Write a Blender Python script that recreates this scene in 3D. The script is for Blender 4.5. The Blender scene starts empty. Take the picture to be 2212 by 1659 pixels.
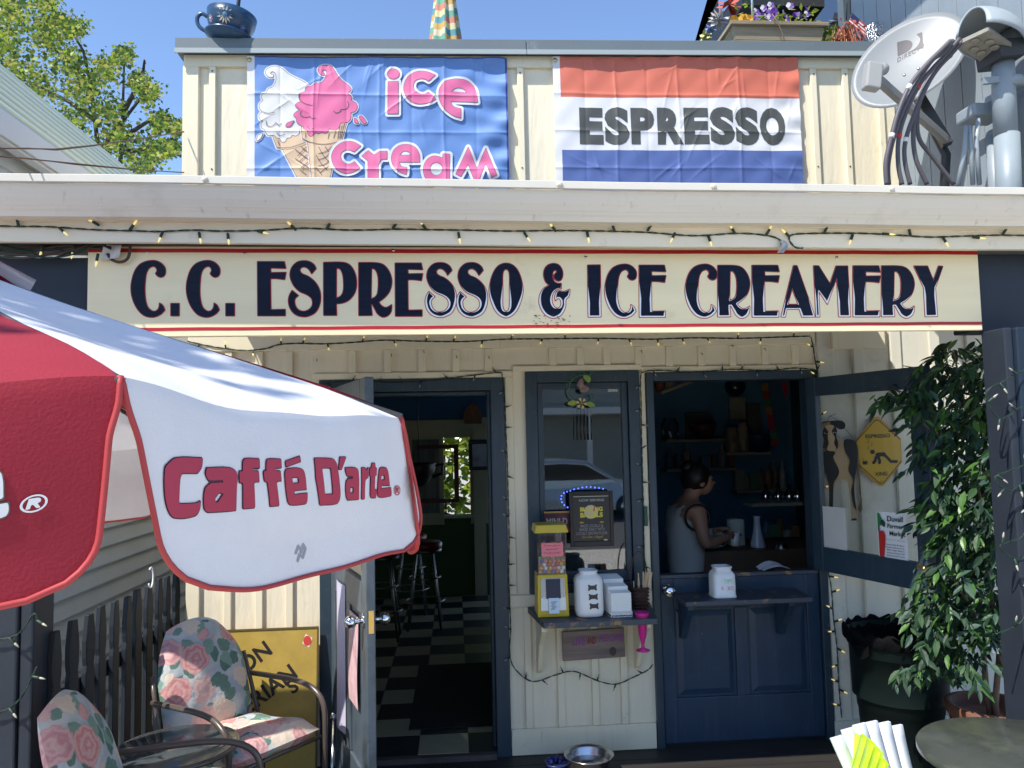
import bpy, bmesh, math, random
import numpy as np
from mathutils import Vector, Matrix, noise
from mathutils.geometry import tessellate_polygon
random.seed(7)
R_ = math.radians
scene = bpy.context.scene
COL = scene.collection

# ------------------------------------------------------------------ camera
YAW, PITCH, ROLL = R_(4.29754), R_(3.98737), R_(-1.21923)
CAM = Vector((0.0, -4.35, 1.74))
FPX = 1661.2                      # focal length in units of a 2212 wide picture
_fw = Vector((math.sin(YAW)*math.cos(PITCH), math.cos(YAW)*math.cos(PITCH), math.sin(PITCH)))
_rt = Vector((math.cos(YAW), -math.sin(YAW), 0))
_up = _rt.cross(_fw)
_c, _s = math.cos(ROLL), math.sin(ROLL)
C_RT = _c*_rt + _s*_up
C_UP = -_s*_rt + _c*_up
C_FW = _fw
cam_d = bpy.data.cameras.new('camera')
cam_d.sensor_width = 36.0
cam_d.lens = FPX/2212*36.0
cam_d.clip_start = 0.05
cam_d.clip_end = 600
cam = bpy.data.objects.new('camera', cam_d)
COL.objects.link(cam)
cam.matrix_world = Matrix(((C_RT.x, C_UP.x, -C_FW.x, CAM.x), (C_RT.y, C_UP.y, -C_FW.y, CAM.y),
                           (C_RT.z, C_UP.z, -C_FW.z, CAM.z), (0, 0, 0, 1)))
scene.camera = cam

# ------------------------------------------------------------------ light
SUN_DIR = Vector((-1.15, -1.0, 2.15)).normalized()          # towards the sun
SUN_EL = math.asin(SUN_DIR.z)
world = bpy.data.worlds.new('World'); scene.world = world
world.use_nodes = True
wn = world.node_tree.nodes; wl = world.node_tree.links
sky = wn.new('ShaderNodeTexSky'); sky.sky_type = 'NISHITA'; sky.sun_disc = False
sky.sun_elevation = SUN_EL
sky.sun_rotation = math.atan2(SUN_DIR.x, SUN_DIR.y)
sky.air_density = 0.78; sky.dust_density = 0.05; sky.ozone_density = 3.0
wn['Background'].inputs['Strength'].default_value = 0.15
wl.new(sky.outputs[0], wn['Background'].inputs['Color'])
sun_d = bpy.data.lights.new('sun', 'SUN'); sun_d.energy = 3.35; sun_d.angle = R_(0.5)
sun_d.color = (1.0, 0.955, 0.88)
sun = bpy.data.objects.new('sun', sun_d); COL.objects.link(sun)
sun.rotation_euler = SUN_DIR.to_track_quat('Z', 'Y').to_euler()
sun.location = SUN_DIR*30
vs = scene.view_settings
vs.view_transform = 'Standard'; vs.look = 'None'; vs.exposure = 1.0; vs.gamma = 1.0
vs.use_curve_mapping = False
scene.cycles.max_bounces = 10; scene.cycles.diffuse_bounces = 5; scene.cycles.transparent_max_bounces = 16

# ------------------------------------------------------------------ helpers: rays from measured picture points to planes of the place
def ray(u, v):
    return C_RT*((u-1106)/FPX) + C_UP*(-(v-829.5)/FPX) + C_FW
def PY(u, v, y):
    d = ray(u, v); return CAM + d*((y-CAM.y)/d.y)
def PX(u, v, x):
    d = ray(u, v); return CAM + d*((x-CAM.x)/d.x)
def PZ(u, v, z):
    d = ray(u, v); return CAM + d*((z-CAM.z)/d.z)
def PD(u, v, dep):
    return CAM + ray(u, v)*dep
KP = 2212/4032
def crop(x0, y0, w, wout):
    s = w/wout
    return lambda p: ((x0+p[0]*s)*KP, (y0+p[1]*s)*KP)

# ------------------------------------------------------------------ helpers: objects
def tag(o, label=None, cat=None, group=None, kind=None):
    if label: o['label'] = label
    if cat: o['category'] = cat
    if group: o['group'] = group
    if kind: o['kind'] = kind
    return o
def thing(name, label, cat, loc=(0, 0, 0), group=None, rz=0):
    o = bpy.data.objects.new(name, None); COL.objects.link(o)
    o.empty_display_size = 0.1
    o.location = loc; o.rotation_euler = (0, 0, rz)
    return tag(o, label, cat, group)
def world_mat(o):
    m = Matrix.LocRotScale(o.location, o.rotation_euler, o.scale)
    if o.parent: m = world_mat(o.parent) @ o.matrix_parent_inverse @ m
    return m
def link(name, me, parent=None, local=False):
    o = bpy.data.objects.new(name, me); COL.objects.link(o)
    if parent is not None:
        o.parent = parent
        if not local: o.matrix_parent_inverse = world_mat(parent).inverted()
    return o
def dup_tree(o, parent=None):
    c = o.copy(); COL.objects.link(c)
    if parent is not None:
        c.parent = parent
    for ch in [q for q in bpy.data.objects if q.parent == o]:
        dup_tree(ch, c)
    return c
def bevel(o, w=0.004, seg=2):
    m = o.modifiers.new('bevel', 'BEVEL'); m.width = w; m.segments = seg; m.limit_method = 'ANGLE'; m.angle_limit = R_(40)
    return o
def smooth(o, ang=None):
    for p in o.data.polygons: p.use_smooth = True
    if ang:
        try: o.data.set_sharp_from_angle(angle=R_(ang))
        except Exception: pass
    return o

class MB:
    def __init__(s):
        s.v = []; s.f = []; s.mi = []; s.cur = 0; s.sm = []
        s.smooth = False
    def m(s, i): s.cur = i; return s
    def add(s, vs, fs):
        o = len(s.v); s.v += [tuple(p) for p in vs]
        for f in fs:
            s.f.append([o+i for i in f]); s.mi.append(s.cur); s.sm.append(s.smooth)
        return s
    def box(s, x0, x1, y0, y1, z0, z1, M=None):
        vs = [Vector((x, y, z)) for z in (z0, z1) for y in (y0, y1) for x in (x0, x1)]
        if M is not None: vs = [M @ p for p in vs]
        return s.add(vs, [(0, 2, 3, 1), (4, 5, 7, 6), (0, 1, 5, 4), (2, 6, 7, 3), (0, 4, 6, 2), (1, 3, 7, 5)])
    def hexa(s, a):   # 8 points: bottom ring 4 + top ring 4
        return s.add(a, [(3, 2, 1, 0), (4, 5, 6, 7), (0, 1, 5, 4), (1, 2, 6, 5), (2, 3, 7, 6), (3, 0, 4, 7)])
    def bar(s, p0, p1, w, h, up=(0, 0, 1)):
        p0 = Vector(p0); p1 = Vector(p1); d = (p1-p0).normalized(); u = Vector(up)
        a = d.cross(u)
        if a.length < 1e-5: a = d.cross(Vector((1, 0, 0)))
        a.normalize(); b = a.cross(d)
        q = []
        for p in (p0, p1):
            q += [p+a*(w/2)+b*(h/2), p-a*(w/2)+b*(h/2), p-a*(w/2)-b*(h/2), p+a*(w/2)-b*(h/2)]
        return s.hexa(q)
    def tube(s, pts, r, n=8, caps=True, closed=False):
        pts = [Vector(p) for p in pts]; N = len(pts)
        rs = r if isinstance(r, (list, tuple)) else [r]*N
        t0 = (pts[1]-pts[0]).normalized()
        nrm = t0.orthogonal().normalized(); rings = []
        for i, p in enumerate(pts):
            if closed: t = (pts[(i+1) % N]-pts[i-1])
            else: t = pts[min(i+1, N-1)]-pts[max(i-1, 0)]
            if t.length < 1e-9: t = t0
            t.normalize()
            nrm = nrm - t*nrm.dot(t)
            if nrm.length < 1e-6: nrm = t.orthogonal()
            nrm.normalize(); b = t.cross(nrm)
            rings.append([p+(nrm*math.cos(2*math.pi*k/n)+b*math.sin(2*math.pi*k/n))*rs[i] for k in range(n)])
        vs = [q for rg in rings for q in rg]; fs = []
        M = N if closed else N-1
        for i in range(M):
            a = i*n; c = ((i+1) % N)*n
            for k in range(n):
                fs.append((a+k, a+(k+1) % n, c+(k+1) % n, c+k))
        if caps and not closed:
            fs.append(tuple(range(n-1, -1, -1))); fs.append(tuple(range((N-1)*n, N*n)))
        old = s.smooth; s.smooth = True; s.add(vs, fs); s.smooth = old
        return s
    def cyl(s, p0, p1, r0, r1=None, n=16):
        return s.tube([p0, p1], [r0, r0 if r1 is None else r1], n)
    def lathe(s, prof, c=(0, 0, 0), n=24, M=None, sx=1.0, sy=1.0, cap0=True, cap1=True):
        vs = []; fs = []
        for (r, z) in prof:
            for k in range(n):
                a = 2*math.pi*k/n
                p = Vector((r*math.cos(a)*sx, r*math.sin(a)*sy, z))
                if M is not None: p = M @ p
                vs.append(p+Vector(c))
        P = len(prof)
        for i in range(P-1):
            for k in range(n):
                fs.append((i*n+k, i*n+(k+1) % n, (i+1)*n+(k+1) % n, (i+1)*n+k))
        if cap0: fs.append(tuple(range(n-1, -1, -1)))
        if cap1: fs.append(tuple(range((P-1)*n, P*n)))
        old = s.smooth; s.smooth = True; s.add(vs, fs); s.smooth = old
        return s
    def ball(s, c, r, n=10, sx=1, sy=1, sz=1):
        prof = [(r*math.sin(math.pi*i/n)+1e-5, -r*math.cos(math.pi*i/n)*sz) for i in range(n+1)]
        return s.lathe(prof, c, n*2 if n < 8 else 16, sx=sx, sy=sy)
    def prism(s, poly, fn, d0, d1):
        """2d polygon (list of (a,b)) pushed from offset d0 to d1; fn(a,b,d)->3d"""
        n = len(poly)
        tr = tessellate_polygon([[Vector((p[0], p[1], 0)) for p in poly]])
        vs = [fn(p[0], p[1], d0) for p in poly]+[fn(p[0], p[1], d1) for p in poly]
        fs = []
        for t in tr: fs.append(tuple(t)); fs.append(tuple(n+i for i in reversed(t)))
        for i in range(n): fs.append((i, (i+1) % n, n+(i+1) % n, n+i))
        return s.add(vs, fs)
    def grid(s, nu, nv, fn, closed_u=False):
        vs = [fn(i/nu, j/nv) for j in range(nv+1) for i in range(nu+1)]
        fs = [(j*(nu+1)+i, j*(nu+1)+i+1, (j+1)*(nu+1)+i+1, (j+1)*(nu+1)+i) for j in range(nv) for i in range(nu)]
        old = s.smooth; s.smooth = True; s.add(vs, fs); s.smooth = old
        return s
    def mesh(s, name, mats):
        me = bpy.data.meshes.new(name)
        me.from_pydata(s.v, [], s.f)
        for m in (mats if isinstance(mats, (list, tuple)) else [mats]): me.materials.append(m)
        me.polygons.foreach_set('material_index', s.mi)
        me.polygons.foreach_set('use_smooth', s.sm)
        me.update()
        bm = bmesh.new(); bm.from_mesh(me)
        bmesh.ops.recalc_face_normals(bm, faces=bm.faces[:])
        bm.to_mesh(me); bm.free()
        return me
    def build(s, name, mats, parent=None, local=False):
        return link(name, s.mesh(name, mats), parent, local)

def raw_obj(name, vs, fs, mats, parent=None, local=False, smooth_=False):
    me = bpy.data.meshes.new(name); me.from_pydata([tuple(v) for v in vs], [], fs)
    for m in (mats if isinstance(mats, (list, tuple)) else [mats]): me.materials.append(m)
    if smooth_:
        me.polygons.foreach_set('use_smooth', [True]*len(me.polygons))
    me.update()
    return link(name, me, parent, local)

# ------------------------------------------------------------------ helpers: flat printed shapes
def spline(pts, closed=True, n=6):
    """points (x,y) smooth, (x,y,1) corner -> dense loop"""
    N = len(pts); out = []
    for i in range(N if closed else N-1):
        p1 = pts[i]; p2 = pts[(i+1) % N]
        p0 = pts[i-1] if (closed or i > 0) else p1
        p3 = pts[(i+2) % N] if (closed or i+2 < N) else p2
        c1 = len(p1) > 2; c2 = len(p2) > 2
        if c1 and c2: out.append((p1[0], p1[1])); continue
        L = math.hypot(p2[0]-p1[0], p2[1]-p1[1]) or 1
        def tan(a, b, ref):
            dx, dy = b[0]-a[0], b[1]-a[1]; l = math.hypot(dx, dy) or 1
            return dx/l*L, dy/l*L
        t1 = tan(p1, p2, L) if c1 else tan(p0, p2, L)
        t2 = tan(p1, p2, L) if c2 else tan(p1, p3, L)
        for k in range(n):
            t = k/n; h1 = 2*t**3-3*t**2+1; h2 = -2*t**3+3*t**2; h3 = t**3-2*t**2+t; h4 = t**3-t**2
            out.append((h1*p1[0]+h2*p2[0]+h3*t1[0]+h4*t2[0], h1*p1[1]+h2*p2[1]+h3*t1[1]+h4*t2[1]))
    if not closed: out.append((pts[-1][0], pts[-1][1]))
    return out
def ell(cx, cy, rx, ry, n=28):
    return [(cx+rx*math.cos(2*math.pi*k/n), cy+ry*math.sin(2*math.pi*k/n)) for k in range(n)]
def rect(x0, y0, x1, y1): return [(x0, y0), (x1, y0), (x1, y1), (x0, y1)]

class Field:
    """signed distance of a shape (even-odd loops) on a grid"""
    def __init__(s, loops, cell, pad):
        pts = np.array([p for l in loops for p in l], float)
        x0, y0 = pts.min(0)-pad; x1, y1 = pts.max(0)+pad
        s.xs = np.arange(x0, x1+cell, cell); s.ys = np.arange(y0, y1+cell, cell)
        X, Y = np.meshgrid(s.xs, s.ys); D = np.full(X.shape, 1e9); IN = np.zeros(X.shape, bool)
        for l in loops:
            n = len(l)
            for i in range(n):
                ax, ay = l[i]; bx, by = l[(i+1) % n]
                dx, dy = bx-ax, by-ay; L2 = dx*dx+dy*dy
                if L2 < 1e-14: continue
                t = np.clip(((X-ax)*dx+(Y-ay)*dy)/L2, 0, 1)
                D = np.minimum(D, (X-ax-t*dx)**2+(Y-ay-t*dy)**2)
                if abs(dy) > 1e-12:
                    c = ((ay > Y) != (by > Y)) & (X < dx*(Y-ay)/dy+ax)
                    IN ^= c
        D = np.sqrt(D); s.F = np.where(IN, -D, D); s.X = X; s.Y = Y
def lines_field(polylines, cell, pad):
    """unsigned distance to open polylines (for strokes)"""
    f = Field.__new__(Field)
    pts = np.array([p for l in polylines for p in l], float)
    x0, y0 = pts.min(0)-pad; x1, y1 = pts.max(0)+pad
    f.xs = np.arange(x0, x1+cell, cell); f.ys = np.arange(y0, y1+cell, cell)
    X, Y = np.meshgrid(f.xs, f.ys); D = np.full(X.shape, 1e9)
    for l in polylines:
        for (ax, ay), (bx, by) in zip(l[:-1], l[1:]):
            dx, dy = bx-ax, by-ay; L2 = dx*dx+dy*dy
            if L2 < 1e-14: continue
            t = np.clip(((X-ax)*dx+(Y-ay)*dy)/L2, 0, 1)
            D = np.minimum(D, (X-ax-t*dx)**2+(Y-ay-t*dy)**2)
    f.F = np.sqrt(D); f.X = X; f.Y = Y
    return f
def contour(xs, ys, F):
    """polygons of F<0, (verts2d, faces)"""
    V = []; idx = {}; faces = []
    IN = F < 0
    ny, nx = F.shape
    any4 = IN[:-1, :-1] | IN[1:, :-1] | IN[:-1, 1:] | IN[1:, 1:]
    def vert(key, x, y):
        k = idx.get(key)
        if k is None:
            k = len(V); idx[key] = k; V.append((x, y))
        return k
    for j, i in np.argwhere(any4):
        j = int(j); i = int(i)
        cs = ((j, i), (j, i+1), (j+1, i+1), (j+1, i)); poly = []
        for a in range(4):
            p = cs[a]; q = cs[(a+1) % 4]; pi = IN[p]; qi = IN[q]
            if pi: poly.append(vert(p, xs[p[1]], ys[p[0]]))
            if pi != qi:
                fa = F[p]; fb = F[q]; t = fa/(fa-fb); t = min(max(t, 0.02), .98)
                key = (min(p, q), max(p, q))
                poly.append(vert(key, xs[p[1]]+(xs[q[1]]-xs[p[1]])*t, ys[p[0]]+(ys[q[0]]-ys[p[0]])*t))
        if len(poly) >= 3: faces.append(poly)
    return V, faces
class Decal:
    """collects flat layers, mapped to 3d by fn(a,b,off)"""
    def __init__(s, fn): s.fn = fn; s.v = []; s.f = []; s.mi = []
    def layer(s, xs, ys, F, off, mi):
        V, Fc = contour(xs, ys, F); o = len(s.v)
        s.v += [tuple(s.fn(a, b, off)) for a, b in V]
        s.f += [[o+k for k in f] for f in Fc]; s.mi += [mi]*len(Fc)
    def poly(s, loops, off, mi):
        allp = [p for l in loops for p in l]; o = len(s.v)
        tr = tessellate_polygon([[Vector((p[0], p[1], 0)) for p in l] for l in loops])
        s.v += [tuple(s.fn(a, b, off)) for a, b in allp]
        s.f += [[o+k for k in t] for t in tr]; s.mi += [mi]*len(tr)
    def build(s, name, mats, parent):
        me = bpy.data.meshes.new(name); me.from_pydata(s.v, [], s.f)
        for m in mats: me.materials.append(m)
        me.polygons.foreach_set('material_index', s.mi); me.update()
        return link(name, me, parent)
def text_mesh(txt, size=1.0, bold=0.0, align='LEFT', spacing=1.0, shear=0.0):
    cu = bpy.data.curves.new('t', 'FONT'); cu.body = txt; cu.size = size; cu.offset = bold
    cu.align_x = align; cu.space_character = spacing; cu.shear = shear; cu.resolution_u = 4
    o = bpy.data.objects.new('t', cu); COL.objects.link(o)
    dg = bpy.context.evaluated_depsgraph_get()
    me = bpy.data.meshes.new_from_object(o.evaluated_get(dg))
    bpy.data.objects.remove(o); bpy.data.curves.remove(cu)
    return me
def put_text(dec, txt, x0, x1, z0, z1, off, mi, bold=0.0, shear=0.0, maxlen=None, spacing=1.0):
    """fit text mesh to the box x0..x1, z0..z1 of decal coordinates"""
    me = text_mesh(txt, 1.0, bold, shear=shear, spacing=spacing)
    if maxlen:
        bm = bmesh.new(); bm.from_mesh(me)
        sc = max(abs(x1-x0)/max(1e-6, max(v.co.x for v in bm.verts)-min(v.co.x for v in bm.verts)), .0001)
        for _ in range(6):
            ed = [e for e in bm.edges if e.calc_length()*sc > maxlen]
            if not ed: break
            bmesh.ops.subdivide_edges(bm, edges=ed, cuts=1)
            bmesh.ops.triangulate(bm, faces=bm.faces[:])
        bm.to_mesh(me); bm.free()
    P = [v.co.copy() for v in me.vertices]
    ax0 = min(p.x for p in P); ax1 = max(p.x for p in P); ay0 = min(p.y for p in P); ay1 = max(p.y for p in P)
    o = len(dec.v)
    for p in P:
        a = x0+(p.x-ax0)/(ax1-ax0)*(x1-x0); b = z0+(p.y-ay0)/(ay1-ay0)*(z1-z0)
        dec.v.append(tuple(dec.fn(a, b, off)))
    for f in me.polygons:
        dec.f.append([o+k for k in f.vertices]); dec.mi.append(mi)
    bpy.data.meshes.remove(me)
def wallfn(y):           # decal coords = (x, z) on a plane y, facing the street
    return lambda a, b, off: (a, y-off, b)

# ------------------------------------------------------------------ materials
MATS = {}
def mat(name, col, rough=0.6, metal=0.0, var=0.0, vscale=4.0, bump=0.0, bscale=60.0, grain=None, spec=0.5,
        trans=0.0, emit=None, estr=0.0, dirt=None, coat=0.0, vcol2=None, streak=None):
    if name in MATS: return MATS[name]
    m = bpy.data.materials.new(name); m.use_nodes = True; MATS[name] = m
    nt = m.node_tree; N = nt.nodes; L = nt.links; b = N['Principled BSDF']
    b.inputs['Base Color'].default_value = (*col, 1); b.inputs['Roughness'].default_value = rough
    b.inputs['Metallic'].default_value = metal
    b.inputs['Specular IOR Level'].default_value = spec
    if coat: b.inputs['Coat Weight'].default_value = coat; b.inputs['Coat Roughness'].default_value = .1
    if emit: b.inputs['Emission Color'].default_value = (*emit, 1); b.inputs['Emission Strength'].default_value = estr
    tc = N.new('ShaderNodeTexCoord'); co = tc.outputs['Object']
    last = None
    if var or vcol2:
        nz = N.new('ShaderNodeTexNoise'); nz.inputs['Scale'].default_value = vscale; nz.inputs['Detail'].default_value = 6
        nz.inputs['Roughness'].default_value = .65
        mp = N.new('ShaderNodeMapping'); L.new(co, mp.inputs[0]); L.new(mp.outputs[0], nz.inputs['Vector'])
        if grain: mp.inputs['Scale'].default_value = grain
        rp = N.new('ShaderNodeValToRGB')
        c2 = vcol2 or tuple(min(1, c*(1+var)) for c in col)
        c1 = col if vcol2 else tuple(c*(1-var) for c in col)
        rp.color_ramp.elements[0].position = .3; rp.color_ramp.elements[1].position = .7
        rp.color_ramp.elements[0].color = (*c1, 1); rp.color_ramp.elements[1].color = (*c2, 1)
        L.new(nz.outputs['Fac'], rp.inputs[0]); last = rp.outputs[0]
    if dirt:
        dcol, dsc, lo, hi = dirt
        n2 = N.new('ShaderNodeTexNoise'); n2.inputs['Scale'].default_value = dsc; n2.inputs['Detail'].default_value = 8
        n2.inputs['Roughness'].default_value = .7
        L.new(co, n2.inputs['Vector'])
        r2 = N.new('ShaderNodeValToRGB'); r2.color_ramp.elements[0].position = lo; r2.color_ramp.elements[1].position = hi
        r2.color_ramp.elements[0].color = (0, 0, 0, 1); r2.color_ramp.elements[1].color = (1, 1, 1, 1)
        L.new(n2.outputs['Fac'], r2.inputs[0])
        mx = N.new('ShaderNodeMix'); mx.data_type = 'RGBA'
        L.new(r2.outputs[0], mx.inputs[0])
        if last: L.new(last, mx.inputs[6])
        else: mx.inputs[6].default_value = (*col, 1)
        mx.inputs[7].default_value = (*dcol, 1); last = mx.outputs[2]
    for (scol, sscale, lo, hi, amt) in (streak or []):
        n3 = N.new('ShaderNodeTexNoise'); n3.inputs['Scale'].default_value = 1.0; n3.inputs['Detail'].default_value = 5; n3.inputs['Roughness'].default_value = .6
        mp3 = N.new('ShaderNodeMapping'); mp3.inputs['Scale'].default_value = sscale; L.new(co, mp3.inputs[0]); L.new(mp3.outputs[0], n3.inputs['Vector'])
        r3 = N.new('ShaderNodeValToRGB'); r3.color_ramp.elements[0].position = lo; r3.color_ramp.elements[1].position = hi
        r3.color_ramp.elements[0].color = (0, 0, 0, 1); r3.color_ramp.elements[1].color = (amt, amt, amt, 1); L.new(n3.outputs['Fac'], r3.inputs[0])
        m3 = N.new('ShaderNodeMix'); m3.data_type = 'RGBA'; L.new(r3.outputs[0], m3.inputs[0])
        if last: L.new(last, m3.inputs[6])
        else: m3.inputs[6].default_value = (*col, 1)
        m3.inputs[7].default_value = (*scol, 1); last = m3.outputs[2]
    if last: L.new(last, b.inputs['Base Color'])
    if bump:
        nb = N.new('ShaderNodeTexNoise'); nb.inputs['Scale'].default_value = bscale; nb.inputs['Detail'].default_value = 4
        mp2 = N.new('ShaderNodeMapping'); L.new(co, mp2.inputs[0]); L.new(mp2.outputs[0], nb.inputs['Vector'])
        if grain: mp2.inputs['Scale'].default_value = grain
        bp = N.new('ShaderNodeBump'); bp.inputs['Strength'].default_value = bump; bp.inputs['Distance'].default_value = .01
        L.new(nb.outputs['Fac'], bp.inputs['Height']); L.new(bp.outputs[0], b.inputs['Normal'])
    if trans:
        out = N['Material Output']; tr = N.new('ShaderNodeBsdfTranslucent'); mxs = N.new('ShaderNodeMixShader')
        mxs.inputs[0].default_value = trans
        if last: L.new(last, tr.inputs[0])
        else: tr.inputs[0].default_value = (*col, 1)
        L.new(b.outputs[0], mxs.inputs[1]); L.new(tr.outputs[0], mxs.inputs[2]); L.new(mxs.outputs[0], out.inputs[0])
    return m
def glass(name, tint=(1, 1, 1), refl=0.12, rough=0.01):
    m = bpy.data.materials.new(name); m.use_nodes = True; nt = m.node_tree; N = nt.nodes; L = nt.links
    N.remove(N['Principled BSDF']); out = N['Material Output']
    t = N.new('ShaderNodeBsdfTransparent'); t.inputs[0].default_value = (*tint, 1)
    g = N.new('ShaderNodeBsdfGlossy'); g.inputs['Roughness'].default_value = rough
    fr = N.new('ShaderNodeLayerWeight'); fr.inputs[0].default_value = .25
    ma = N.new('ShaderNodeMath'); ma.operation = 'MULTIPLY_ADD'; ma.inputs[1].default_value = .8; ma.inputs[2].default_value = refl
    mx = N.new('ShaderNodeMixShader'); ma.use_clamp = True
    L.new(fr.outputs['Fresnel'], ma.inputs[0]); L.new(ma.outputs[0], mx.inputs[0])
    L.new(t.outputs[0], mx.inputs[1]); L.new(g.outputs[0], mx.inputs[2]); L.new(mx.outputs[0], out.inputs[0])
    MATS[name] = m
    return m
# ------------------------------------------------------------------ palette
cream = mat('cream_paint', (.78, .70, .525), .55, streak=[((.50, .42, .28), (26, 26, 1.3), .58, .82, .28), ((.30, .24, .15), (60, 60, 5), .68, .75, .5)], var=.05, vscale=3, bump=.5, bscale=26, grain=(1.0, 1.0, .22), dirt=((.52, .46, .34), 5, .62, .85))
cream_trim = mat('cream_trim_paint', (.79, .71, .52), .5, streak=[((.50, .42, .28), (26, 26, 1.3), .58, .82, .28), ((.30, .24, .15), (60, 60, 5), .68, .75, .5)], var=.04, vscale=5, bump=.12, bscale=25, grain=(1, 1, .2), dirt=((.40, .34, .24), 9, .63, .8))
white_board = mat('weathered_white_board', (.70, .675, .57), .55, streak=[((.50, .42, .28), (26, 26, 1.3), .58, .82, .28), ((.30, .24, .15), (60, 60, 5), .68, .75, .5)], var=.06, vscale=2, bump=.35, bscale=11, grain=(1.4, 1, .06), dirt=((.45, .42, .33), 4, .55, .8))
navy = mat('navy_trim_paint', (.022, .044, .064), .42, streak=[((.16, .15, .14), (45, 45, 38), .69, .72, .8), ((.045, .06, .09), (30, 30, 2), .5, .75, .8)], var=.12, vscale=7, bump=.08, bscale=30, dirt=((.05, .065, .085), 12, .55, .8))
navy_door = mat('navy_door_paint', (.015, .040, .076), .38, streak=[((.16, .14, .12), (40, 40, 30), .70, .73, .8), ((.04, .06, .10), (22, 22, 1.6), .5, .75, .9)], var=.12, vscale=5, bump=.08, bscale=22, dirt=((.045, .06, .085), 9, .58, .85))
slate = mat('slate_cap_metal', (.135, .165, .18), .5, var=.06, vscale=2, dirt=((.3, .32, .32), 7, .62, .8))
slate_lip = mat('cap_lip_metal', (.33, .38, .38), .5)
gutter_m = mat('gutter_enamel', (.74, .67, .56), .42, var=.06, vscale=1.3, grain=(.35, 1, 1), dirt=((.50, .43, .34), 3, .55, .95), streak=[((.38, .30, .22), (30, 30, 3), .62, .78, .6)], bump=.05, bscale=5)
rim_m = mat('gutter_rim_enamel', (.60, .57, .49), .5, var=.04, vscale=3, dirt=((.45, .4, .33), 8, .6, .8))
fascia_m = mat('fascia_paint', (.78, .70, .54), .5, var=.05, vscale=2, grain=(.2, 1, 2), bump=.25, bscale=9, dirt=((.45, .37, .27), 6, .6, .8))
beam_m = mat('dark_beam_paint', (.026, .033, .046), .55, spec=.25, var=.15, vscale=3, bump=.15, bscale=12, grain=(.2, 1, 1))
deck_m = mat('deck_stain', (.028, .024, .022), .6, var=.3, vscale=6, grain=(.15, 1, 1), bump=.2, bscale=20)
asphalt = mat('asphalt', (.10, .10, .10), .85, var=.2, vscale=12, bump=.3, bscale=80)
concrete = mat('concrete', (.64, .585, .49), .8, var=.12, vscale=3, bump=.15, bscale=40)
grassm = mat('pale_gravel', (.36, .33, .27), .9, var=.2, vscale=8)
roof_m = mat('porch_roof_shingle', (.08, .08, .085), .8, var=.2, vscale=20)
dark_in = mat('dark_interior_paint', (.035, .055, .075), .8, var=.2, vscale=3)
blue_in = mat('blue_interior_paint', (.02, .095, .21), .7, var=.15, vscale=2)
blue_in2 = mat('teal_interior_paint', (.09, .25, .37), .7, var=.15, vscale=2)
green_in = mat('green_interior_paint', (.03, .065, .012), .7, var=.15, vscale=3)
tan_in = mat('tan_interior_trim', (.42, .37, .23), .7, var=.1, vscale=3)
tile_w = mat('cream_tile', (.36, .31, .2), .35, var=.08, vscale=9, dirt=((.25, .2, .13), 6, .5, .8))
tile_b = mat('black_tile', (.012, .014, .02), .35, var=.2, vscale=9)
black = mat('black_plastic', (.012, .012, .014), .45)
blackrub = mat('black_mat_rubber', (.008, .008, .01), .8)
brass = mat('brass', (.62, .43, .14), .3, 1.0, var=.1, vscale=30)
chrome = mat('chrome', (.75, .75, .76), .12, 1.0)
steel = mat('brushed_steel', (.6, .6, .6), .25, 1.0)
white_p = mat('white_plastic', (.80, .80, .78), .35)
paper_m = mat('paper', (.80, .79, .76), .7, var=.03, vscale=5)
red_paint = mat('red_sign_paint', (.42, .008, .016), .4, var=.12, vscale=8, grain=(.3, 1, 3))
glass_m = glass('window_glass', (.82, .84, .84), .14)
glass_c = glass('clear_glass', (.95, .96, .96), .03)
acryl = glass('clear_acrylic', (.93, .92, .92), .05)
woodw = mat('weathered_wood', (.33, .27, .18), .75, var=.3, vscale=5, grain=(.25, 1, 2.5), bump=.35, bscale=14, vcol2=None)
green_wire = mat('green_wire', (.008, .03, .018), .5)
bulb_dim = mat('bulb_glass_unlit', (.36, .35, .28), .2)
bulb_tip = mat('bulb_glass', (.85, .72, .35), .2, emit=(1.0, .78, .25), estr=.3)

# ------------------------------------------------------------------ the ground
g = MB().box(-150, 150, -150, 150, -.62, -.60).build('ground', grassm); tag(g, kind='structure')
g = MB().box(-60, 60, -22, -8.2, -.6, -.56).build('road', asphalt); tag(g, kind='structure')
g = MB().box(-60, 60, -8.2, -2.16, -.6, -.11).build('sidewalk', concrete); tag(g, kind='structure')
pf = MB().box(-1.9, 3.6, -2.15, -.0, -.45, -.032).build('porch_floor', deck_m); tag(pf, kind='structure')
for k in range(14):                                   # deck boards
    y1 = -.003-k*.145
    b = MB().box(-1.9, 3.6, y1-.14, y1, -.031, 0).build('deck_board', deck_m, pf)
fl = MB().box(-1.44, 3.4, .0, 5.4, -.1, .028).build('interior_floor', tile_b); tag(fl, kind='structure')
T = .278; tw = None; tb = None
for i in range(-5, 3):
    for j in range(0, 19):
        x = .048+i*T; y = -.02+j*T
        src = (i+j) % 2
        if (tw if src else tb) is None:
            mm = MB().box(.001, T-.001, .001, T-.001, 0, .006).mesh('tile', tile_w if src else tile_b)
            if src: tw = mm
            else: tb = mm
        o = link('floor_tile', tw if src else tb, fl); o.location = (x, y, .0285)
th = MB().box(-.66, .2, -.06, .02, .002, .032).build('door_threshold', mat('worn_sill_wood', (.07, .055, .05), .7, var=.3, vscale=9), fl)

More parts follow.
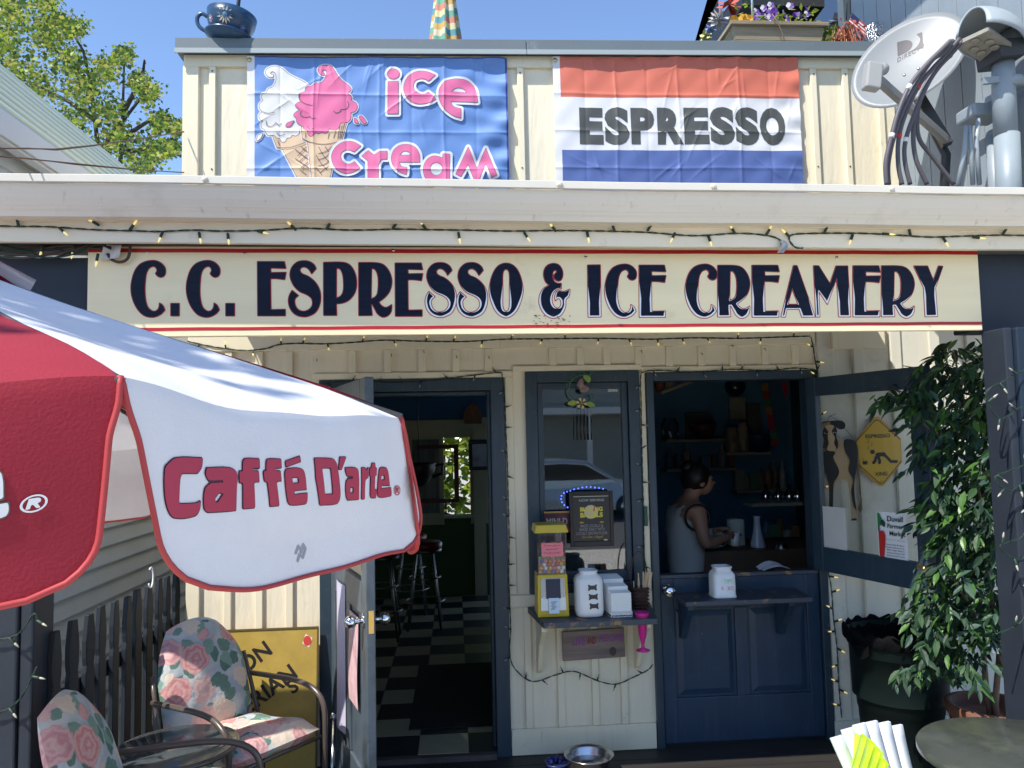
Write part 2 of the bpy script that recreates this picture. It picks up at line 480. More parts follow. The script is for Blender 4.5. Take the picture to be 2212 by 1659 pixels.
# ------------------------------------------------------------------ the coffee shop
shop = thing('coffee_shop', 'cream board-and-batten coffee shop with navy door frames, covered porch and flat parapet', 'building', (0, 0, 0))
wall = MB()
for (x0, x1, z0, z1) in ((-1.46, -.75, 0, 2.6), (-.75, .28, 2.08, 2.6), (.28, .4, 0, 2.6), (.4, 1.055, 2.11, 2.6), (.4, 1.055, 0, .87),
                         (1.055, 1.095, 0, 2.6), (1.095, 2.11, 2.095, 2.6)):
    wall.box(x0, x1, 0, .12, z0, z1)
wall.box(-1.46, -1.34, .12, 5.4, 0, 2.6)
front_wall = wall.build('front_wall', cream, shop)
rw = MB().box(2.11, 3.6, .001, .12, 0, 2.6).build('side_front_wall', white_board, shop)
# battens, header strips and skirting
def bat(u, v0, v1, w=.04, par=front_wall, y=0.0, d=.018, m=cream_trim, x=None):
    xx = PY(u, (v0+v1)/2, y-d).x if x is None else x
    return bevel(MB().box(xx-w/2, xx+w/2, y-d, y-.0005, v0 if x is not None else PY(u, v1, y).z, v1 if x is not None else PY(u, v0, y).z).build('batten', m, par), .003, 1)
for u in (761, 837, 911, 985, 1055): bat(u, 0, 0, x=PY(u, 780, -.018).x) if False else bat(0, 2.119, 2.247, x=PY(u, 780, -.018).x)
for u in (1193.5, 1253.7, 1311): bat(0, 2.146, 2.247, x=PY(u, 780, -.018).x)
for u in (1380, 1447, 1516, 1584, 1654, 1719): bat(0, 2.131, 2.247, x=PY(u, 780, -.018).x)
for u in (1143, 1213, 1287, 1350): bat(0, .141, .80, x=PY(u, 1500, -.018).x)
for u in (491, 559, 625): bat(0, .14, 2.247, x=PY(u, 1300, -.018).x)
tr = MB()
for nm, (x0, x1, z0, z1, d) in (('header_trim', (-1.46, 2.11, 2.248, 2.42, .022)), ('door_head_trim', (-.78, .33, 2.083, 2.118, .02)), ('window_head_trim', (.331, 1.07, 2.113, 2.145, .021)),
                            ('door_head_trim', (1.071, 2.11, 2.098, 2.13, .02)), ('sill_trim', (.285, 1.09, .801, .866, .024)), ('skirting_board', (.283, 1.09, 0.002, .14, .022)),
                            ('corner_board', (-1.462, -1.39, 0, 2.247, .02)), ('skirting_board', (-1.388, -.752, .002, .139, .022)),
                            ('side_casing', (.285, .33, .867, 2.082, .012)), ('post_casing', (1.058, 1.092, .867, 2.097, .012))):
    bevel(MB().box(x0, x1, -d, -.001, z0, z1).build(nm, cream_trim, front_wall), .003, 1)
for x, w in ((2.17, .1), (2.37, .065), (2.60, .065), (2.84, .065), (3.07, .065)):
    bevel(MB().box(x-w/2, x+w/2, -.02, .0, .1, 2.5).build('batten', white_board, rw), .004, 1)
MB().box(2.112, 3.6, -.024, .0, .0, .1).build('skirting_board', white_board, rw)
bevel(MB().box(2.20, 2.52, -.05, -.021, 2.215, 2.40).build('cover_plate', cream_trim, rw), .004)
# parapet
PT = lambda x: .012*(x-.55)                                    # the parapet runs slightly out of level
par = MB().hexa([Vector(p) for p in ((-1.53, .2, 2.6), (2.75, .2, 2.6), (2.75, .1, 2.6), (-1.53, .1, 2.6), (-1.53, .2, 4.05+PT(-1.53)), (2.75, .2, 4.05+PT(2.75)), (2.75, .1, 4.05+PT(2.75)), (-1.53, .1, 4.05+PT(-1.53)))])
par.box(-1.53, -1.43, .2, 5.4, 2.6, 4.02)
parapet = par.build('parapet_wall', cream, shop)
def sl(x0, x1, y0, y1, z0, z1):
    return MB().hexa([Vector(p) for p in ((x0, y1, z0+PT(x0)), (x1, y1, z0+PT(x1)), (x1, y0, z0+PT(x1)), (x0, y0, z0+PT(x0)), (x0, y1, z1+PT(x0)), (x1, y1, z1+PT(x1)), (x1, y0, z1+PT(x1)), (x0, y0, z1+PT(x0)))])
capx = [-1.565, .46, 2.79]
for a, b in zip(capx[:-1], capx[1:]):
    bevel(sl(a, b-.003, .035, .26, 4.018, 4.095).build('parapet_cap', slate, parapet), .003, 1)
    sl(a, b-.003, .028, .036, 4.002, 4.03).build('cap_lip', slate_lip, parapet)
bevel(sl(-1.53, 2.75, .078, .0995, 3.945, 4.015).build('parapet_header', cream_trim, parapet), .003, 1)
bevel(MB().box(-1.535, -1.444, .078, .0995, 2.6, 3.922).build('corner_board', cream_trim, parapet), .004, 1)
for x in (-1.367, -1.10, -.88, -.66, -.44, -.22, 0, .2, .421, .64, .85, 1.06, 1.28, 1.5, 1.74, 1.98, 2.228, 2.43, 2.65):
    bevel(MB().box(x-.019, x+.019, .074, .0995, 2.6, 3.943+PT(x)).build('batten', cream_trim, parapet), .003, 1)
# roof deck behind the parapet, ceiling and inner walls
rd = MB().box(-1.43, 2.75, .2, 5.4, 2.55, 2.6).build('roof_deck', roof_m, shop)
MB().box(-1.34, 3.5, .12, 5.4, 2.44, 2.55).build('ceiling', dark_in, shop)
# --- porch roof: slab with an unseen slot added at its right end to let sun in, fascia, gutter
PR0, PR1 = -1.30, 3.6  # left end cut short, out of view, so sun reaches the wall
ps = MB()
def slab(x0, x1, y0, y1):
    za = lambda y: 2.60+.10*(y+1.3)/1.3
    ps.hexa([Vector(p) for p in ((x0, y1, za(y1)-.06), (x1, y1, za(y1)-.06), (x1, y0, za(y0)-.06), (x0, y0, za(y0)-.06), (x0, y1, za(y1)), (x1, y1, za(y1)), (x1, y0, za(y0)), (x0, y0, za(y0)))])
slab(PR0, 2.28, -1.3, -.001); slab(2.28, 2.74, -1.3, -.50); slab(2.74, PR1, -1.3, -.001)
ps.build('porch_roof', [roof_m], shop)
GZ = lambda x: 2.728-.0105*(x-.3)
def gut(name, prof, m, x0=-2.3, x1=3.6, n=24):
    """profile (y,z offset) swept along x, the gutter falls slightly to the right"""
    b = MB(); P = len(prof); vs = []; fs = []
    for i in range(n+1):
        x = x0+(x1-x0)*i/n
        for (y, z) in prof: vs.append((x, y+.0015*math.sin(x*3.1), GZ(x)+z+.0012*math.sin(x*5+1)))
    for i in range(n):
        for k in range(P): fs.append((i*P+k, i*P+(k+1) % P, (i+1)*P+(k+1) % P, (i+1)*P+k))
    fs.append(tuple(range(P))); fs.append(tuple(range(n*P, n*P+P)))
    b.add(vs, fs); return b.build(name, m, shop)
gutter = gut('gutter', [(-1.325, -.135), (-1.375, -.135), (-1.385, -.118), (-1.392, -.11), (-1.415, -.075), (-1.428, -.045), (-1.432, -.026), (-1.425, -.026), (-1.40, -.1), (-1.335, -.12), (-1.33, -.005), (-1.325, -.005)], gutter_m)
bevel(link('gutter_rim', gut('gutter_rim', [(-1.450, -.026), (-1.450, .004), (-1.43, .008), (-1.43, -.02), (-1.434, -.026)], rim_m).data, gutter), .002, 1)
for o in [q for q in bpy.data.objects if q.name.startswith('gutter_rim') and q.parent == shop]: bpy.data.objects.remove(o)
for x in (-.92, .42, 1.03, 1.76): MB().ball((x, -1.449, GZ(x)-.01), .012, 6).build('gutter_rivet', gutter_m, gutter)
fascia = gut('fascia_board', [(-1.28, -.215), (-1.305, -.215), (-1.305, -.137), (-1.324, -.137), (-1.324, -.002), (-1.28, -.002)], fascia_m)
MB().box(-2.3, 3.6, -1.275, -1.07, 2.535, 2.55).build('dark_gap_strip', black, shop)  # added black strip that keeps the gap above the beam dark
# beam and posts
bmq = MB(); bmq.box(-1.40, 2.24, -1.19, -1.07, 2.27, 2.497); bmq.box(-2.3, -1.401, -1.19, -1.07, 2.155, 2.497); bmq.box(2.241, 3.6, -1.19, -1.07, 2.155, 2.497)
bevel(bmq.build('porch_beam', beam_m, shop), .005)
bevel(MB().box(-1.73, -1.605, -1.36, -1.245, -.03, 2.154).build('porch_post', beam_m, shop), .008)
bevel(MB().box(-1.603, -1.555, -1.35, -1.2, -.03, 2.154).build('porch_post', beam_m, shop), .008)
postm = mat('blue_grey_post_paint', (.018, .030, .048), .5, spec=.2, var=.15, vscale=4, bump=.04, bscale=9, grain=(1, 1, .15))
bevel(MB().box(2.325, 2.48, -1.35, -1.19, -.03, 2.154).build('porch_post', postm, shop), .01, 3)
bevel(MB().box(2.285, 2.322, -1.33, -1.19, -.03, 2.154).build('porch_post', beam_m, shop), .005)
# --- frames of the openings
def frame(name, x0, x1, z0, z1, w, wt, y0, y1, parent, m=navy, bottom=0):
    f = MB()
    f.box(x0, x0+w, y0, y1, z0, z1); f.box(x1-w, x1, y0, y1, z0, z1); f.box(x0+w, x1-w, y0, y1, z1-wt, z1)
    if bottom: f.box(x0+w, x1-w, y0, y1, z0, z0+bottom)
    return bevel(f.build(name, m, parent), .004)
frame('door_frame', -.75, .28, 0, 2.08, .078, .07, -.028, .135, shop)
frame('door_stop', -.672, .202, .034, 2.008, .018, .02, .03, .132, shop)
wf = frame('window_frame', .4, 1.055, .87, 2.11, .065, .062, -.028, .13, shop, bottom=.05)
frame('sash', .467, .988, .922, 2.046, .034, .036, -.006, .04, wf, bottom=.06)
pane = MB().box(.502, .953, .012, .016, .983, 2.009).build('window_pane', glass_m, wf)
frame('door_frame', 1.095, 2.11, 0, 2.095, .042, .048, -.03, .135, shop)
# ------------------------------------------------------------------ left door, standing open
DH = Vector((-.668, -.025, 0)); DF = Vector((-.385, -.83, 0)); dd = (DF-DH).normalized(); dn = Vector((dd.y, -dd.x, 0))   # dn: outer face (towards left/front)
DL = (DF-DH).length
MD = Matrix(((dd.x, dn.x, 0, DH.x), (dd.y, dn.y, 0, DH.y), (0, 0, 1, 0), (0, 0, 0, 1)))    # local: x along door, y outward, z up
door = thing('glazed_entry_door', 'open navy entry door with small glazed panel and chrome knobs, leaning out left of the dark doorway', 'door', tuple(DH))
D = MB()
for (x0, x1, z0, z1) in ((0, .11, .03, 2.03), (DL-.11, DL, .03, 2.03), (.11, DL-.11, 1.91, 2.03), (.11, DL-.11, .95, 1.10), (.11, DL-.11, .03, .25)):
    D.box(x0, x1, -.02, .02, z0, z1, MD)
D.box(.11, DL-.11, -.008, .008, .25, .95, MD)
D.box(DL/2-.05, DL/2+.05, -.019, .019, .25, .95, MD)
door_paint = mat('door_blue_grey_paint', (.075, .10, .125), .42, var=.15, vscale=5, bump=.1, bscale=20, dirt=((.03, .035, .04), 7, .5, .75))
bevel(D.build('door_leaf', door_paint, door), .004)
MB().box(.11, DL-.11, -.003, .003, 1.10, 1.91, MD).build('door_pane', glass_m, door)
MB().box(.36, DL-.015, .0205, .0215, .86, 1.62, MD).build('door_back_panel', mat('aged_cream_panel', (.42, .42, .36), .6, var=.1, vscale=4), door) if False else None
k = MB(); kc = Vector((DL-.07, 0, .93))
for sgn in (1, -1):
    k.cyl(MD @ (kc+Vector((0, sgn*.02, 0))), MD @ (kc+Vector((0, sgn*.026, 0))), .033, n=18)
    k.cyl(MD @ (kc+Vector((0, sgn*.026, 0))), MD @ (kc+Vector((0, sgn*.06, 0))), .012, n=12)
    k.ball(MD @ (kc+Vector((0, sgn*.078, 0))), .029, 9)
k.build('door_knob', chrome, door)
MB().box(DL, DL+.0015, -.012, .012, .885, .985, MD).build('latch_plate', brass, door)
for z in (.35, 1.05, 1.8): MB().cyl(MD @ Vector((-.006, -.024, z-.05)), MD @ Vector((-.006, -.024, z+.05)), .008, n=10).build('hinge', steel, door)
# notices taped to the outer face
lav = mat('lavender_notice', (.55, .52, .66), .6, var=.05, vscale=6)
pinkn = mat('pink_notice', (.62, .33, .36), .6, var=.25, vscale=14, vcol2=(.75, .55, .55))
n1 = MB().grid(6, 10, lambda s, t: MD @ Vector((.17+.22*s, .0225+.02*math.sin(s*3.1)*(1-t*.6), .30+.72*t)))
tag(n1.build('notice', lav), 'long lavender notice curling off the open entry door', 'notice')
n2 = MB().grid(4, 8, lambda s, t: MD @ Vector((.47+.2*s, .0225+.004*math.sin(t*5), .50+.42*t)))
tag(n2.build('notice', pinkn), 'faded pink notice beside the knob of the open entry door', 'notice')
# kick-down door holder
kh = MB(); kh.cyl(MD @ Vector((.16, .03, .33)), MD @ Vector((.16, .045, .30)), .02); kh.cyl(MD @ Vector((.17, .04, .31)), MD @ Vector((.37, .09, .02)), .01)
kh.build('door_holder', steel, door)

# ------------------------------------------------------------------ dutch door
dutch = thing('dutch_door', 'navy panelled dutch door, lower half shut under a serving ledge and upper half swung out', 'door', (1.6, 0, 0))
dl = MB()
x0, x1 = 1.142, 2.063; zt = .925
for (a, b, c, d) in ((x0, x0+.075, .02, zt), (x1-.075, x1, .02, zt), (x0+.075, x1-.075, .02, .265), (x0+.075, x1-.075, zt-.17, zt), (1.565, 1.64, .265, zt-.17)):
    dl.box(a, b, -.012, .035, c, d)
leaf = bevel(dl.build('lower_leaf', navy_door, dutch), .004)
for (a, b) in ((x0+.075, 1.565), (1.64, x1-.075)):
    pb = MB(); pb.box(a, b, .004, .03, .265, zt-.17)
    pb.hexa([Vector(p) for p in ((a+.012, .004, .277), (b-.012, .004, .277), (b-.012, .004, zt-.182), (a+.012, .004, zt-.182), (a+.045, -.008, .31), (b-.045, -.008, .31), (b-.045, -.008, zt-.215), (a+.045, -.008, zt-.215))])
    pb.build('raised_panel', navy_door, leaf)
worn = mat('worn_navy_edge', (.05, .06, .08), .5, dirt=((.30, .18, .09), 9, .57, .62))
bevel(MB().box(x0-.002, x1, -.02, .05, zt+.001, zt+.022).build('top_rail', worn, dutch), .003)
lg = MB(); lg.hexa([Vector(p) for p in ((1.205, -.012, .825), (1.925, -.012, .825), (1.9, -.28, .825), (1.205, -.28, .825), (1.205, -.012, .85), (1.925, -.012, .85), (1.9, -.28, .85), (1.205, -.28, .85))])
ledge = bevel(lg.build('serving_ledge', worn, dutch), .004)
for bx in (1.255, 1.82):
    MB().prism([(-.013, .824), (-.2, .824), (-.2, .79), (-.12, .70), (-.045, .60), (-.013, .60)], lambda a, b, d, bx=bx: Vector((bx+d, a, b)), -.017, .017).build('bracket', navy_door, dutch)
kb = MB(); kb.cyl((1.18, -.012, .865), (1.18, -.02, .865), .034, n=20); kb.cyl((1.18, -.02, .865), (1.18, -.05, .865), .014); kb.lathe([(.018, 0), (.03, .012), (.031, .03), (.024, .04)], (1.18, -.048, .865), M=Matrix.Rotation(R_(90), 3, 'X').to_4x4())
kb.build('door_knob', chrome, dutch)
# upper leaf, open towards the street
UH = Vector((2.045, -.035, 0)); UF = Vector((2.285, -.80, 0)); ud = (UF-UH).normalized(); un = Vector((-ud.y, ud.x, 0))     # un towards right/back... outer face of the opened leaf
UL = (UF-UH).length
MU = Matrix(((ud.x, un.x, 0, UH.x), (ud.y, un.y, 0, UH.y), (0, 0, 1, 0), (0, 0, 0, 1)))
U = MB()
z0, z1 = .955, 2.045
for (a, b, c, d) in ((0, .075, z0, z1), (UL-.1, UL, z0, z1), (.075, UL-.1, z1-.105, z1), (.075, UL-.1, z0, z0+.135)): U.box(a, b, -.02, .02, c, d, MU)
upl = bevel(U.build('upper_leaf', navy, dutch), .004)
MB().box(.075, UL-.1, -.003, .003, z0+.135, z1-.105, MU).build('leaf_pane', glass_c, upl)
lt = MB(); lt.cyl(MU @ Vector((UL-.05, -.02, 1.07)), MU @ Vector((UL-.05, -.05, 1.07)), .012); lt.bar(MU @ Vector((UL-.08, -.045, 1.085)), MU @ Vector((UL-.02, -.045, 1.05)), .014, .012); lt.bar(MU @ Vector((UL-.035, -.026, 1.06)), MU @ Vector((UL-.035, -.026, .985)), .012, .008)
lt.build('latch', brass, upl)

nailm = mat('rusty_nail', (.10, .06, .04), .6)
for (u, v) in ((845, 765), (915, 757), (985, 768), (1055, 770), (1384, 757), (1514, 762), (1580, 745), (1650, 752), (684, 775), (1160, 840)):
    p = PY(u, v, -.019); MB().tube([p+Vector((0, .01, 0)), p+Vector((.002, -.012, -.004)), p+Vector((.004, -.016, -.016))], .0022, 5).build('nail', nailm, front_wall)
for x in (.42, 2.228, 2.43, 2.65, -1.367):
    for z in (3.93, 3.35): MB().ball((x, .073, z+PT(x)*.8-.02), .005, 5).build('nail', nailm, parapet)
# ------------------------------------------------------------------ interior rooms
def inner(name, m, *b):
    q = MB()
    for bb in b: q.box(*bb)
    return q.build(name, m, shop)
inner('partition_wall', green_in, (.37, .45, .12, 2.6, .03, 2.44))
YB = 4.2
p0 = PY(930, 940, YB); p1 = PY(1028, 1165, YB)
wx0, wx1, wz0, wz1 = PY(958, 1000, YB).x, p1.x-.05, PY(1000, 1112, YB).z, PY(1000, 945, YB).z
zb = PY(1000, 922, YB).z
dxl = PY(1022, 1000, YB).x
inner('back_wall', [blue_in], (-1.34, .37, YB, YB+.1, zb, 2.44))
inner('back_wall', [tan_in], (-1.34, wx0, YB, YB+.1, wz0-.1, zb), (wx1, .37, YB, YB+.1, wz0-.1, zb), (wx0, wx1, YB, YB+.1, wz1, zb))
inner('back_wall', [green_in], (-1.34, .37, YB, YB+.1, .03, wz0-.1), (wx0, wx1, YB, YB+.1, wz0-.1, wz0))
fr = inner('window_sill', tan_in, (wx0, wx1+.1, YB-.06, YB, wz0-.03, wz0))
inner('picture_rail', tan_in, (-1.34, .37, YB-.03, YB, zb-.02, zb+.08))
dw = inner('inner_door_casing', tan_in, (dxl, dxl+.13, YB-.035, YB-.002, .03, zb+.1), (dxl+.13, .37, YB-.035, YB-.002, zb-.06, zb+.1))
rm = mat('dark_red_frame', (.10, .012, .015), .5)
wred = MB(); wr1 = PY(992, 1085, YB-.15); wr0 = PY(900, 962, YB-.15)
for b in ((wr0.x, wr1.x, wr0.z-.04, wr0.z), (wr0.x, wr1.x, wr1.z, wr1.z+.04), (wr1.x-.05, wr1.x, wr1.z+.04, wr0.z-.04)): wred.box(b[0], b[1], YB-.16, YB-.13, b[2], b[3])
tag(wred.build('red_banner_stand', rm), 'dark red rectangular hanger before the bright rear window inside', 'hanger')
cupc = PY(905, 1015, 3.2)
cb = MB(); cb.lathe([(.05, -.16), (.09, -.13), (.15, -.02), (.17, .06), (.165, .065), (.14, .0)], cupc, 20); cb.tube([cupc+Vector((.15, 0, .04)), cupc+Vector((.23, 0, .05)), cupc+Vector((.22, 0, -.04)), cupc+Vector((.13, 0, -.07))], .016)
cb.cyl(cupc+Vector((0, 0, .06)), cupc+Vector((0, 0, .9)), .004)
tag(cb.build('hanging_cup_sign', black), 'large black cup hung from the ceiling in front of the rear window', 'lamp')  # hung cup is a sign, a dark shape that gives no light
ap = MB(); a0 = PY(1003, 916, YB-.04); a1 = PY(1040, 916, YB-.04); at = PY(1020, 868, YB-.04)
ap.prism(spline([(a0.x, a0.z, 1), (a0.x, (a0.z+at.z)/2), ((a0.x+a1.x)/2, at.z, 1), (a1.x, (a0.z+at.z)/2), (a1.x, a0.z, 1)]), lambda a, b, d: Vector((a, YB-.05-d, b)), 0, .03)
tag(ap.build('arched_plaque', mat('brown_plaque', (.20, .07, .03), .5, var=.5, vscale=12)), 'brown pointed arch plaque standing on the inner door casing', 'plaque')
pf0 = PY(1012, 950, YB-.05); pf1 = PY(1060, 1015, YB-.05)
pc = MB(); pc.box(pf0.x, pf1.x, YB-.05, YB-.04, pf1.z, pf0.z); pc.m(1).box(pf0.x+.04, pf1.x-.04, YB-.055, YB-.05, pf1.z+.04, pf0.z-.05)
tag(pc.build('framed_picture', [black, mat('grey_print', (.3, .3, .33), .3, var=.5, vscale=5)]), 'framed grey picture hanging in the inner doorway', 'picture')
dim_chrome = mat('dimmed_chrome', (.22, .21, .2), .38, 1.0)  # chrome darkened in colour to stand for the dim room
dpn = PY(890, 950, YB-.01); dpe = PY(950, 1108, YB-.01)
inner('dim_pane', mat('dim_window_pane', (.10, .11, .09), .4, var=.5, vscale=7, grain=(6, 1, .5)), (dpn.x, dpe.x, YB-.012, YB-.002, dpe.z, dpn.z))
# bar stools
def stool(x, y, lab, src=None):
    t = thing('bar_stool', lab, 'stool', (x, y, .034), 'chrome bar stools inside by the counter')
    s = MB(); s.lathe([(.15, .70), (.165, .72), (.165, .76), (.14, .775)], n=20); s.build('seat', mat('dark_red_vinyl', (.14, .012, .015), .35), t, True)
    s = MB(); s.lathe([(.158, .68), (.160, .705)], n=20); s.build('seat_ring', dim_chrome, t, True)
    for k in range(4):
        a = math.pi/4+k*math.pi/2; c, sn = math.cos(a), math.sin(a)
        MB().cyl((c*.10, sn*.10, .69), (c*.21, sn*.21, 0), .011, n=8).build('leg', dim_chrome, t, True)
    for z, r in ((.24, .178), (.45, .145)):
        MB().tube([(r*math.cos(a*math.pi/8), r*math.sin(a*math.pi/8), z) for a in range(16)], .008, 6, closed=True).build('foot_ring', dim_chrome, t, True)
for x, y, l in ((-.46, 3.45, 'red topped chrome bar stool nearest the rear window'), (-.66, 2.5, 'chrome bar stool partly hidden by the umbrella flap'), (-.30, 2.85, 'chrome bar stool with its legs in front of the tan inner casing')): stool(x, y, l)
mt = MB().box(-.30, .33, .34, 1.62, .0352, .043).build('door_mat', blackrub); tag(mt, 'black rubber mat on the checkered tile floor inside', 'mat')
# sunny shrubs behind the rear window
def leaf_cloud(name, n, rnd, pos, size, mats, parent, asp=.55, kind='stuff', droop=0.0):
    vs = []; fs = []; mi = []
    for _ in range(n):
        p = pos(rnd); s = size*rnd.uniform(.6, 1.3)
        d = Vector((rnd.gauss(0, 1), rnd.gauss(0, 1), rnd.gauss(0, .7)-droop)).normalized(); w = d.orthogonal().normalized()
        w = Matrix.Rotation(rnd.uniform(0, 6.28), 3, d) @ w; nn = d.cross(w)
        o = len(vs)
        vs += [p-d*s*.5, p+w*s*asp*.5+nn*s*.08, p+d*s*.5, p-w*s*asp*.5+nn*s*.08]
        fs += [(o, o+1, o+2), (o, o+2, o+3)]; k = rnd.randrange(len(mats)); mi += [k, k]
    me = bpy.data.meshes.new(name); me.from_pydata(vs, [], fs)
    for m in mats: me.materials.append(m)
    me.polygons.foreach_set('material_index', mi); me.update()
    o = link(name, me, parent); o['kind'] = kind
    return o
lf1 = mat('leaf_yellow_green', (.28, .35, .035), .5, trans=.45)
lf2 = mat('leaf_mid_green', (.085, .16, .02), .5, trans=.4)
lf3 = mat('leaf_dark_green', (.035, .075, .012), .5, trans=.3)
lf4 = mat('leaf_gold', (.36, .33, .06), .5, trans=.45)
bark = mat('bark', (.05, .042, .034), .85, var=.4, vscale=14, bump=.4, bscale=30)
sh = thing('shrub', 'sunlit green shrub seen through the rear window of the cafe', 'shrub', (-.2, 8.5, -.6))
MB().cyl((-.2, 8.5, -.6), (-.2, 8.5, 1.6), .06, .03).build('stem', bark, sh)
rr = random.Random(3)
leaf_cloud('foliage', 7000, rr, lambda r: Vector((r.uniform(-2.6, 2.2), r.gauss(8.5, .45), r.uniform(-.4, 4.2))), .24, [lf1, lf2, lf1], sh)
# --- barista side
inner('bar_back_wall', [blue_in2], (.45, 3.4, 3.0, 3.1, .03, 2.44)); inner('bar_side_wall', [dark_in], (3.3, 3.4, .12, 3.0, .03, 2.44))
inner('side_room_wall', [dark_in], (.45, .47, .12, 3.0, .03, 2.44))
shelfm = mat('dim_shelf_paint', (.34, .32, .25), .6)
def shelf_line(name, u0, u1, v, y, dep=.2):
    a = PY(u0, v, y); b = PY(u1, v, y)
    return inner(name, shelfm, (a.x, b.x, y, y+dep, a.z-.025, a.z))
shelf_line('wall_shelf', 1570, 1665, 978, 2.6); shelf_line('wall_shelf', 1440, 1570, 950, 2.72, .2); shelf_line('wall_shelf', 1625, 1735, 1088, 1.7)
ca = PY(1480, 1250, 1.0)
inner('bar_counter', mat('counter_wood', (.10, .06, .035), .5, var=.3, vscale=4), (1.66, 3.0, .95, 1.55, .03, .92))
# goods on the shelves
jarm = mat('dim_jar', (.30, .22, .15), .25, var=.4, vscale=9); jarb = mat('dark_tub', (.02, .03, .09), .4); rag = mat('towel_cloth', (.62, .60, .60), .8)
def jar(name, u, v, y, r, h, m, lab, cat, grp=None, prof=None):
    b = PY(u, v, y); q = MB().lathe(prof or [(r*.95, 0), (r, .02), (r, h*.78), (r*.7, h*.88), (r*.72, h)], b, 16)
    return tag(q.build(name, m), lab, cat, grp)
jar('canister', 1582, 977, 2.68, .06, .24, jarm, 'tan canister on the middle shelf behind the barista, left of the tall one', 'canister')
jar('canister', 1606, 977, 2.68, .055, .28, jarm, 'taller tan canister on the middle shelf behind the barista', 'canister')
jar('tub', 1640, 977, 2.68, .11, .17, jarb, 'dark blue tub at the right end of the middle shelf', 'tub', prof=[(.09, 0), (.115, .15), (.12, .17)])
jar('glass_canister', 1448, 949, 2.8, .085, .2, acryl, 'clear glass canister on the left inner shelf', 'jar')
jar('bowl', 1520, 949, 2.8, .12, .16, mat('plum_bowl', (.10, .03, .03), .3, var=.5, vscale=14), 'plum coloured bowl on the left inner shelf', 'bowl', prof=[(.06, 0), (.12, .1), (.125, .16)])
for i, u in enumerate((1655, 1682, 1706, 1724)):
    b = PY(u, 1086, 1.76)
    q = MB().lathe([(.028, 0), (.04, .03), (.042, .07), (.015, .11), (.015, .15)], b, 14)
    tag(q.build('carafe', chrome), ('small shiny carafe on the right inner shelf, ' + ('leftmost of four', 'second from the left', 'third from the left', 'rightmost of four')[i]), 'carafe', 'carafes on the right inner shelf')
jar('bottle', 1640, 1242, 1.1, .05, .42, mat('frosted_bottle', (.42, .44, .52), .15), 'tall pale bottle standing on the inner counter', 'bottle', prof=[(.05, 0), (.052, .22), (.028, .32), (.022, .40), (.03, .42)])
jar('paper_roll', 1592, 1200, 1.25, .062, .27, mat('paper_roll_white', (.62, .60, .52), .8), 'roll of paper towels on the inner counter', 'paper roll', prof=[(.06, 0), (.062, .005), (.062, .265), (.02, .27)])
jar('pitcher', 1690, 1225, 1.0, .05, .17, steel, 'steel milk pitcher at the right end of the inner counter', 'pitcher')
jar('cup', 1615, 1215, 1.15, .035, .1, mat('green_cup', (.03, .16, .04), .4), 'green cup beside the paper roll on the counter', 'cup')
bb0 = PY(1598, 945, 2.97)
for (u0, v0, u1, v1, y, m, lab) in ((1575, 858, 1612, 905, 2.95, (.30, .28, .18), 'cream notice pinned to the blue back wall'), (1613, 872, 1645, 950, 2.94, (.10, .10, .07), 'dark menu panel on the blue back wall'),
                                 (1482, 893, 1538, 955, 2.93, (.13, .10, .07), 'brown box leaning on the back wall')):
    a = PY(u0, v0, y); b = PY(u1, v1, y)
    tag(MB().box(a.x, b.x, y, y+.03, b.z, a.z).build('wall_panel', mat('panel_%d' % u0, m, .6, var=.3, vscale=6)), lab, 'panel')
st = thing('paper_streamer', 'strip of coloured paper squares hanging on the inner wall', 'streamer', tuple(PY(1640, 900, 2.4)))
cols = [(.45, .25, .04), (.5, .03, .02), (.06, .3, .12), (.5, .22, .03), (.5, .03, .03), (.4, .02, .08), (.05, .28, .12), (.5, .05, .03)]
for i, c in enumerate(cols):
    a = PY(1645+i*3, 828+i*17, 2.4); b = PY(1660+i*3, 845+i*17, 2.4)
    MB().box(a.x, b.x, 2.4, 2.404, b.z, a.z).build('paper_square', mat('square_%d' % i, tuple(x*.6 for x in c), .7), st)
a = PY(1688, 826, 1.9); b = PY(1704, 864, 1.9)
pn = MB(); pn.prism([(a.x, a.z), (b.x, a.z-.0), (b.x-.02, b.z)], lambda p, q, d: Vector((p, 1.9+d, q)), 0, .01)
tag(pn.build('pennant', mat('pennant_red', (.45, .012, .03), .6)), 'small red pennant hanging in the dark serving window', 'pennant')
a = PY(1588, 835, 2.3); tag(MB().ball(a, .09, 9).build('ceiling_globe', mat('dark_globe', (.01, .02, .035), .2)), 'dark round globe hanging from the ceiling inside', 'globe')
tw_ = PZ(1690, 1232, .96)
q = MB(); q.grid(6, 6, lambda s, t: Vector((1.74+.16*s, .0+.12*t-.02, .952+.035*math.sin(s*3)*(.6+.4*t)+.004*math.sin(t*9)))); 
tag(q.build('towel', rag), 'white towel folded on top of the dutch door', 'towel')
fl_ = MB(); a = PY(1425, 850, 2.2); b = PY(1520, 812, 2.2)
fl_.bar((a.x, 2.2, a.z), (b.x+.2, 2.2, b.z+.06), .12, .025); inner_shelf = fl_.build('high_shelf', tan_in, shop)
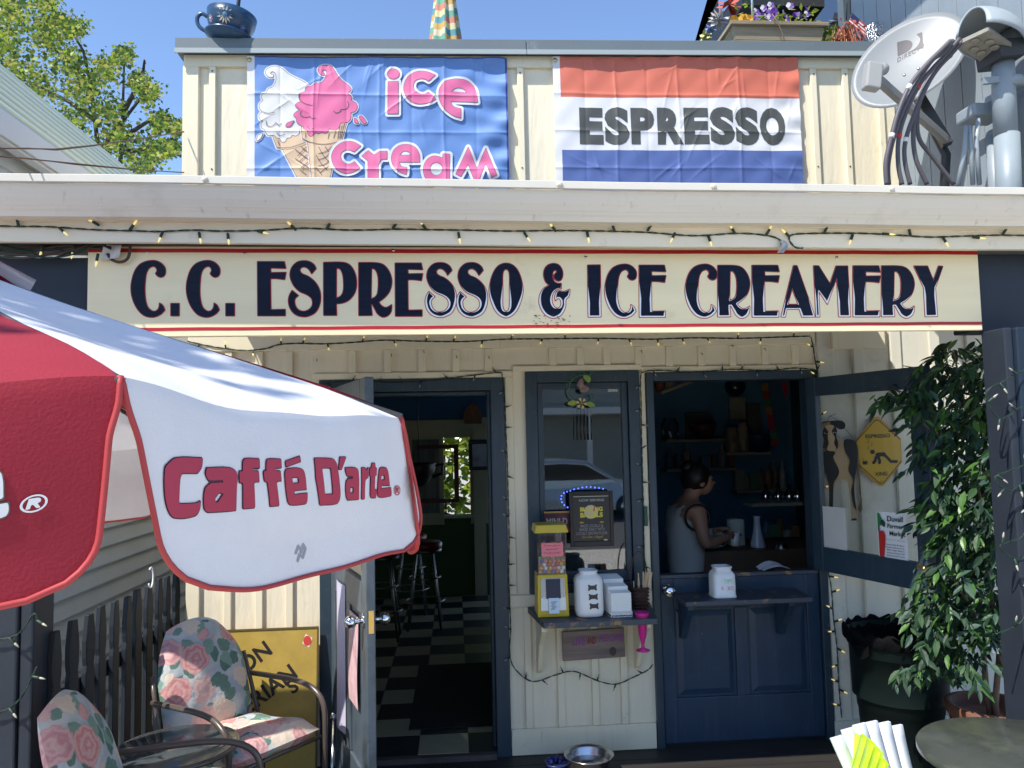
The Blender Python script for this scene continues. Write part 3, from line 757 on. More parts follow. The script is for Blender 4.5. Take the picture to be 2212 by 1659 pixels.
for i in range(5):
    p = Vector((a.x+(b.x-a.x)*i/4.5, 2.2, a.z+(b.z-a.z)*i/4.5+.02))
    q = MB().lathe([(.03, 0), (.045, .04), (.04, .09), (.02, .12)], p, 12)
    tag(q.build('figurine', mat('figurine_%d' % i, [(.25, .06, .03), (.3, .2, .12), (.12, .12, .14), (.28, .05, .05), (.1, .04, .03)][i], .5)), 'small figurine on the slanting high shelf inside, ' + ('first', 'second', 'third', 'fourth', 'fifth')[i] + ' from the left', 'figurine', 'figurines on the high inner shelf')

# clutter on the bar: bottles, cups and boxes, dim in the serving window
rr = random.Random(41)
CL = [('bottle', 'dim bottle'), ('jar', 'dim jar'), ('cup', 'dim cup'), ('box', 'dim carton')]
spots = [(1450+i*19, 1012+rr.uniform(-3, 3), 2.85, 'upper dark back shelf') for i in range(8)] + [(1600+i*16, 1058, 2.8, 'lower dark back shelf') for i in range(7)] + [(1660+i*15, 1168, 2.0, 'side shelf below the carafes') for i in range(5)]
for nm, u0, u1, v, y in (('back_shelf', 1440, 1590, 1014, 2.75), ('back_shelf', 1592, 1712, 1060, 2.7), ('side_shelf', 1650, 1730, 1170, 1.9)): shelf_line(nm, u0, u1, v, y, .22)
ordn = ['first', 'second', 'third', 'fourth', 'fifth', 'sixth', 'seventh', 'eighth']; cnt = {}
for u, v, y, where in spots:
    b = PY(u, v, y); k = rr.randrange(4); cnt[where] = cnt.get(where, 0)+1; c = rr.choice([(.35, .3, .22), (.12, .2, .3), (.35, .08, .05), (.1, .22, .12), (.42, .4, .38), (.25, .14, .06)])
    m_ = mat('clutter_%d' % rr.randrange(100, 999), c, .3)
    if k == 3:
        w_ = rr.uniform(.03, .05); h_ = rr.uniform(.1, .2); q = MB().box(b.x-w_, b.x+w_, y, y+.07, b.z, b.z+h_)
    else:
        r_ = rr.uniform(.022, .04); h_ = (.24, .15, .09)[k]*rr.uniform(.8, 1.2)
        q = MB().lathe([[(r_, 0), (r_, h_*.6), (r_*.4, h_*.75), (r_*.38, h_)], [(r_, 0), (r_*1.1, h_*.8), (r_*.8, h_*.85), (r_*.85, h_)], [(r_*.8, 0), (r_*1.1, h_), (r_, h_), (r_*.7, .01)]][k], b+Vector((0, .04, 0)), 12)
    tag(q.build(CL[k][0] if k != 3 else 'carton', m_), CL[k][1]+' on the '+where+', '+ordn[cnt[where]-1]+' from the left', CL[k][0], 'goods on the '+where)
# ------------------------------------------------------------------ the long shop sign
GL = {}
GL['C'] = ([[(380, 97), (480, 125), (545, 190), (560, 250), (545, 310), (500, 337), (450, 322), (418, 285, 1), (440, 240), (425, 200), (385, 178), (320, 210), (280, 290), (265, 400), (258, 520), (268, 660), (300, 770), (350, 822), (395, 836), (440, 820), (470, 770), (475, 715, 1), (520, 750), (550, 815, 1), (490, 875), (380, 917), (250, 890), (150, 790), (85, 650), (62, 500), (85, 340), (140, 210), (230, 130)]])
GL['.'] = [[(640, 722, 1), (758, 722, 1), (757, 897, 1), (641, 897, 1)]]
GL['E'] = [[(1683, 135, 1), (2058, 135, 1), (2078, 228, 1), (1862, 220, 1), (1868, 292, 1), (2080, 288, 1), (2062, 387, 1), (1960, 373, 1), (1862, 371, 1), (1868, 820, 1), (2070, 815, 1), (2070, 902, 1), (1688, 902, 1)]]
GL['S'] = [[(355, 102), (440, 115), (505, 160), (533, 215, 1), (470, 287, 1), (440, 235), (400, 200), (355, 188), (312, 205), (298, 245), (330, 288), (420, 328), (510, 400), (575, 500), (598, 610), (585, 730), (530, 840), (440, 895), (350, 910), (240, 880), (165, 800), (135, 690), (150, 600), (187, 532, 1), (275, 605, 1), (235, 640), (220, 690), (240, 770), (290, 820), (360, 835), (430, 810), (475, 760), (485, 700), (465, 640), (400, 590), (300, 545), (220, 470), (170, 370), (158, 290), (185, 195), (260, 122)]]
GL['P'] = [[(645, 125, 1), (930, 125), (1030, 170), (1100, 290), (1120, 430), (1095, 560), (1020, 660), (930, 708), (825, 722, 1), (830, 890, 1), (647, 890, 1)], [(828, 205, 1), (880, 215), (920, 290), (935, 400), (930, 540), (895, 610), (825, 648, 1)]]
GL['R'] = [[(1155, 128, 1), (1420, 132), (1520, 165), (1600, 270), (1632, 400), (1600, 540), (1530, 630), (1440, 700, 1), (1480, 750), (1540, 780), (1590, 765), (1630, 738, 1), (1622, 830), (1580, 890), (1505, 915), (1430, 870), (1390, 800), (1352, 728, 1), (1330, 730, 1), (1345, 890, 1), (1157, 893, 1)], [(1338, 208, 1), (1385, 220), (1425, 290), (1440, 400), (1430, 560), (1400, 620), (1330, 658, 1)]]
GL['O'] = [[(1080, 137), (1190, 175), (1270, 290), (1315, 460), (1318, 570), (1280, 720), (1200, 860), (1080, 925), (960, 865), (880, 730), (840, 570), (850, 430), (895, 280), (970, 175)], [(1078, 222), (1115, 245), (1130, 310), (1130, 520), (1130, 750), (1115, 815), (1080, 838), (1045, 815), (1028, 750), (1028, 520), (1028, 310), (1043, 245)]]
GL['&'] = [[(1760, 142), (1840, 160), (1890, 230), (1900, 300), (1880, 370), (1835, 392), (1790, 365), (1778, 315), (1800, 280), (1818, 262), (1800, 238), (1775, 240), (1755, 275), (1752, 340), (1775, 400), (1820, 428), (1878, 430, 1), (1878, 502, 1), (1830, 505), (1775, 545), (1745, 620), (1745, 690), (1770, 760), (1815, 790), (1860, 775), (1880, 710), (1860, 655), (1830, 645), (1795, 678, 1), (1790, 620), (1810, 560), (1850, 538), (1920, 548), (2003, 515, 1), (1990, 610), (1945, 665), (1940, 760), (1890, 870), (1820, 920), (1750, 930), (1660, 890), (1590, 800), (1562, 700), (1575, 590), (1625, 505), (1710, 455, 1), (1660, 410), (1630, 330), (1635, 240), (1680, 170)]]
GL['I'] = [[(125, 165, 1), (305, 162, 1), (315, 912, 1), (135, 914, 1)]]
GL['A'] = [[(1010, 172, 1), (1060, 172, 1), (1320, 912, 1), (1130, 914, 1), (1095, 800, 1), (912, 800, 1), (890, 912, 1), (832, 912, 1)], [(990, 495, 1), (1078, 735, 1), (925, 735, 1)]]
GL['M'] = [[(1302, 175, 1), (1375, 175, 1), (1540, 440, 1), (1625, 178, 1), (1793, 178, 1), (1833, 910, 1), (1668, 910, 1), (1637, 330, 1), (1500, 730, 1), (1372, 530, 1), (1390, 912, 1), (1337, 912, 1)]]
GL['Y'] = [[(1282, 178, 1), (1480, 178, 1), (1565, 390, 1), (1640, 178, 1), (1700, 182, 1), (1592, 490, 1), (1622, 905, 1), (1447, 908, 1), (1425, 490, 1)]]
S_ = 600/2212
def bx(x0, X0, X1, Y0, Y1): return (x0+X0*S_, 1000+Y0*S_, x0+X1*S_, 1000+Y1*S_)
LET = [('C', bx(500, 62, 560, 97, 917)), ('.', bx(500, 640, 758, 722, 897)), ('C', bx(500, 865, 1350, 97, 917)), ('.', bx(500, 1438, 1560, 722, 897)),
       ('E', (1014.6, 1031, 1125.8, 1243)), ('S', bx(1100, 135, 598, 102, 910)), ('P', bx(1100, 645, 1120, 125, 890)), ('R', bx(1100, 1155, 1632, 128, 915)),
       ('E', bx(1100, 1683, 2080, 135, 902)), ('S', (1675, 1034.7, 1796.3, 1249.5)), ('S', bx(1700, 362, 808, 128, 925)), ('O', bx(1700, 838, 1320, 137, 925)),
       ('&', bx(1700, 1560, 2003, 142, 930)), ('I', bx(2280, 125, 315, 162, 914)), ('C', bx(2280, 373, 832, 150, 932)), ('E', bx(2280, 872, 1258, 166, 917)),
       ('C', bx(2280, 1540, 1998, 150, 930)), ('R', (2825.8, 1045.6, 2951.7, 1253)), ('E', bx(2850, 408, 803, 168, 915)), ('A', bx(2850, 832, 1320, 172, 914)),
       ('M', bx(2850, 1302, 1835, 175, 912)), ('E', (3358, 1047.5, 3465, 1247)), ('R', bx(3250, 812, 1288, 175, 930)), ('Y', bx(3250, 1282, 1700, 178, 908))]
SY = -1.215
sign_m = mat('sign_cream_paint', (.86, .72, .44), .38, var=.05, vscale=2.5, grain=(.3, 1, 3), dirt=((.62, .50, .30), 5, .6, .85), bump=.04, bscale=30)
ink = mat('sign_navy_ink', (.006, .009, .022), .35, spec=.15, var=.35, vscale=30, grain=(.3, 1, 2))
wht = mat('sign_highlight_white', (.80, .79, .78), .4)
s0 = PY(190, 531, SY); s1 = PY(2112, 545, SY); s2 = PY(2118, 720, SY)
ZT = lambda x: 2.527-.006*(x-.4); ZB = lambda x: 2.165-.003*(x-.4)
sign = thing('shop_sign', 'long cream hand-painted shop sign with navy lettering between red stripes under the gutter', 'sign', (.4, SY, 2.16))
sx0, sx1 = s0.x, s1.x
sb = MB().hexa([Vector(p) for p in ((sx0, SY+.022, ZB(sx0)), (sx1, SY+.022, ZB(sx1)), (sx1, SY, ZB(sx1)), (sx0, SY, ZB(sx0)), (sx0, SY+.022, ZT(sx0)), (sx1, SY+.022, ZT(sx1)), (sx1, SY, ZT(sx1)), (sx0, SY, ZT(sx0)))])
board = bevel(sb.build('sign_board', sign_m, sign), .003)
st_ = MB()
for (zz, h) in (('t', .016), ('b', .013)):
    n = 40
    vs = []
    for i in range(n+1):
        x = sx0+.002+(sx1-sx0-.004)*i/n
        u = 0
        z = (ZT(x)-.026 if zz == 't' else ZB(x)+.024)+.0006*math.sin(i*1.7)
        vs += [(x, SY-.0012, z), (x, SY-.0012, z+h)]
    MBs = MB(); MBs.add(vs, [(2*i, 2*i+2, 2*i+3, 2*i+1) for i in range(n)]); MBs.build('red_stripe', red_paint, sign)
for li, (ch, (X0, Y0, X1, Y1)) in enumerate(LET):
    loops = GL[ch]; allp = [p for l in loops for p in l]
    gx0 = min(p[0] for p in allp); gx1 = max(p[0] for p in allp); gy0 = min(p[1] for p in allp); gy1 = max(p[1] for p in allp)
    out = []
    for l in loops:
        d = spline(l, n=5)
        q = []
        for (x, y) in d:
            w = PY((X0+(x-gx0)/(gx1-gx0)*(X1-X0))*KP, (Y0+(y-gy0)/(gy1-gy0)*(Y1-Y0))*KP, SY)
            q.append((w.x, w.z))
        out.append(q)
    f = Field(out, .0034, .008)
    D = Decal(wallfn(SY))
    D.layer(f.xs, f.ys, f.F-.0034, .0010, 0)
    if li >= 9:
        zs = f.Y; zmid = np.mean([p[1] for p in out[0]])
        low = np.clip((zmid+.02-zs)/.07, 0, 1)
        gx = np.gradient(f.F, axis=1)/.0034; gz = np.gradient(f.F, axis=0)/.0034
        inset = low*.0075*np.clip(np.abs(gx)*.9+np.clip(-gz, 0, 1)*.8-.1*np.sin(zs*40), 0, 1)
        D.layer(f.xs, f.ys, f.F, .0018, 1)
        D.layer(f.xs, f.ys, f.F+inset, .0026, 2)
    else:
        D.layer(f.xs, f.ys, f.F, .0026, 2)
    o = D.build('letter', [red_paint, wht, ink], sign)
# paint chips and screws
chip = mat('bare_wood_chip', (.14, .07, .035), .8)
rr = random.Random(5); D = Decal(wallfn(SY))
for k in range(26):
    c = PY(1183+rr.gauss(0, 22), 690+rr.gauss(0, 7), SY)
    a = rr.uniform(.002, .008); b_ = rr.uniform(.0012, .003)
    D.poly([[(c.x+a*math.cos(t)*rr.uniform(.6, 1.2), c.z+b_*math.sin(t)*rr.uniform(.5, 1.3)) for t in np.linspace(0, 5.5, 7)]], .0032+.0002*k, 0)
D.build('paint_chip', [chip], sign)['kind'] = 'stuff'
for (u, v) in ((529, 548), (850, 541), (1265, 556), (1807, 557), (318, 545)):
    c = PY(u, v, SY); MB().cyl((c.x, SY, c.z), (c.x, SY-.004, c.z), .006, n=10).build('screw', steel, sign)

# ------------------------------------------------------------------ banners on the parapet
def fold_cloth(a0, a1, b0, b1, seed, right_pull):
    rs = np.random.RandomState(seed)
    ph = rs.uniform(0, 6.28, 12)
    A = a1-a0; B = b1-b0
    creases = [(rs.uniform(.05, 1), rs.uniform(.2, 1), rs.choice([1.3, 1.1, 1.7, .6, 2.2, 2.5])+rs.normal(0, .2), rs.uniform(.04, .14)) for _ in range(26)]
    def H(a, b):
        s = (a-a0)/A; t = (b-b0)/B
        h = .011+.0030*np.sin(s*11+ph[0]+2*t)+.0024*np.sin(s*19+ph[1]-3.5*t)+.0022*np.sin(t*8+ph[2]+3*s)
        h = h+.0010*np.sin((s*1.7-t)*31+ph[3])
        for c in (.25, .5, .75):                                   # crisp fold creases from the packet
            h = h+.0060*np.exp(-np.abs(s-c-.003*np.sin(t*9+ph[6]))*A/.009)
            h = h+.0055*np.exp(-np.abs(t-c-.003*np.sin(s*8+ph[7]))*B/.009)
        for c in (.125, .375, .625, .875):
            h = h-.0034*np.exp(-np.abs(s-c)*A/.010)
        for (cx, cy, an, ln) in creases:                           # short random wrinkles
            u = (s-cx)*A*np.cos(an)+(t-cy)*B*np.sin(an); v = -(s-cx)*A*np.sin(an)+(t-cy)*B*np.cos(an)
            h = h+.0042*np.exp(-np.abs(v+.25*u*u)/.008)*np.exp(-(u/ln)**2)
        w = np.clip((s-.78)/.22, 0, 1)                             # pulls towards the right edge
        h = h+right_pull*w*(.010*np.sin((t*1.0-s*1.1)*24+ph[8])+.006*np.sin((t*1.3+s*.4)*37+ph[9]))
        h = h+.012*np.exp(-(1-t)*B/.02)*np.abs(np.sin(s*26+ph[10]))*.5
        return h
    return H
def banner(name, lab, X0, X1, Z0, Z1f, base, yb, seed, pull, regions):
    """Z1f: top edge function of x"""
    H = fold_cloth(X0, X1, Z0, Z1f(X0), seed, pull)
    t = thing(name, lab, 'banner', ((X0+X1)/2, yb, Z0))
    nx, nz = 280, 160
    zmx = max(Z1f(X0), Z1f(X1))+.002
    GA, GB = np.meshgrid(np.linspace(X0, X1, 421), np.linspace(Z0, zmx, 261)); HG = H(GA, GB)
    def fn(a, b, off):
        i = min(max((a-X0)/(X1-X0)*420, 0), 419.999); j = min(max((b-Z0)/(zmx-Z0)*260, 0), 259.999); i0 = int(i); j0 = int(j); fi = i-i0; fj = j-j0
        h = (HG[j0, i0]*(1-fi)+HG[j0, i0+1]*fi)*(1-fj)+(HG[j0+1, i0]*(1-fi)+HG[j0+1, i0+1]*fi)*fj
        return (a, yb-off-float(h), b)
    xs = np.linspace(X0, X1, nx+1); vs = []; fs = []; mi = []
    for j in range(nz+1):
        for i in range(nx+1):
            x = xs[i]; zt = Z1f(x); z = Z0+(zt-Z0)*j/nz
            vs.append(fn(x, z, 0))
    for j in range(nz):
        for i in range(nx):
            fs.append((j*(nx+1)+i, j*(nx+1)+i+1, (j+1)*(nx+1)+i+1, (j+1)*(nx+1)+i))
            mi.append(regions(i/nx, j/nz))
    me = bpy.data.meshes.new('cloth'); me.from_pydata(vs, [], fs)
    for m in base: me.materials.append(m)
    me.polygons.foreach_set('material_index', mi); me.polygons.foreach_set('use_smooth', [True]*len(fs)); me.update()
    cl = link('cloth', me, t)
    for (x, z) in ((X0+.014, Z1f(X0)-.022), (X0+.014, Z0+.03)):
        MB().lathe([(.007, 0), (.013, .002), (.013, .004), (.006, .005)], (x, yb-float(H(x, z))-.001, z), 14, M=Matrix.Rotation(R_(90), 3, 'X').to_4x4()).build('grommet', brass, t)
    return t, fn, H
YBN = .073
fab = lambda n, c: mat(n, c, .55, bump=.10, bscale=160, var=.03, vscale=5, trans=.12)
blue_f = fab('banner_blue', (.15, .29, .62)); white_f = fab('banner_white', (.78, .78, .80)); hem_f = fab('banner_dark_hem', (.03, .05, .30))
iX0 = PY(535, 250, YBN).x; iX1 = PY(1097, 250, YBN).x
bt, bfn, bH = banner('ice_cream_banner', 'blue banner with two soft ice cream cones and pink ICE CREAM lettering', iX0, iX1, 3.09, lambda x: PY(535, 125, YBN).z+.0115*(x-iX0), [blue_f, white_f, hem_f], YBN, 4, 1.0,
                     lambda s, t: 1 if s < .028 else (2 if t > .988 or s > .992 else 0))
pink_f = fab('banner_pink', (.80, .17, .36)); cream_f = fab('ice_cream_white', (.80, .79, .75)); cone_f = fab('cone_tan', (.74, .53, .34)); grey_f = fab('outline_grey', (.15, .10, .12))
def on_banner(cr, pts, n=5, closed=True):
    out = []
    for (a, b) in spline(pts, closed, n):
        u, v = cr((a, b)); w = PY(u, v, YBN-.012); out.append((w.x, w.z))
    return out
c3 = crop(980, 220, 520, 1797); c4 = crop(1250, 220, 770, 2212)
D = Decal(bfn); CELL = .0042
def put(loops, layers):
    f = Field(loops, CELL, .03)
    for (grow, off, mi) in layers: D.layer(f.xs, f.ys, f.F-grow, off, mi)
def strokes(cr, lines, w, off, mi):
    f = lines_field([on_banner(cr, l, closed=False) for l in lines], .0032, .008); D.layer(f.xs, f.ys, f.F-w, off, mi)
# mats: 0 white 1 grey 2 pink 3 ice white 4 cone
coneL = [(315, 1060, 1), (385, 1250, 1), (455, 1265, 1), (640, 1620, 1), (760, 1850, 1), (850, 1850, 1), (860, 1000, 1)]
coneR = [(715, 960, 1), (730, 1130, 1), (800, 1165, 1), (855, 1640, 1), (890, 1900, 1), (1030, 1900, 1), (1110, 1640, 1), (1205, 1190, 1), (1268, 1140, 1), (1330, 905, 1)]
iceL = [(355, 150), (430, 165), (540, 250), (640, 305), (750, 355), (800, 410), (830, 700), (800, 980), (700, 975), (685, 1045), (640, 1085), (590, 1078), (560, 1112), (520, 1115), (490, 1165), (450, 1168), (420, 1125), (380, 1115), (345, 1080), (270, 1085), (232, 1040), (220, 1000, 1), (180, 985), (172, 930), (200, 895, 1), (150, 860), (150, 800), (195, 770, 1), (150, 720), (150, 660), (198, 615, 1), (176, 560), (200, 525), (250, 510, 1), (265, 460), (325, 430), (365, 370), (378, 300), (362, 240), (325, 220), (297, 238), (310, 262), (336, 262), (330, 295), (290, 300), (248, 270), (233, 220), (275, 175)]
iceR = [(1060, 130), (1120, 145), (1165, 200), (1220, 290), (1280, 350), (1350, 400), (1390, 460), (1345, 520, 1), (1400, 570), (1390, 612, 1), (1450, 640), (1475, 690), (1450, 750), (1385, 775, 1), (1385, 850), (1340, 900), (1250, 915, 1), (1200, 1000), (1130, 1005), (1095, 985, 1), (1060, 1050), (985, 1045), (950, 1060), (910, 1050), (860, 1095), (815, 1080), (800, 1020, 1), (750, 990), (745, 965), (690, 940), (655, 900), (650, 850, 1), (612, 810), (640, 770), (700, 745, 1), (640, 690), (650, 650), (715, 620, 1), (686, 580), (690, 520), (770, 485, 1), (780, 430), (860, 410, 1), (910, 375), (980, 370), (1030, 320), (1060, 250), (1050, 200), (1020, 190), (1000, 215), (1020, 235), (1030, 262), (985, 260), (950, 220), (945, 180), (985, 140)]
put([on_banner(c3, coneL)], ((.010, .0010, 0), (.003, .0016, 1), (0, .0022, 4)))
put([on_banner(c3, iceL)], ((.010, .0012, 0), (.003, .0026, 1), (0, .0032, 3)))
put([on_banner(c3, coneR)], ((.008, .0036, 0), (.003, .0041, 1), (0, .0046, 4)))
put([on_banner(c3, iceR)], ((.009, .0034, 0), (.003, .0050, 1), (0, .0056, 2)))
for c_, pts, mi_ in ((c3, [(505, 950), (530, 915), (615, 885, 1), (560, 960), (515, 965)], 2), (c3, [(110, 1150), (130, 1090), (195, 1062, 1), (160, 1130), (120, 1160)], 3), (c3, [(1440, 900), (1445, 850), (1490, 915), (1465, 922)], 2), (c3, [(1510, 820), (1590, 880), (1590, 915), (1540, 900)], 2)):
    put([on_banner(c_, pts)], ((.008, .0037, 0), (.003, .0058, 1), (0, .0062, mi_)))
strokes(c3, [[(195, 770), (270, 790), (355, 768)], [(240, 890), (250, 950), (300, 965), (340, 945), (370, 910)], [(370, 910), (410, 945), (445, 920)], [(380, 1055), (430, 1088), (488, 1068)], [(395, 1150), (418, 1222)], [(380, 1250), (560, 1250), (775, 1180)],
               [(632, 1275), (810, 1410)], [(632, 1400), (820, 1530)], [(715, 1240), (800, 1310)], [(665, 1365), (785, 1240)], [(690, 1445), (800, 1340)], [(715, 1535), (810, 1450)], [(700, 1560), (790, 1625)]], .0019, .0064, 1)
strokes(c3, [[(730, 1130), (860, 1185), (1040, 1205), (1205, 1175)], [(775, 1050), (775, 1120)], [(1095, 1050), (1078, 1130)], [(1185, 1025), (1155, 1120)], [(1240, 950), (1210, 1130)], [(1270, 935), (1235, 1130)], [(1300, 920), (1255, 1120)],
               [(950, 1240), (1010, 1350), (1085, 1440)], [(915, 1355), (980, 1460), (1065, 1555)], [(1040, 1240), (1090, 1310)], [(950, 1335), (1060, 1300), (1130, 1235)], [(945, 1420), (1040, 1385), (1100, 1330)], [(945, 1505), (1040, 1480), (1090, 1430)], [(920, 1530), (1000, 1630)], [(980, 1590), (1085, 1510)]], .0019, .0066, 1)
strokes(c3, [[(690, 520), (690, 590), (760, 650), (870, 680)], [(715, 750), (705, 800), (750, 835), (830, 830)], [(830, 825), (860, 858), (905, 848)], [(1155, 755), (1190, 780), (1245, 760), (1255, 730)], [(1255, 735), (1330, 720), (1360, 670), (1345, 625)], [(800, 960), (830, 1000), (890, 998)]], .0022, .0068, 1)
letters = [[ell(860, 213, 67, 57)], [[(802, 302, 1), (915, 297, 1), (915, 663, 1), (797, 663, 1)]],
           [[(1335, 228, 1), (1240, 190), (1130, 185), (1040, 230), (985, 320), (985, 430), (1040, 510), (1130, 552), (1230, 548), (1290, 530), (1340, 500, 1), (1255, 422, 1), (1210, 448), (1150, 440), (1100, 400), (1085, 340), (1110, 290), (1160, 270), (1210, 272), (1258, 298, 1)]],
           [[(1600, 268), (1700, 290), (1780, 370), (1812, 530, 1), (1503, 520, 1), (1540, 580), (1622, 605, 1), (1620, 708, 1), (1530, 680), (1430, 600), (1380, 500), (1380, 390), (1430, 310), (1510, 275)], [(1508, 415, 1), (1560, 375), (1600, 365), (1655, 380), (1692, 422, 1)]],
           [[(490, 1022, 1), (420, 980), (340, 968), (250, 1000), (185, 1070), (162, 1150), (190, 1250), (260, 1315), (340, 1330), (420, 1310), (482, 1270, 1), (418, 1200, 1), (370, 1225), (310, 1215), (270, 1170), (268, 1110), (310, 1070), (360, 1068), (418, 1088, 1)]],
           [[(503, 1132, 1), (575, 1072, 1), (640, 1125, 1), (700, 1088), (788, 1082, 1), (788, 1172, 1), (725, 1178), (690, 1240, 1), (690, 1500, 1), (572, 1500, 1), (572, 1190, 1)]],
           [[(1000, 1008), (1090, 1030), (1150, 1110), (1160, 1210, 1), (925, 1210, 1), (950, 1255), (1015, 1272, 1), (1008, 1350, 1), (930, 1320), (860, 1250), (838, 1160), (860, 1080), (920, 1025)], [(930, 1130, 1), (965, 1092), (1000, 1085), (1040, 1100), (1060, 1130, 1)]],
           [[(1330, 1138), (1418, 1160, 1), (1420, 1115, 1), (1497, 1115, 1), (1495, 1490, 1), (1430, 1470, 1), (1340, 1472), (1240, 1420), (1198, 1300), (1220, 1210), (1270, 1155)], ell(1345, 1285, 70, 72)],
           [[(1705, 1035, 1), (1803, 1275, 1), (1905, 1045, 1), (2028, 1355, 1), (1968, 1385, 1), (1905, 1215, 1), (1800, 1480, 1), (1703, 1225, 1), (1625, 1370, 1), (1565, 1340, 1)]]]
for k, lt_ in enumerate(letters):
    loops = [on_banner(c4, l) for l in lt_]
    f = Field(loops[:1], CELL, .035); D.layer(f.xs, f.ys, f.F-.0165, .0072+.0002*k, 0)
    put(loops, ((.0022, .0094, 1), (0, .0100, 2)))
D.build('banner_print', [white_f, grey_f, pink_f, cream_f, cone_f], bt)
# ESPRESSO banner
red_f = fab('banner_red', (.68, .18, .115)); blue2_f = fab('banner_navy_blue', (.10, .155, .39)); ink_f = fab('banner_black_ink', (.085, .09, .085))
eX0 = PY(1196, 250, YBN).x; eX1 = PY(1727, 250, YBN).x; eT = lambda x: PY(1196, 125, YBN).z+.0105*(x-eX0)
zr = PY(1460, 216, YBN).z; zb_ = PY(1460, 329, YBN).z; eZ0 = 3.10
def ereg(s, t):
    z = eZ0+(eT(eX0)-eZ0)*t
    if s < .028: return 1
    return 0 if z > zr else (1 if z > zb_ else 2)
et, efn, eH = banner('espresso_banner', 'red, white and blue banner reading ESPRESSO in bold black letters', eX0, eX1, eZ0, eT, [red_f, white_f, blue2_f], YBN, 9, .45, ereg)
D = Decal(efn)
EL = [(1252, 1288, 231, 312), (1295, 1331, 231, 312), (1338, 1371, 231, 311), (1379, 1419, 231, 311), (1423, 1459, 231, 311), (1464, 1500, 231, 312), (1503, 1539, 231, 313), (1544, 1580, 233, 314)]
EL = [(482, 635), (652, 808), (828, 976), (1005, 1170), (1183, 1340), (1358, 1512), (1528, 1678), (1695, 1852)]
for ch, (a, b) in zip('ESPRESSO', EL):
    q0 = PY((2000+a*1300/2212)*KP, (150+712*1300/2212)*KP, YBN-.012); q1 = PY((2000+b*1300/2212)*KP, (150+468*1300/2212)*KP, YBN-.012)
    ov = .004 if ch in 'SO' else 0
    put_text(D, ch, q0.x, q1.x, q0.z-ov, q1.z+ov, .0016, 0, bold=.06, maxlen=.012)
D.build('banner_print', [ink_f], et)
# ------------------------------------------------------------------ big umbrella at the left
W3 = lambda x, d, z: CAM + C_RT*0 + Vector((x*math.cos(YAW)+d*math.sin(YAW), -x*math.sin(YAW)+d*math.cos(YAW), z))   # camera-levelled metres -> place
USC = .62
uL = PD(262, 800, 1.40*USC); uR = PD(868, 886, 2.30*USC)
NP = 12
e = uR-uL; elen = e.length; eh = e.normalized()
nt = Vector((0, 0, 1)); nt = (nt-eh*nt.dot(eh)).normalized()
inw = nt.cross(eh).normalized()
if inw.dot(C_RT) > 0: inw = -inw
apo = elen*.5/math.tan(math.pi/NP); rad = elen*.5/math.sin(math.pi/NP)
uC = (uL+uR)/2+inw*apo
corners = []
ax = (uL-uC).normalized(); ay = nt.cross(ax)
sg = 1 if (uR-uC).dot(ay) > 0 else -1
for k in range(NP):
    a = sg*k*2*math.pi/NP; corners.append(uC+(ax*math.cos(a)+ay*math.sin(a))*rad)
UH_ = .40
apex = uC+nt*UH_
FLH = .243
cred = (.31, .012, .028)
um_white = mat('umbrella_white_canvas', (.74, .74, .77), .75, var=.04, vscale=6, bump=.12, bscale=260, trans=.16)
um_red = mat('umbrella_red_canvas', cred, .75, var=.08, vscale=6, bump=.14, bscale=260, trans=.16)
bind = mat('red_binding_tape', (.40, .040, .042), .6)
ulogo = mat('logo_crimson', (.40, .025, .065), .6); ulogo_e = mat('logo_dark_edge', (.03, .008, .03), .6)
logo_w = mat('logo_white', (.74, .74, .72), .6); logo_k = mat('logo_olive_edge', (.12, .11, .07), .6)
umb = thing('patio_umbrella', 'large open octagonal patio umbrella with red and white panels and Caffé D\'arte lettering', 'umbrella', tuple(uC-nt*1.6))
def panel_top(k):
    A, B = corners[k], corners[(k+1) % NP]; nrm = ((A-apex).cross(B-apex)).normalized()
    if nrm.dot(nt) < 0: nrm = -nrm
    def fn(s, t):
        s2 = s
        edge = A.lerp(B, s2); p = apex.lerp(edge, .03+.97*t)
        sag = (-.030 if k in (0, NP-1) else -.055)*math.sin(math.pi*s)*t*(1.15-.5*t) - .012*math.sin(math.pi*t) - .010*max(0, (t-.84)/.16)**2
        rip = .002*math.sin(s*17+k)*t*t+.003*math.sin(s*9+t*8+k*2)*t
        return p+nrm*(sag+rip)
    return fn
def flap(k):
    A, B = corners[k], corners[(k+1) % NP]; E = B-A; dn_ = -nt+(eh*.24 if k in (0, 1) else Vector((0, 0, 0))); out = E.cross(dn_).normalized()
    if out.dot((A+B)/2-uC) < 0: out = -out
    PT_ = panel_top(k)
    def base(s, t):
        # gently billowing hanging cloth; top edge follows the sag of the panel
        p = PT_(min(max(s, -.08), 1.1), 1)+dn_*(t*FLH)
        b = .010*math.sin(math.pi*min(t*1.3, 1))*math.sin(math.pi*s)+.009*t*math.sin(s*5.2+k*1.7)*.6+.004*t*math.sin(s*11+k)+.02*math.sin(math.pi*s)*(1-abs(1-2*t))*0
        return p+out*(.0025*min(1, t*20)+b)
    return base, out
def flap_bounds(t):
    q = min(1, max(0, (t-.10)/.22)); l = .001+.012*(q*q*(3-2*q))+.012*t*t
    if t > .76:
        q = (t-.76)/.24; l += .10*(1-math.sqrt(max(0, 1-q*q)))
    return l
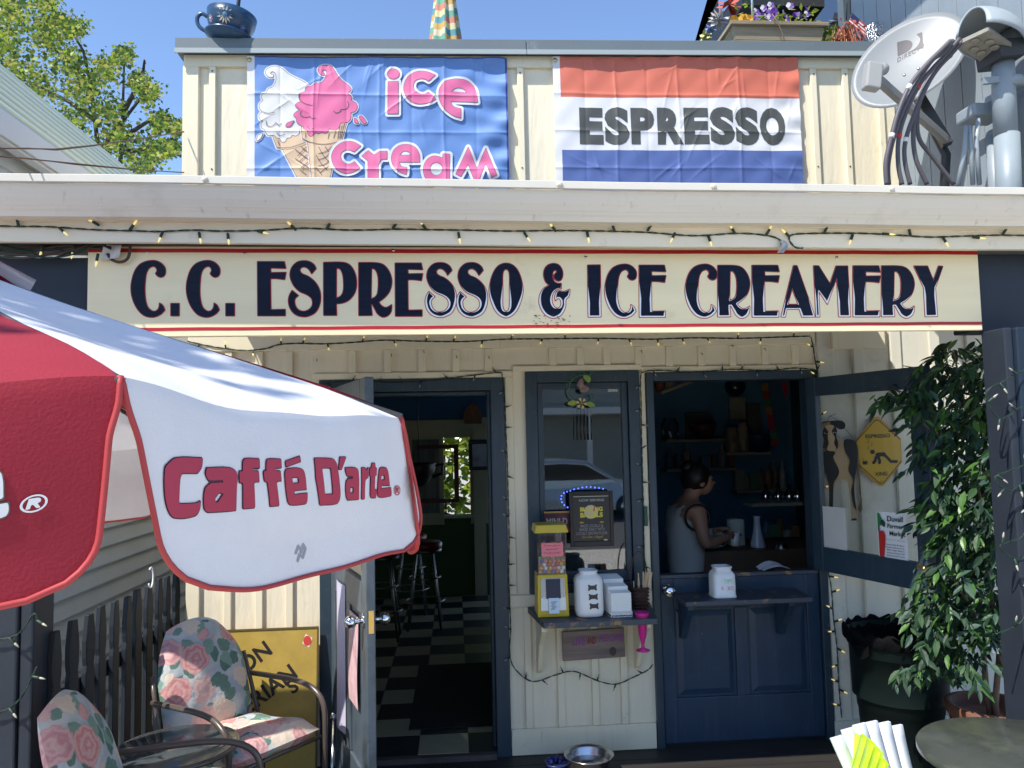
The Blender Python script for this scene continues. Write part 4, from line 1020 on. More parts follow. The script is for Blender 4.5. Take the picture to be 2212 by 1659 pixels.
for k in range(NP):
    m = um_white if k % 2 == 0 else um_red
    b = MB(); b.grid(24, 24, panel_top(k)); cp = b.build('canopy_panel', m, umb)
    fb, fo = flap(k)
    def ff(s, t, fb=fb, k=k):
        l = flap_bounds(t); l2 = l
        if k == 0: l = l+.012*t; l2 = l2-.085*math.sin(math.pi*min(1, t*.95)*.62)
        return fb(l+(1-l-l2)*s, t*(1+.007*math.sin(s*7))*(.95 if k == NP-1 else 1))
    b = MB(); b.grid(30, 20, ff); fpo = b.build('valance_flap', m, umb)
    edge = [ff(0, j/24) for j in range(25)]+[ff(i/30, 1) for i in range(1, 31)]+[ff(1, 1-j/24) for j in range(1, 25)]
    bb = MB(); bb.tube([p+fo*.001 for p in edge], .0038, 6); bb.build('binding', bind, fpo)
    if k in (0, 4, 7, 1):
        pass
# vent cap, finial, pole, ribs
vb = MB()
for k in range(NP):
    A, B = corners[k], corners[(k+1) % NP]
    vb.m(1 if k % 2 == 0 else 0); a0_ = apex+nt*.045
    def vf(s, t, A=A, B=B):
        q = A.lerp(B, s); d = (q-uC)*.27
        return a0_+d*t-nt*(.075*t+.05*t*t)
    vb.grid(4, 5, vf)
vb.build('vent_cap', [um_red, um_white], umb)
pb = MB(); pb.cyl(uC+nt*(UH_+.06), uC-nt*1.62, .019, n=14); pb.build('pole', mat('umbrella_pole', (.08, .07, .065), .4), umb)
MB().ball(uC+nt*(UH_+.085), .025, 8).build('finial', black, umb)
ribb = MB().mesh
for k in range(NP):
    q = MB(); q.tube([apex-nt*.012, apex.lerp(corners[k], .5)-nt*.02, corners[k]-nt*.012], .006, 6); q.build('rib', mat('umbrella_pole', (0, 0, 0)), umb)
bs = MB(); bs.lathe([(.25, 0), (.26, .03), (.05, .08), (.03, .3)], Vector((0, 0, 0))); 
gp = uC-nt*((uC.z-(-.0))/nt.z) 
bs = MB(); bs.lathe([(.25, .001), (.26, .03), (.06, .08), (.032, .22)], (gp.x, gp.y, 0)); bs.build('base', black, umb)
# --- lettering (traced on the white flap, reused on the others)
fb0, fo0 = flap(0)
def to_flap(u, v):
    A, B = corners[0], corners[1]; E = B-A; n = E.cross(nt).normalized(); d = ray(u, v)
    P0 = A+fo0*.009-nt*.016
    t = (P0-CAM).dot(n)/d.dot(n); P = CAM+d*t-A
    tt_ = -(P.dot(nt)+.026)/FLH
    return (P.dot(E)-.24*tt_*FLH*E.length)/E.length_squared, tt_
la = crop(620, 1760, 600, 2212); lb = crop(1180, 1760, 440, 2212)
LOGO = [(la, [[(270, 160), (655, 160, 1), (640, 290), (580, 380, 1), (350, 380, 1), (325, 470), (308, 815, 1), (322, 828, 1), (560, 815), (628, 782, 1), (610, 910), (540, 1000), (240, 1025), (150, 900), (105, 650), (110, 310), (150, 250)]]),
        (la, [[(715, 305, 1), (1050, 303), (1155, 380), (1150, 560), (1140, 918, 1), (725, 948, 1), (680, 895), (690, 610), (770, 525, 1), (955, 515, 1), (955, 480, 1), (740, 485, 1), (700, 400)], [(890, 665, 1), (970, 662, 1), (865, 815, 1), (835, 790, 1), (835, 740, 1)]]),
        (la, [[(1270, 172), (1480, 172, 1), (1485, 302, 1), (1388, 302, 1), (1380, 352, 1), (1468, 350, 1), (1480, 502, 1), (1400, 505, 1), (1415, 880, 1), (1242, 895, 1), (1240, 515, 1), (1190, 518, 1), (1188, 352, 1), (1240, 352, 1), (1240, 220)]]),
        (la, [[(1600, 178), (1795, 178, 1), (1802, 300, 1), (1714, 302, 1), (1708, 350, 1), (1787, 347, 1), (1800, 492, 1), (1725, 495, 1), (1768, 850, 1), (1637, 862, 1), (1595, 500, 1), (1555, 502, 1), (1538, 352, 1), (1580, 350, 1), (1580, 230)]]),
        (la, [[(1862, 340), (1900, 315), (2080, 315), (2135, 370), (2165, 615, 1), (1980, 632, 1), (1985, 695, 1), (2180, 670, 1), (2170, 800), (2140, 825), (1930, 838), (1890, 780), (1850, 400)], [(1952, 440, 1), (2045, 440, 1), (2055, 525, 1), (1965, 532, 1)]]),
        (la, [[(1858, 210, 1), (2070, 133, 1), (2082, 210, 1), (1868, 288, 1)]]),
        (lb, [[(292, 222, 1), (620, 230), (700, 270), (745, 380), (800, 800), (800, 1010), (735, 1118), (400, 1148, 1), (320, 620, 1)], [(440, 412, 1), (612, 412, 1), (660, 935, 1), (500, 940, 1)]]),
        (lb, [[(797, 200, 1), (920, 198, 1), (832, 442, 1), (768, 442, 1)]]),
        (lb, [[(900, 412, 1), (1100, 412), (1165, 480), (1175, 1035, 1), (950, 1050, 1), (920, 960), (920, 690), (955, 635, 1), (1050, 630, 1), (1050, 578, 1), (945, 578, 1), (915, 500)], [(1003, 798, 1), (1062, 795, 1), (1062, 910, 1), (1000, 915, 1)]]),
        (lb, [[(1228, 412, 1), (1305, 412, 1), (1300, 485, 1), (1360, 402, 1), (1360, 600, 1), (1305, 650), (1290, 1025, 1), (1225, 1030, 1)]]),
        (lb, [[(1430, 322, 1), (1498, 322, 1), (1497, 415, 1), (1528, 418, 1), (1525, 558, 1), (1495, 562, 1), (1485, 850, 1), (1532, 845, 1), (1510, 1003, 1), (1420, 1003), (1398, 950), (1410, 570, 1), (1383, 570, 1), (1388, 415, 1), (1420, 415, 1)]]),
        (lb, [[(1600, 415), (1710, 415), (1750, 480), (1785, 752, 1), (1620, 762, 1), (1618, 830, 1), (1812, 805, 1), (1820, 940), (1790, 970), (1580, 992), (1545, 930), (1570, 500)], [(1618, 560, 1), (1680, 555, 1), (1680, 655, 1), (1615, 655, 1)]]),
        (lb, [ell(1932, 860, 62, 95), ell(1932, 860, 54, 85)]),
        (lb, [[(1900, 915, 1), (1905, 805, 1), (1950, 805), (1960, 840), (1945, 862, 1), (1965, 910, 1), (1950, 912, 1), (1930, 868, 1), (1918, 870, 1), (1917, 914, 1)]])]
LST = []
def proj(p):
    d = Vector(p)-CAM; w = d.dot(C_FW); return 1106+FPX*d.dot(C_RT)/w, 829.5-FPX*d.dot(C_UP)/w
def to_flap2(u, v):
    s, t = to_flap(u, v)
    for _ in range(4):
        a = proj(fb0(s, t)+fo0*.0015); b = proj(fb0(s+.01, t)+fo0*.0015); c = proj(fb0(s, t+.01)+fo0*.0015)
        j = ((b[0]-a[0])/.01, (c[0]-a[0])/.01, (b[1]-a[1])/.01, (c[1]-a[1])/.01); dt = j[0]*j[3]-j[1]*j[2]
        ex, ey = u-a[0], v-a[1]; s += (ex*j[3]-ey*j[1])/dt; t += (ey*j[0]-ex*j[2])/dt
    return s, t
for cr, loops in LOGO:
    LST.append([[to_flap2(*cr(p)) for p in spline(l, n=4)] for l in loops])
EL_ = elen
LM = [[[(s*EL_, t*FLH) for (s, t) in l] for l in loops] for loops in LST]     # metres on the flap
for k in range(NP):
    fbk, fok = flap(k)
    fnk = lambda a, b, off, fbk=fbk, fok=fok, sh=(-.065 if k % 2 else 0): fbk(a/EL_+sh, b/FLH)+fok*off
    D = Decal(fnk); cell = .0024
    whitep = k % 2 == 0
    for i, loops in enumerate(LM):
        f = Field(loops, cell if i < 12 else .0010, .006)
        if i < 12:
            # dark edge slightly shifted up/left of the letter, as printed
            D.layer(f.xs, f.ys, f.F-.0013, .0010, 0)
            D.layer(f.xs, f.ys, f.F, .0018, 1)
        else: D.layer(f.xs, f.ys, f.F-.0004, .0014, 1)
    D.build('lettering', [ulogo_e, ulogo] if whitep else [logo_k, logo_w], umb)
# scuff near the hem of the front flap
D = Decal(lambda a, b, off: fb0(a/EL_, b/FLH)+fo0*off)
sc = [to_flap2(u, v) for u, v in ((640, 1195), (646, 1180), (652, 1192), (656, 1176), (661, 1185), (655, 1205), (648, 1198), (644, 1212))]
f = lines_field([[(s*EL_, t*FLH) for s, t in sc]], .002, .01); D.layer(f.xs, f.ys, f.F-.0022, .0012, 0)
D.build('scuff_mark', [mat('scuff_grey', (.30, .31, .34), .8)], umb)

# ------------------------------------------------------------------ neighbour house at the left
nb = thing('neighbour_house', 'white lap-sided house next door with pale green metal roof and boxed eave', 'house', (-4.5, 3, -.6))
lapm = mat('white_lap_siding', (.62, .66, .70), .55, var=.05, vscale=3, bump=.05, bscale=20)
NX = -2.35
MB().box(-6.5, NX-.02, -.45, 9, -.6, 3.40).build('core_wall', lapm, nb)
me0 = None
for k in range(29):
    z = -.1+k*.118
    MB().hexa([Vector(p) for p in ((NX-.02, -.47, z), (NX+.030, -.47, z), (NX+.030, 9, z), (NX-.02, 9, z), (NX-.02, -.47, z+.125), (NX+.002, -.47, z+.125), (NX+.002, 9, z+.125), (NX-.02, 9, z+.125))]).build('lap_board', lapm, nb)
bevel(MB().box(NX-.03, NX+.03, -.53, -.471, -.1, 3.28).build('corner_board', lapm, nb), .004)
grm = mat('pale_green_roof_metal', (.60, .64, .50), .5, var=.10, vscale=1.5, grain=(1, .12, 1), bump=.18, bscale=9, dirt=((.36, .36, .27), 5, .6, .8))
YN0, YN1 = -1.02, 9.0  # front overhang lengthened, out of view, to shade part of the shop wall
E0 = Vector((-2.20, 0, 3.385)); R0 = Vector((-3.02, 0, 4.31))
def roofpt(t, y, off=0):
    d = (R0-E0); n = Vector((-d.z, 0, d.x)).normalized()*(-1)
    p = E0+d*t+n*off; p.y = y; return p
rb = MB(); rb.hexa([roofpt(0, YN1, -.03), roofpt(1, YN1, -.03), roofpt(1, YN0, -.03), roofpt(0, YN0, -.03), roofpt(0, YN1), roofpt(1, YN1), roofpt(1, YN0), roofpt(0, YN0)])
rf = rb.build('roof', grm, nb)
for i in range(1, 8):
    t = i/8
    MB().hexa([roofpt(t-.012, YN1, .001), roofpt(t+.012, YN1, .001), roofpt(t+.012, YN0, .001), roofpt(t-.012, YN0, .001), roofpt(t-.004, YN1, .012), roofpt(t+.004, YN1, .012), roofpt(t+.004, YN0, .012), roofpt(t-.004, YN0, .012)]).build('roof_rib', grm, rf)
MB().hexa([Vector((R0.x, YN1, R0.z)), Vector((-5, YN1, R0.z-2.4)), Vector((-5, YN0, R0.z-2.4)), Vector((R0.x, YN0, R0.z)), Vector((R0.x, YN1, R0.z+.02)), Vector((-5, YN1, R0.z-2.38)), Vector((-5, YN0, R0.z-2.38)), Vector((R0.x, YN0, R0.z+.02))]).build('far_roof_slope', grm, nb)
egm = mat('eave_white_metal', (.70, .73, .78), .4, var=.03, vscale=3)
bevel(MB().box(-2.20, -2.185, YN0, YN1, 3.27, 3.40).build('eave_gutter', egm, nb), .004)
bevel(MB().box(-2.26, -2.202, YN0, YN1, 3.255, 3.285).build('eave_gutter', egm, nb), .004)
MB().box(NX, -2.262, YN0, YN1, 3.29, 3.30).build('soffit', mat('grey_soffit', (.45, .46, .47), .6), nb)
MB().box(NX-.6, NX-.002, YN0, -.5, 3.23, 3.26).build('soffit', mat('grey_soffit', (0, 0, 0)), nb)
# utility wires
wm = mat('rusty_wire', (.16, .09, .055), .6)
for (a, b, lab) in (((0, 532), (397, 508), 'upper rust coloured utility wire crossing before the leafy tree'), ((0, 562), (397, 602), 'lower rust coloured utility wire crossing the neighbour roof')):
    p = PD(a[0]-60, a[1]-1659*.0-(0), 3.5)
a_ = [((-10, 320), (60, 321), (120, 322), (200, 314), (300, 300), (397, 284)), ((-10, 337), (60, 343), (160, 353), (280, 365), (397, 373))]
for pts, lab in zip(a_, ('upper rust coloured utility wire crossing before the leafy tree', 'lower rust coloured utility wire crossing the neighbour roof')):
    q = MB(); P = [PY(u, v, -1.62+1.68*(i/(len(pts)-1))**1.5) for i, (u, v) in enumerate(pts)]
    q.tube(P, .003, 5); q.tube([p+Vector((0, .004, .004*math.sin(i*2))) for i, p in enumerate(P)], .0022, 5)
    tag(q.build('utility_wire', wm), lab, 'wire', 'wires at the upper left')

# ------------------------------------------------------------------ picket fence running back along the left side
fen = thing('picket_fence', 'dark grey picket fence with pointed tops beside the floral chairs', 'fence', (-1.55, -.5, 0))
fm = mat('fence_charcoal_paint', (.022, .027, .034), .6, spec=.2, var=.2, vscale=6, bump=.15, bscale=18, grain=(1, 1, .2))
pk = None
for i in range(11):
    y = .075-i*.128
    if pk is None:
        q = MB(); pr = [(-.035, .03), (-.035, .80), (-.028, .83), (-.035, .86), (-.037, .93), (-.020, 1.035), (.020, 1.035), (.037, .93), (.035, .86), (.028, .83), (.035, .80), (.035, .03)]
        q.prism(pr, lambda a, b, d: Vector((d, a, b)), -.011, .011); pk = q.mesh('picket', fm)
    o = link('picket', pk, fen); o.location = Vector((-1.545, y, .004*((i*7) % 5))); o.matrix_parent_inverse = world_mat(fen).inverted()
    o.rotation_euler = (.012*math.sin(i*2.1), 0, .06*math.sin(i*1.3)); bevel(o, .003, 1)
for z in (.25, .72): bevel(MB().box(-1.59, -1.562, -1.32, .12, z, z+.07).build('rail', fm, fen), .003)
# hook on a picket
q = MB(); c = PX(422, 1300, -1.52)
q.tube([Vector((-1.53, -.32, 1.14))+Vector((0, .03*math.cos(t), .05*math.sin(t)-.06)) for t in np.linspace(-2.6, 2.2, 14)], .004, 6)
tag(q.build('hook', egm), 'white plastic hook hanging over a fence picket', 'hook')

# ------------------------------------------------------------------ yellow sign leaning on the wall
ysm = mat('old_yellow_sign', (.42, .29, .06), .45, var=.15, vscale=5, dirt=((.30, .22, .06), 7, .56, .8))
ys = thing('old_road_sign', 'old yellow road sign with slanting black lettering leaning on the wall behind the floral chair', 'sign', (-.97, -.06, 0))
A0 = Vector((-1.235, -.13, .02)); yx = Vector((.485, -.0, 0)); yz = Vector((0, .075, .73))
ysf = lambda a, b, off: A0+Vector((1, 0, 0))*a+yz.normalized()*b+Vector((0, -1, .1)).normalized()*off
q = MB(); q.prism([(0, 0), (.485, 0), (.485, .73), (0, .73)], ysf, 0, -.004); bevel(q.build('sign_plate', ysm, ys), .001)
q = MB()
for (a, b, c, d) in ((0, .485, .722, .732), (.477, .487, 0, .722), (-.002, .006, 0, .722)): q.prism([(a, c), (b, c), (b, d), (a, d)], ysf, .004, 0.0005)
q.build('sign_rim', mat('sign_rim_dark', (.10, .075, .02), .5), ys)
def rot_text(dec, txt, cx, cz, size, ang, off, mi, bold=0, fn2=None):
    me = text_mesh(txt, size, bold); o = len(dec.v); c, s = math.cos(ang), math.sin(ang)
    for v in me.vertices: dec.v.append(tuple(dec.fn(cx+v.co.x*c-v.co.y*s, cz+v.co.x*s+v.co.y*c, off)))
    for f in me.polygons: dec.f.append([o+k for k in f.vertices]); dec.mi.append(mi)
    bpy.data.meshes.remove(me)
D = Decal(ysf); blk = mat('sign_black_print', (.012, .012, .012), .5)
def yloc(u, v):
    d = ray(u, v); n = Vector((0, -1, .103)); t = (A0-CAM).dot(n)/d.dot(n); p = CAM+d*t-A0
    return p.x, p.dot(yz.normalized())
for (txt, u, v, sz) in (('ON', 528, 1457, .115), ('ERIAN', 535, 1545, .115), ('S', 632, 1500, .10), ('TRA', 520, 1657, .115)):
    a, b = yloc(u, v); rot_text(D, txt, a, b, sz, R_(36), .001, 0, .003)
D.build('sign_print', [blk], ys)
stk = mat('sticker_white', (.72, .70, .64), .5); stkr = mat('sticker_red', (.55, .05, .04), .5)
for (u, v) in ((664, 1384), (630, 1602)):
    a, b = yloc(u, v); D = Decal(ysf); h = .038
    D.poly([[(a+h*.75*math.cos(t), b+h*math.sin(t)) for t in (R_(20), R_(110), R_(200), R_(290))]], .0014, 0)
    f = Field([ell(a, b, .021, .026)], .003, .004); D.layer(f.xs, f.ys, f.F, .002, 1)
    D.build('round_sticker', [stk, stkr], ys)

# ------------------------------------------------------------------ floral cushioned chairs
def floral():
    m = bpy.data.materials.new('floral_fabric'); m.use_nodes = True; nt_ = m.node_tree; N = nt_.nodes; L = nt_.links; b = N['Principled BSDF']
    b.inputs['Roughness'].default_value = .85; b.inputs['Specular IOR Level'].default_value = .2
    tc = N.new('ShaderNodeTexCoord')
    def noise_(sc, det=3):
        n = N.new('ShaderNodeTexNoise'); n.inputs['Scale'].default_value = sc; n.inputs['Detail'].default_value = det; L.new(tc.outputs['Object'], n.inputs['Vector']); return n
    def ramp(src, els, const=False):
        r = N.new('ShaderNodeValToRGB'); r.color_ramp.interpolation = 'CONSTANT' if const else 'EASE'
        for i, (p, c) in enumerate(els):
            el = r.color_ramp.elements[i] if i < 2 else r.color_ramp.elements.new(p); el.position = p; el.color = (*c, 1)
        L.new(src, r.inputs[0]); return r.outputs[0]
    def math_(op, a, bv, cv=None):
        n = N.new('ShaderNodeMath'); n.operation = op
        for i, x in enumerate((a, bv, cv)):
            if x is None: continue
            if isinstance(x, (int, float)): n.inputs[i].default_value = x
            else: L.new(x, n.inputs[i])
        return n.outputs[0]
    def mix(f, a, c):
        n = N.new('ShaderNodeMix'); n.data_type = 'RGBA'; L.new(f, n.inputs[0])
        for i, x in ((6, a), (7, c)):
            if isinstance(x, tuple): n.inputs[i].default_value = (*x, 1)
            else: L.new(x, n.inputs[i])
        return n.outputs[2]
    def warp(amt, sc):
        n = noise_(sc, 2); mv = N.new('ShaderNodeMix'); mv.data_type = 'VECTOR'; mv.inputs[0].default_value = amt
        L.new(tc.outputs['Object'], mv.inputs[4]); L.new(n.outputs['Color'], mv.inputs[5]); return mv.outputs[1]
    def voro(sc, vec):
        v = N.new('ShaderNodeTexVoronoi'); v.inputs['Scale'].default_value = sc; L.new(vec, v.inputs['Vector']); sp = N.new('ShaderNodeSeparateColor'); L.new(v.outputs['Color'], sp.inputs[0]); return v.outputs['Distance'], sp.outputs[0], sp.outputs[1]
    base = ramp(noise_(9, 4).outputs['Fac'], [(.35, (.30, .37, .42)), (.62, (.50, .52, .50))])
    # leaves
    d2, r2, g2 = voro(15, warp(.05, 18)); lm = math_('MULTIPLY', math_('LESS_THAN', d2, .56), math_('GREATER_THAN', r2, .38))
    lcol = ramp(g2, [(.2, (.045, .15, .11)), (.8, (.16, .30, .23))])
    c = mix(lm, base, lcol)
    # roses
    d1, r1, g1 = voro(8.2, warp(.045, 20)); edge = noise_(26, 2).outputs['Fac']; dd_ = math_('MULTIPLY_ADD', edge, .28, d1)
    rm_ = math_('MULTIPLY', ramp(dd_, [(.73, (1, 1, 1)), (.77, (0, 0, 0))]), math_('GREATER_THAN', r1, .22))
    rose = ramp(g1, [(0, (.56, .17, .17)), (.34, (.64, .36, .32)), (.58, (.66, .55, .41)), (.8, (.52, .20, .22))], True)
    rings = math_('SINE', math_('MULTIPLY_ADD', d1, 30.0, math_('MULTIPLY', edge, 9.0)), 0.0)
    rose2 = mix(math_('MULTIPLY_ADD', rings, .22, .24), rose, (.72, .58, .50))
    c = mix(rm_, c, rose2)
    # wash of paint
    c = mix(math_('MULTIPLY', noise_(40, 3).outputs['Fac'], .25), c, (.55, .50, .47))
    L.new(c, b.inputs['Base Color'])
    n3 = noise_(20, 3); bp = N.new('ShaderNodeBump'); bp.inputs['Strength'].default_value = .35; bp.inputs['Distance'].default_value = .02; L.new(n3.outputs['Fac'], bp.inputs['Height']); L.new(bp.outputs[0], b.inputs['Normal'])
    return m
flo = floral()
tubem = mat('brown_tube_metal', (.085, .065, .055), .3, spec=.6)
def pad(fn, nu, nv, th):
    """closed puffy cushion around the mid-surface fn(s,t)->(point, normal); tufted"""
    q = MB(); top = []; bot = []
    for side in (1, -1):
        def g(s, t, side=side):
            p, n = fn(s, t); e_ = (1-abs(2*s-1)**4)*(1-abs(2*t-1)**4)
            h = th*math.sqrt(max(e_, 0))*(.86+.14*math.cos(2*math.pi*s*2)*math.cos(2*math.pi*t*1.5))
            return p+n*h*side
        q.grid(nu, nv, g)
    return q
def floral_chair(name, lab, loc, rz, group):
    t = thing(name, lab, 'chair', loc, group, rz); t.scale = (.88, .88, .91)
    W = .27
    back0 = Vector((0, .20, .40)); bu = Vector((0, .20, .56)).normalized(); bn = Vector((0, -bu.z, bu.y))
    def bf(s, tt):
        x = (2*s-1)
        wd = W*(1.0-.62*max(0, tt-.5)**1.8*2.4)
        zz = tt*.60+.035*(1-x*x)*tt
        return back0+Vector((x*wd, 0, 0))+bu*zz*.95+bn*(.03*math.sin(tt*3)-.05*x*x*.6), bn
    pad(bf, 22, 24, .058).build('back_cushion', flo, t, True)
    def sf(s, tt):
        x = (2*s-1); return Vector((x*W*1.02, .20-.52*tt, .415+.05*tt-.03*math.sin(tt*3.1)+.0*x-.035*max(0, tt-.8)*5)), Vector((0, .1, 1)).normalized()
    pad(sf, 22, 22, .075).build('seat_cushion', flo, t, True)
    for s in (-1, 1):
        x = s*.30
        pts = [(x, .30, .62), (x, .10, .63), (x, -.12, .635), (x, -.24, .615), (x, -.315, .56), (x, -.335, .45), (x, -.33, .2), (x, -.325, .0)]
        P = [Vector((a, b, 0)) for a, b, _ in pts]
        sp = [(p[1], p[2]) for p in pts]; dn2 = spline(sp, closed=False, n=5)
        MB().tube([(x, a, b) for a, b in dn2], .0145, 10).build('arm', tubem, t, True)
        MB().tube([(x, .16, .0), (x, .20, .36), (x*.97, .29, .62), (x*.95, .335, .74)], .012, 8).build('rear_leg', tubem, t, True)
    fr_ = MB()
    for y, z in ((.18, .36), (-.3, .38)): fr_.tube([(-.3, y, z), (.3, y, z)], .011, 8)
    fr_.build('seat_rail', tubem, t, True)
    return t
floral_chair('cushioned_chair', 'floral cushioned chair standing before the yellow sign and picket fence', (-1.03, -.58, .0), R_(52), 'floral cushioned patio chairs')
floral_chair('cushioned_chair', 'floral cushioned chair nearest the camera at the bottom left corner', (-1.05, -1.44, .0), R_(96), 'floral cushioned patio chairs')
# small round glass table between the chairs
tb_ = thing('side_table', 'small round dark glass patio table between the floral chairs', 'table', (-1.17, -.98, 0))
dg_ = mat('dark_table_glass', (.05, .06, .065), .12, spec=.7, var=.25, vscale=5)
tb = MB().lathe([(.235, .485), (.24, .49), (.24, .497), (.235, .50)], (-1.17, -.98, 0), 40); tb.build('table_top', dg_, tb_)
MB().tube([(-1.17+.243*math.cos(a), -.98+.243*math.sin(a), .49) for a in np.linspace(0, 2*math.pi, 40, endpoint=False)], .009, 6, closed=True).build('rim', tubem, tb_)
for k in range(3):
    a = k*2.09+.4; MB().cyl((-1.17+.2*math.cos(a), -.98+.2*math.sin(a), .48), (-1.17+.23*math.cos(a), -.98+.23*math.sin(a), 0), .01, n=8).build('leg', tubem, tb_)
# ------------------------------------------------------------------ grey house wall at the right
gh = thing('grey_house', 'taller blue-grey grooved house at the upper right behind the satellite dish', 'house', (4, 1, 0))
gm = mat('blue_grey_siding', (.27, .315, .345), .6, var=.05, vscale=3, bump=.25, bscale=18, grain=(1, 1, .1), dirt=((.20, .24, .26), 6, .55, .8))
gtrim = mat('grey_window_trim', (.36, .37, .33), .55)
GX = 2.76
for k in range(40):
    y1 = 4.2-k*.152; y0 = y1-.146
    z0_, z1_ = 2.66, 5.6
    if y1 > .62 and y0 < 1.75:
        MB().box(GX, GX+.02, y0, y1, z0_, 4.15).build('siding_plank', gm, gh); 
    else: MB().box(GX, GX+.02, y0, y1, z0_, z1_).build('siding_plank', gm, gh)
MB().box(GX+.0205, GX+.05, -1.88, .6, 2.66, 5.6).build('backing_wall', mat('dark_groove', (.06, .075, .085), .7), gh)
MB().box(GX+.0205, GX+.05, 1.76, 4.2, 2.66, 5.6).build('backing_wall', gm, gh)
MB().box(GX+.0205, GX+.05, .6, 1.76, 2.66, 4.15).build('backing_wall', gm, gh)
w = MB()
for (a, b, c, d) in ((.60, 1.78, 4.15, 4.25), (.60, .68, 4.25, 5.5), (1.70, 1.78, 4.25, 5.5)): w.box(GX-.03, GX+.06, a, b, c, d)
bevel(w.build('window_trim', gtrim, gh), .004)
MB().box(GX+.01, GX+.014, .68, 1.70, 4.25, 5.5).build('window_pane', glass('sky_glass', (.5, .55, .6), .35), gh)
MB().box(GX+.3, GX+.32, .6, 1.8, 4.1, 5.6).build('room_wall', mat('room_grey', (.25, .27, .3), .8), gh)
MB().box(GX-.75, GX+.6, -2.2, .45, 5.62, 5.75).build('eave', mat('dark_eave', (.02, .025, .03), .6), gh)
MB().box(GX+.05, 6.5, -1.88, 4.2, 2.66, 5.6).build('far_wall', gm, gh) if False else None
# dark sloping rail behind the planter
sr = thing('sloping_beam', 'dark beam running up and back behind the wooden planter with dried flowers wired to it', 'beam', tuple(PX(1500, 98, 2.3)))
dk = mat('black_green_beam', (.012, .018, .02), .5)
b0 = Vector((2.36, 2.35, 4.15)); b1 = PX(1602, -40, 2.42); b0 = PX(1512, 120, 2.42)
q = MB(); q.hexa([b0+Vector((0, 0, -.2)), b0+Vector((.9, 0, -.2)), b1+Vector((.9, 0, -.2)), b1+Vector((0, 0, -.2)), b0, b0+Vector((.9, 0, .0)), b1+Vector((.9, 0, .0)), b1])
q.build('beam_body', dk, sr)
sc0 = PY(1500, 98, 3.0); sc1 = PY(1552, -6, 3.0); ex3 = sc1+(sc1-sc0)*.6
q = MB(); q.prism([(sc0.x-.03, sc0.z-.1), (2.74, sc0.z-.1), (2.74, ex3.z), (ex3.x, ex3.z)], lambda a, b, d: Vector((a, 3.0+d, b)), 0, .05)
q.build('backing_screen', dk, sr)
rr = random.Random(12)
fcols = [mat('dry_red', (.45, .09, .06), .7), mat('dry_white', (.55, .52, .5), .7), mat('dry_blue', (.2, .27, .5), .7), mat('dry_yellow', (.5, .5, .2), .7)]
for (u, v, r, i) in ((1575, 10, .10, 0), (1553, 42, .085, 1), (1535, 62, .05, 2), (1524, 78, .06, 3), (1520, 92, .03, 3)):
    p = PX(u, v, 2.25)
    vs = []; fs = []
    for k in range(26):
        d = Vector((rr.gauss(0, 1), rr.gauss(0, 1), rr.gauss(0, 1))).normalized(); w_ = d.orthogonal().normalized()*r*.4; o = len(vs)
        vs += [p, p+d*r*.6+w_, p+d*r*1.1, p+d*r*.6-w_]; fs += [(o, o+1, o+2, o+3)]
    raw_obj('dried_flower', vs, fs, fcols[i], sr)
# ------------------------------------------------------------------ things on the parapet
CT = lambda x: 4.095+PT(x)
# giant tea cup on a saucer
cx_ = PY(495, 60, .10).x; cz = CT(cx_)
cup = thing('tea_cup_planter', 'big dark blue tea cup with painted daisies on the left end of the parapet', 'tea cup', (cx_, .1, cz))
cupm = mat('cup_blue_glaze', (.022, .065, .135), .3, var=.35, vscale=6, bump=.08, bscale=20, dirt=((.22, .27, .30), 12, .64, .76))
MC = Matrix.Translation((cx_, .09, cz)) @ Matrix.Rotation(R_(7), 4, 'Y')
def tl(prof, n=36):
    q = MB(); q.lathe(prof, (0, 0, 0), n, M=MC); return q
tl([(.05, .0), (.10, .006), (.135, .028), (.138, .034), (.12, .03), (.06, .022)]).build('saucer', cupm, cup)
tl([(.05, .022), (.085, .03), (.118, .07), (.134, .115), (.140, .162), (.134, .163), (.125, .12), (.08, .06)]).build('cup_body', cupm, cup)
q = MB(); q.tube([MC @ Vector((a, -.025, b)) for a, b in spline([(-.130, .125), (-.165, .137), (-.185, .105), (-.168, .06), (-.115, .030)], closed=False, n=6)], .0115, 10); q.build('handle', cupm, cup)
def cup_surf(ang, z, off):
    t = (z-.03)/.13; r = .088+.052*min(1, max(0, t))**.55+off
    return MC @ Vector((r*math.sin(ang), -r*math.cos(ang), z))
def daisy(ang, z, R, cols, npet, name):
    q = MB()
    for lay, (ci, rr_, of) in enumerate(((0, R*1.03, .001), (1, R, .003))):
        q.m(ci)
        for k in range(npet):
            a = 2*math.pi*(k+.5*lay)/npet
            def P(rad_, da): return cup_surf(ang+rad_*math.cos(a+da)/.13, z+rad_*math.sin(a+da), of+.0015*(rad_/R))
            q.add([P(rr_*.15, 0), P(rr_*.62, .17), P(rr_, 0.0), P(rr_*.62, -.17)], [(0, 1, 2, 3)])
    q.m(2)
    q.add([cup_surf(ang, z, .008)]+[cup_surf(ang+R*.3*math.cos(t)/.13, z+R*.3*math.sin(t), .005) for t in np.linspace(0, 2*math.pi, 12, endpoint=False)], [(0, i+1, (i+1) % 12+1) for i in range(12)])
    q.build(name, cols, cup)
dred = mat('petal_dark_red', (.14, .02, .025), .5); dcr = mat('petal_cream', (.62, .57, .40), .5); dbl = mat('daisy_blue_center', (.10, .2, .33), .5)
daisy(.02, .098, .049, [dred, dcr, dbl], 12, 'daisy')
daisy(-.78, .085, .024, [mat('petal_rose', (.5, .12, .16), .5), mat('petal_pink', (.65, .35, .42), .5), dcr], 8, 'daisy')
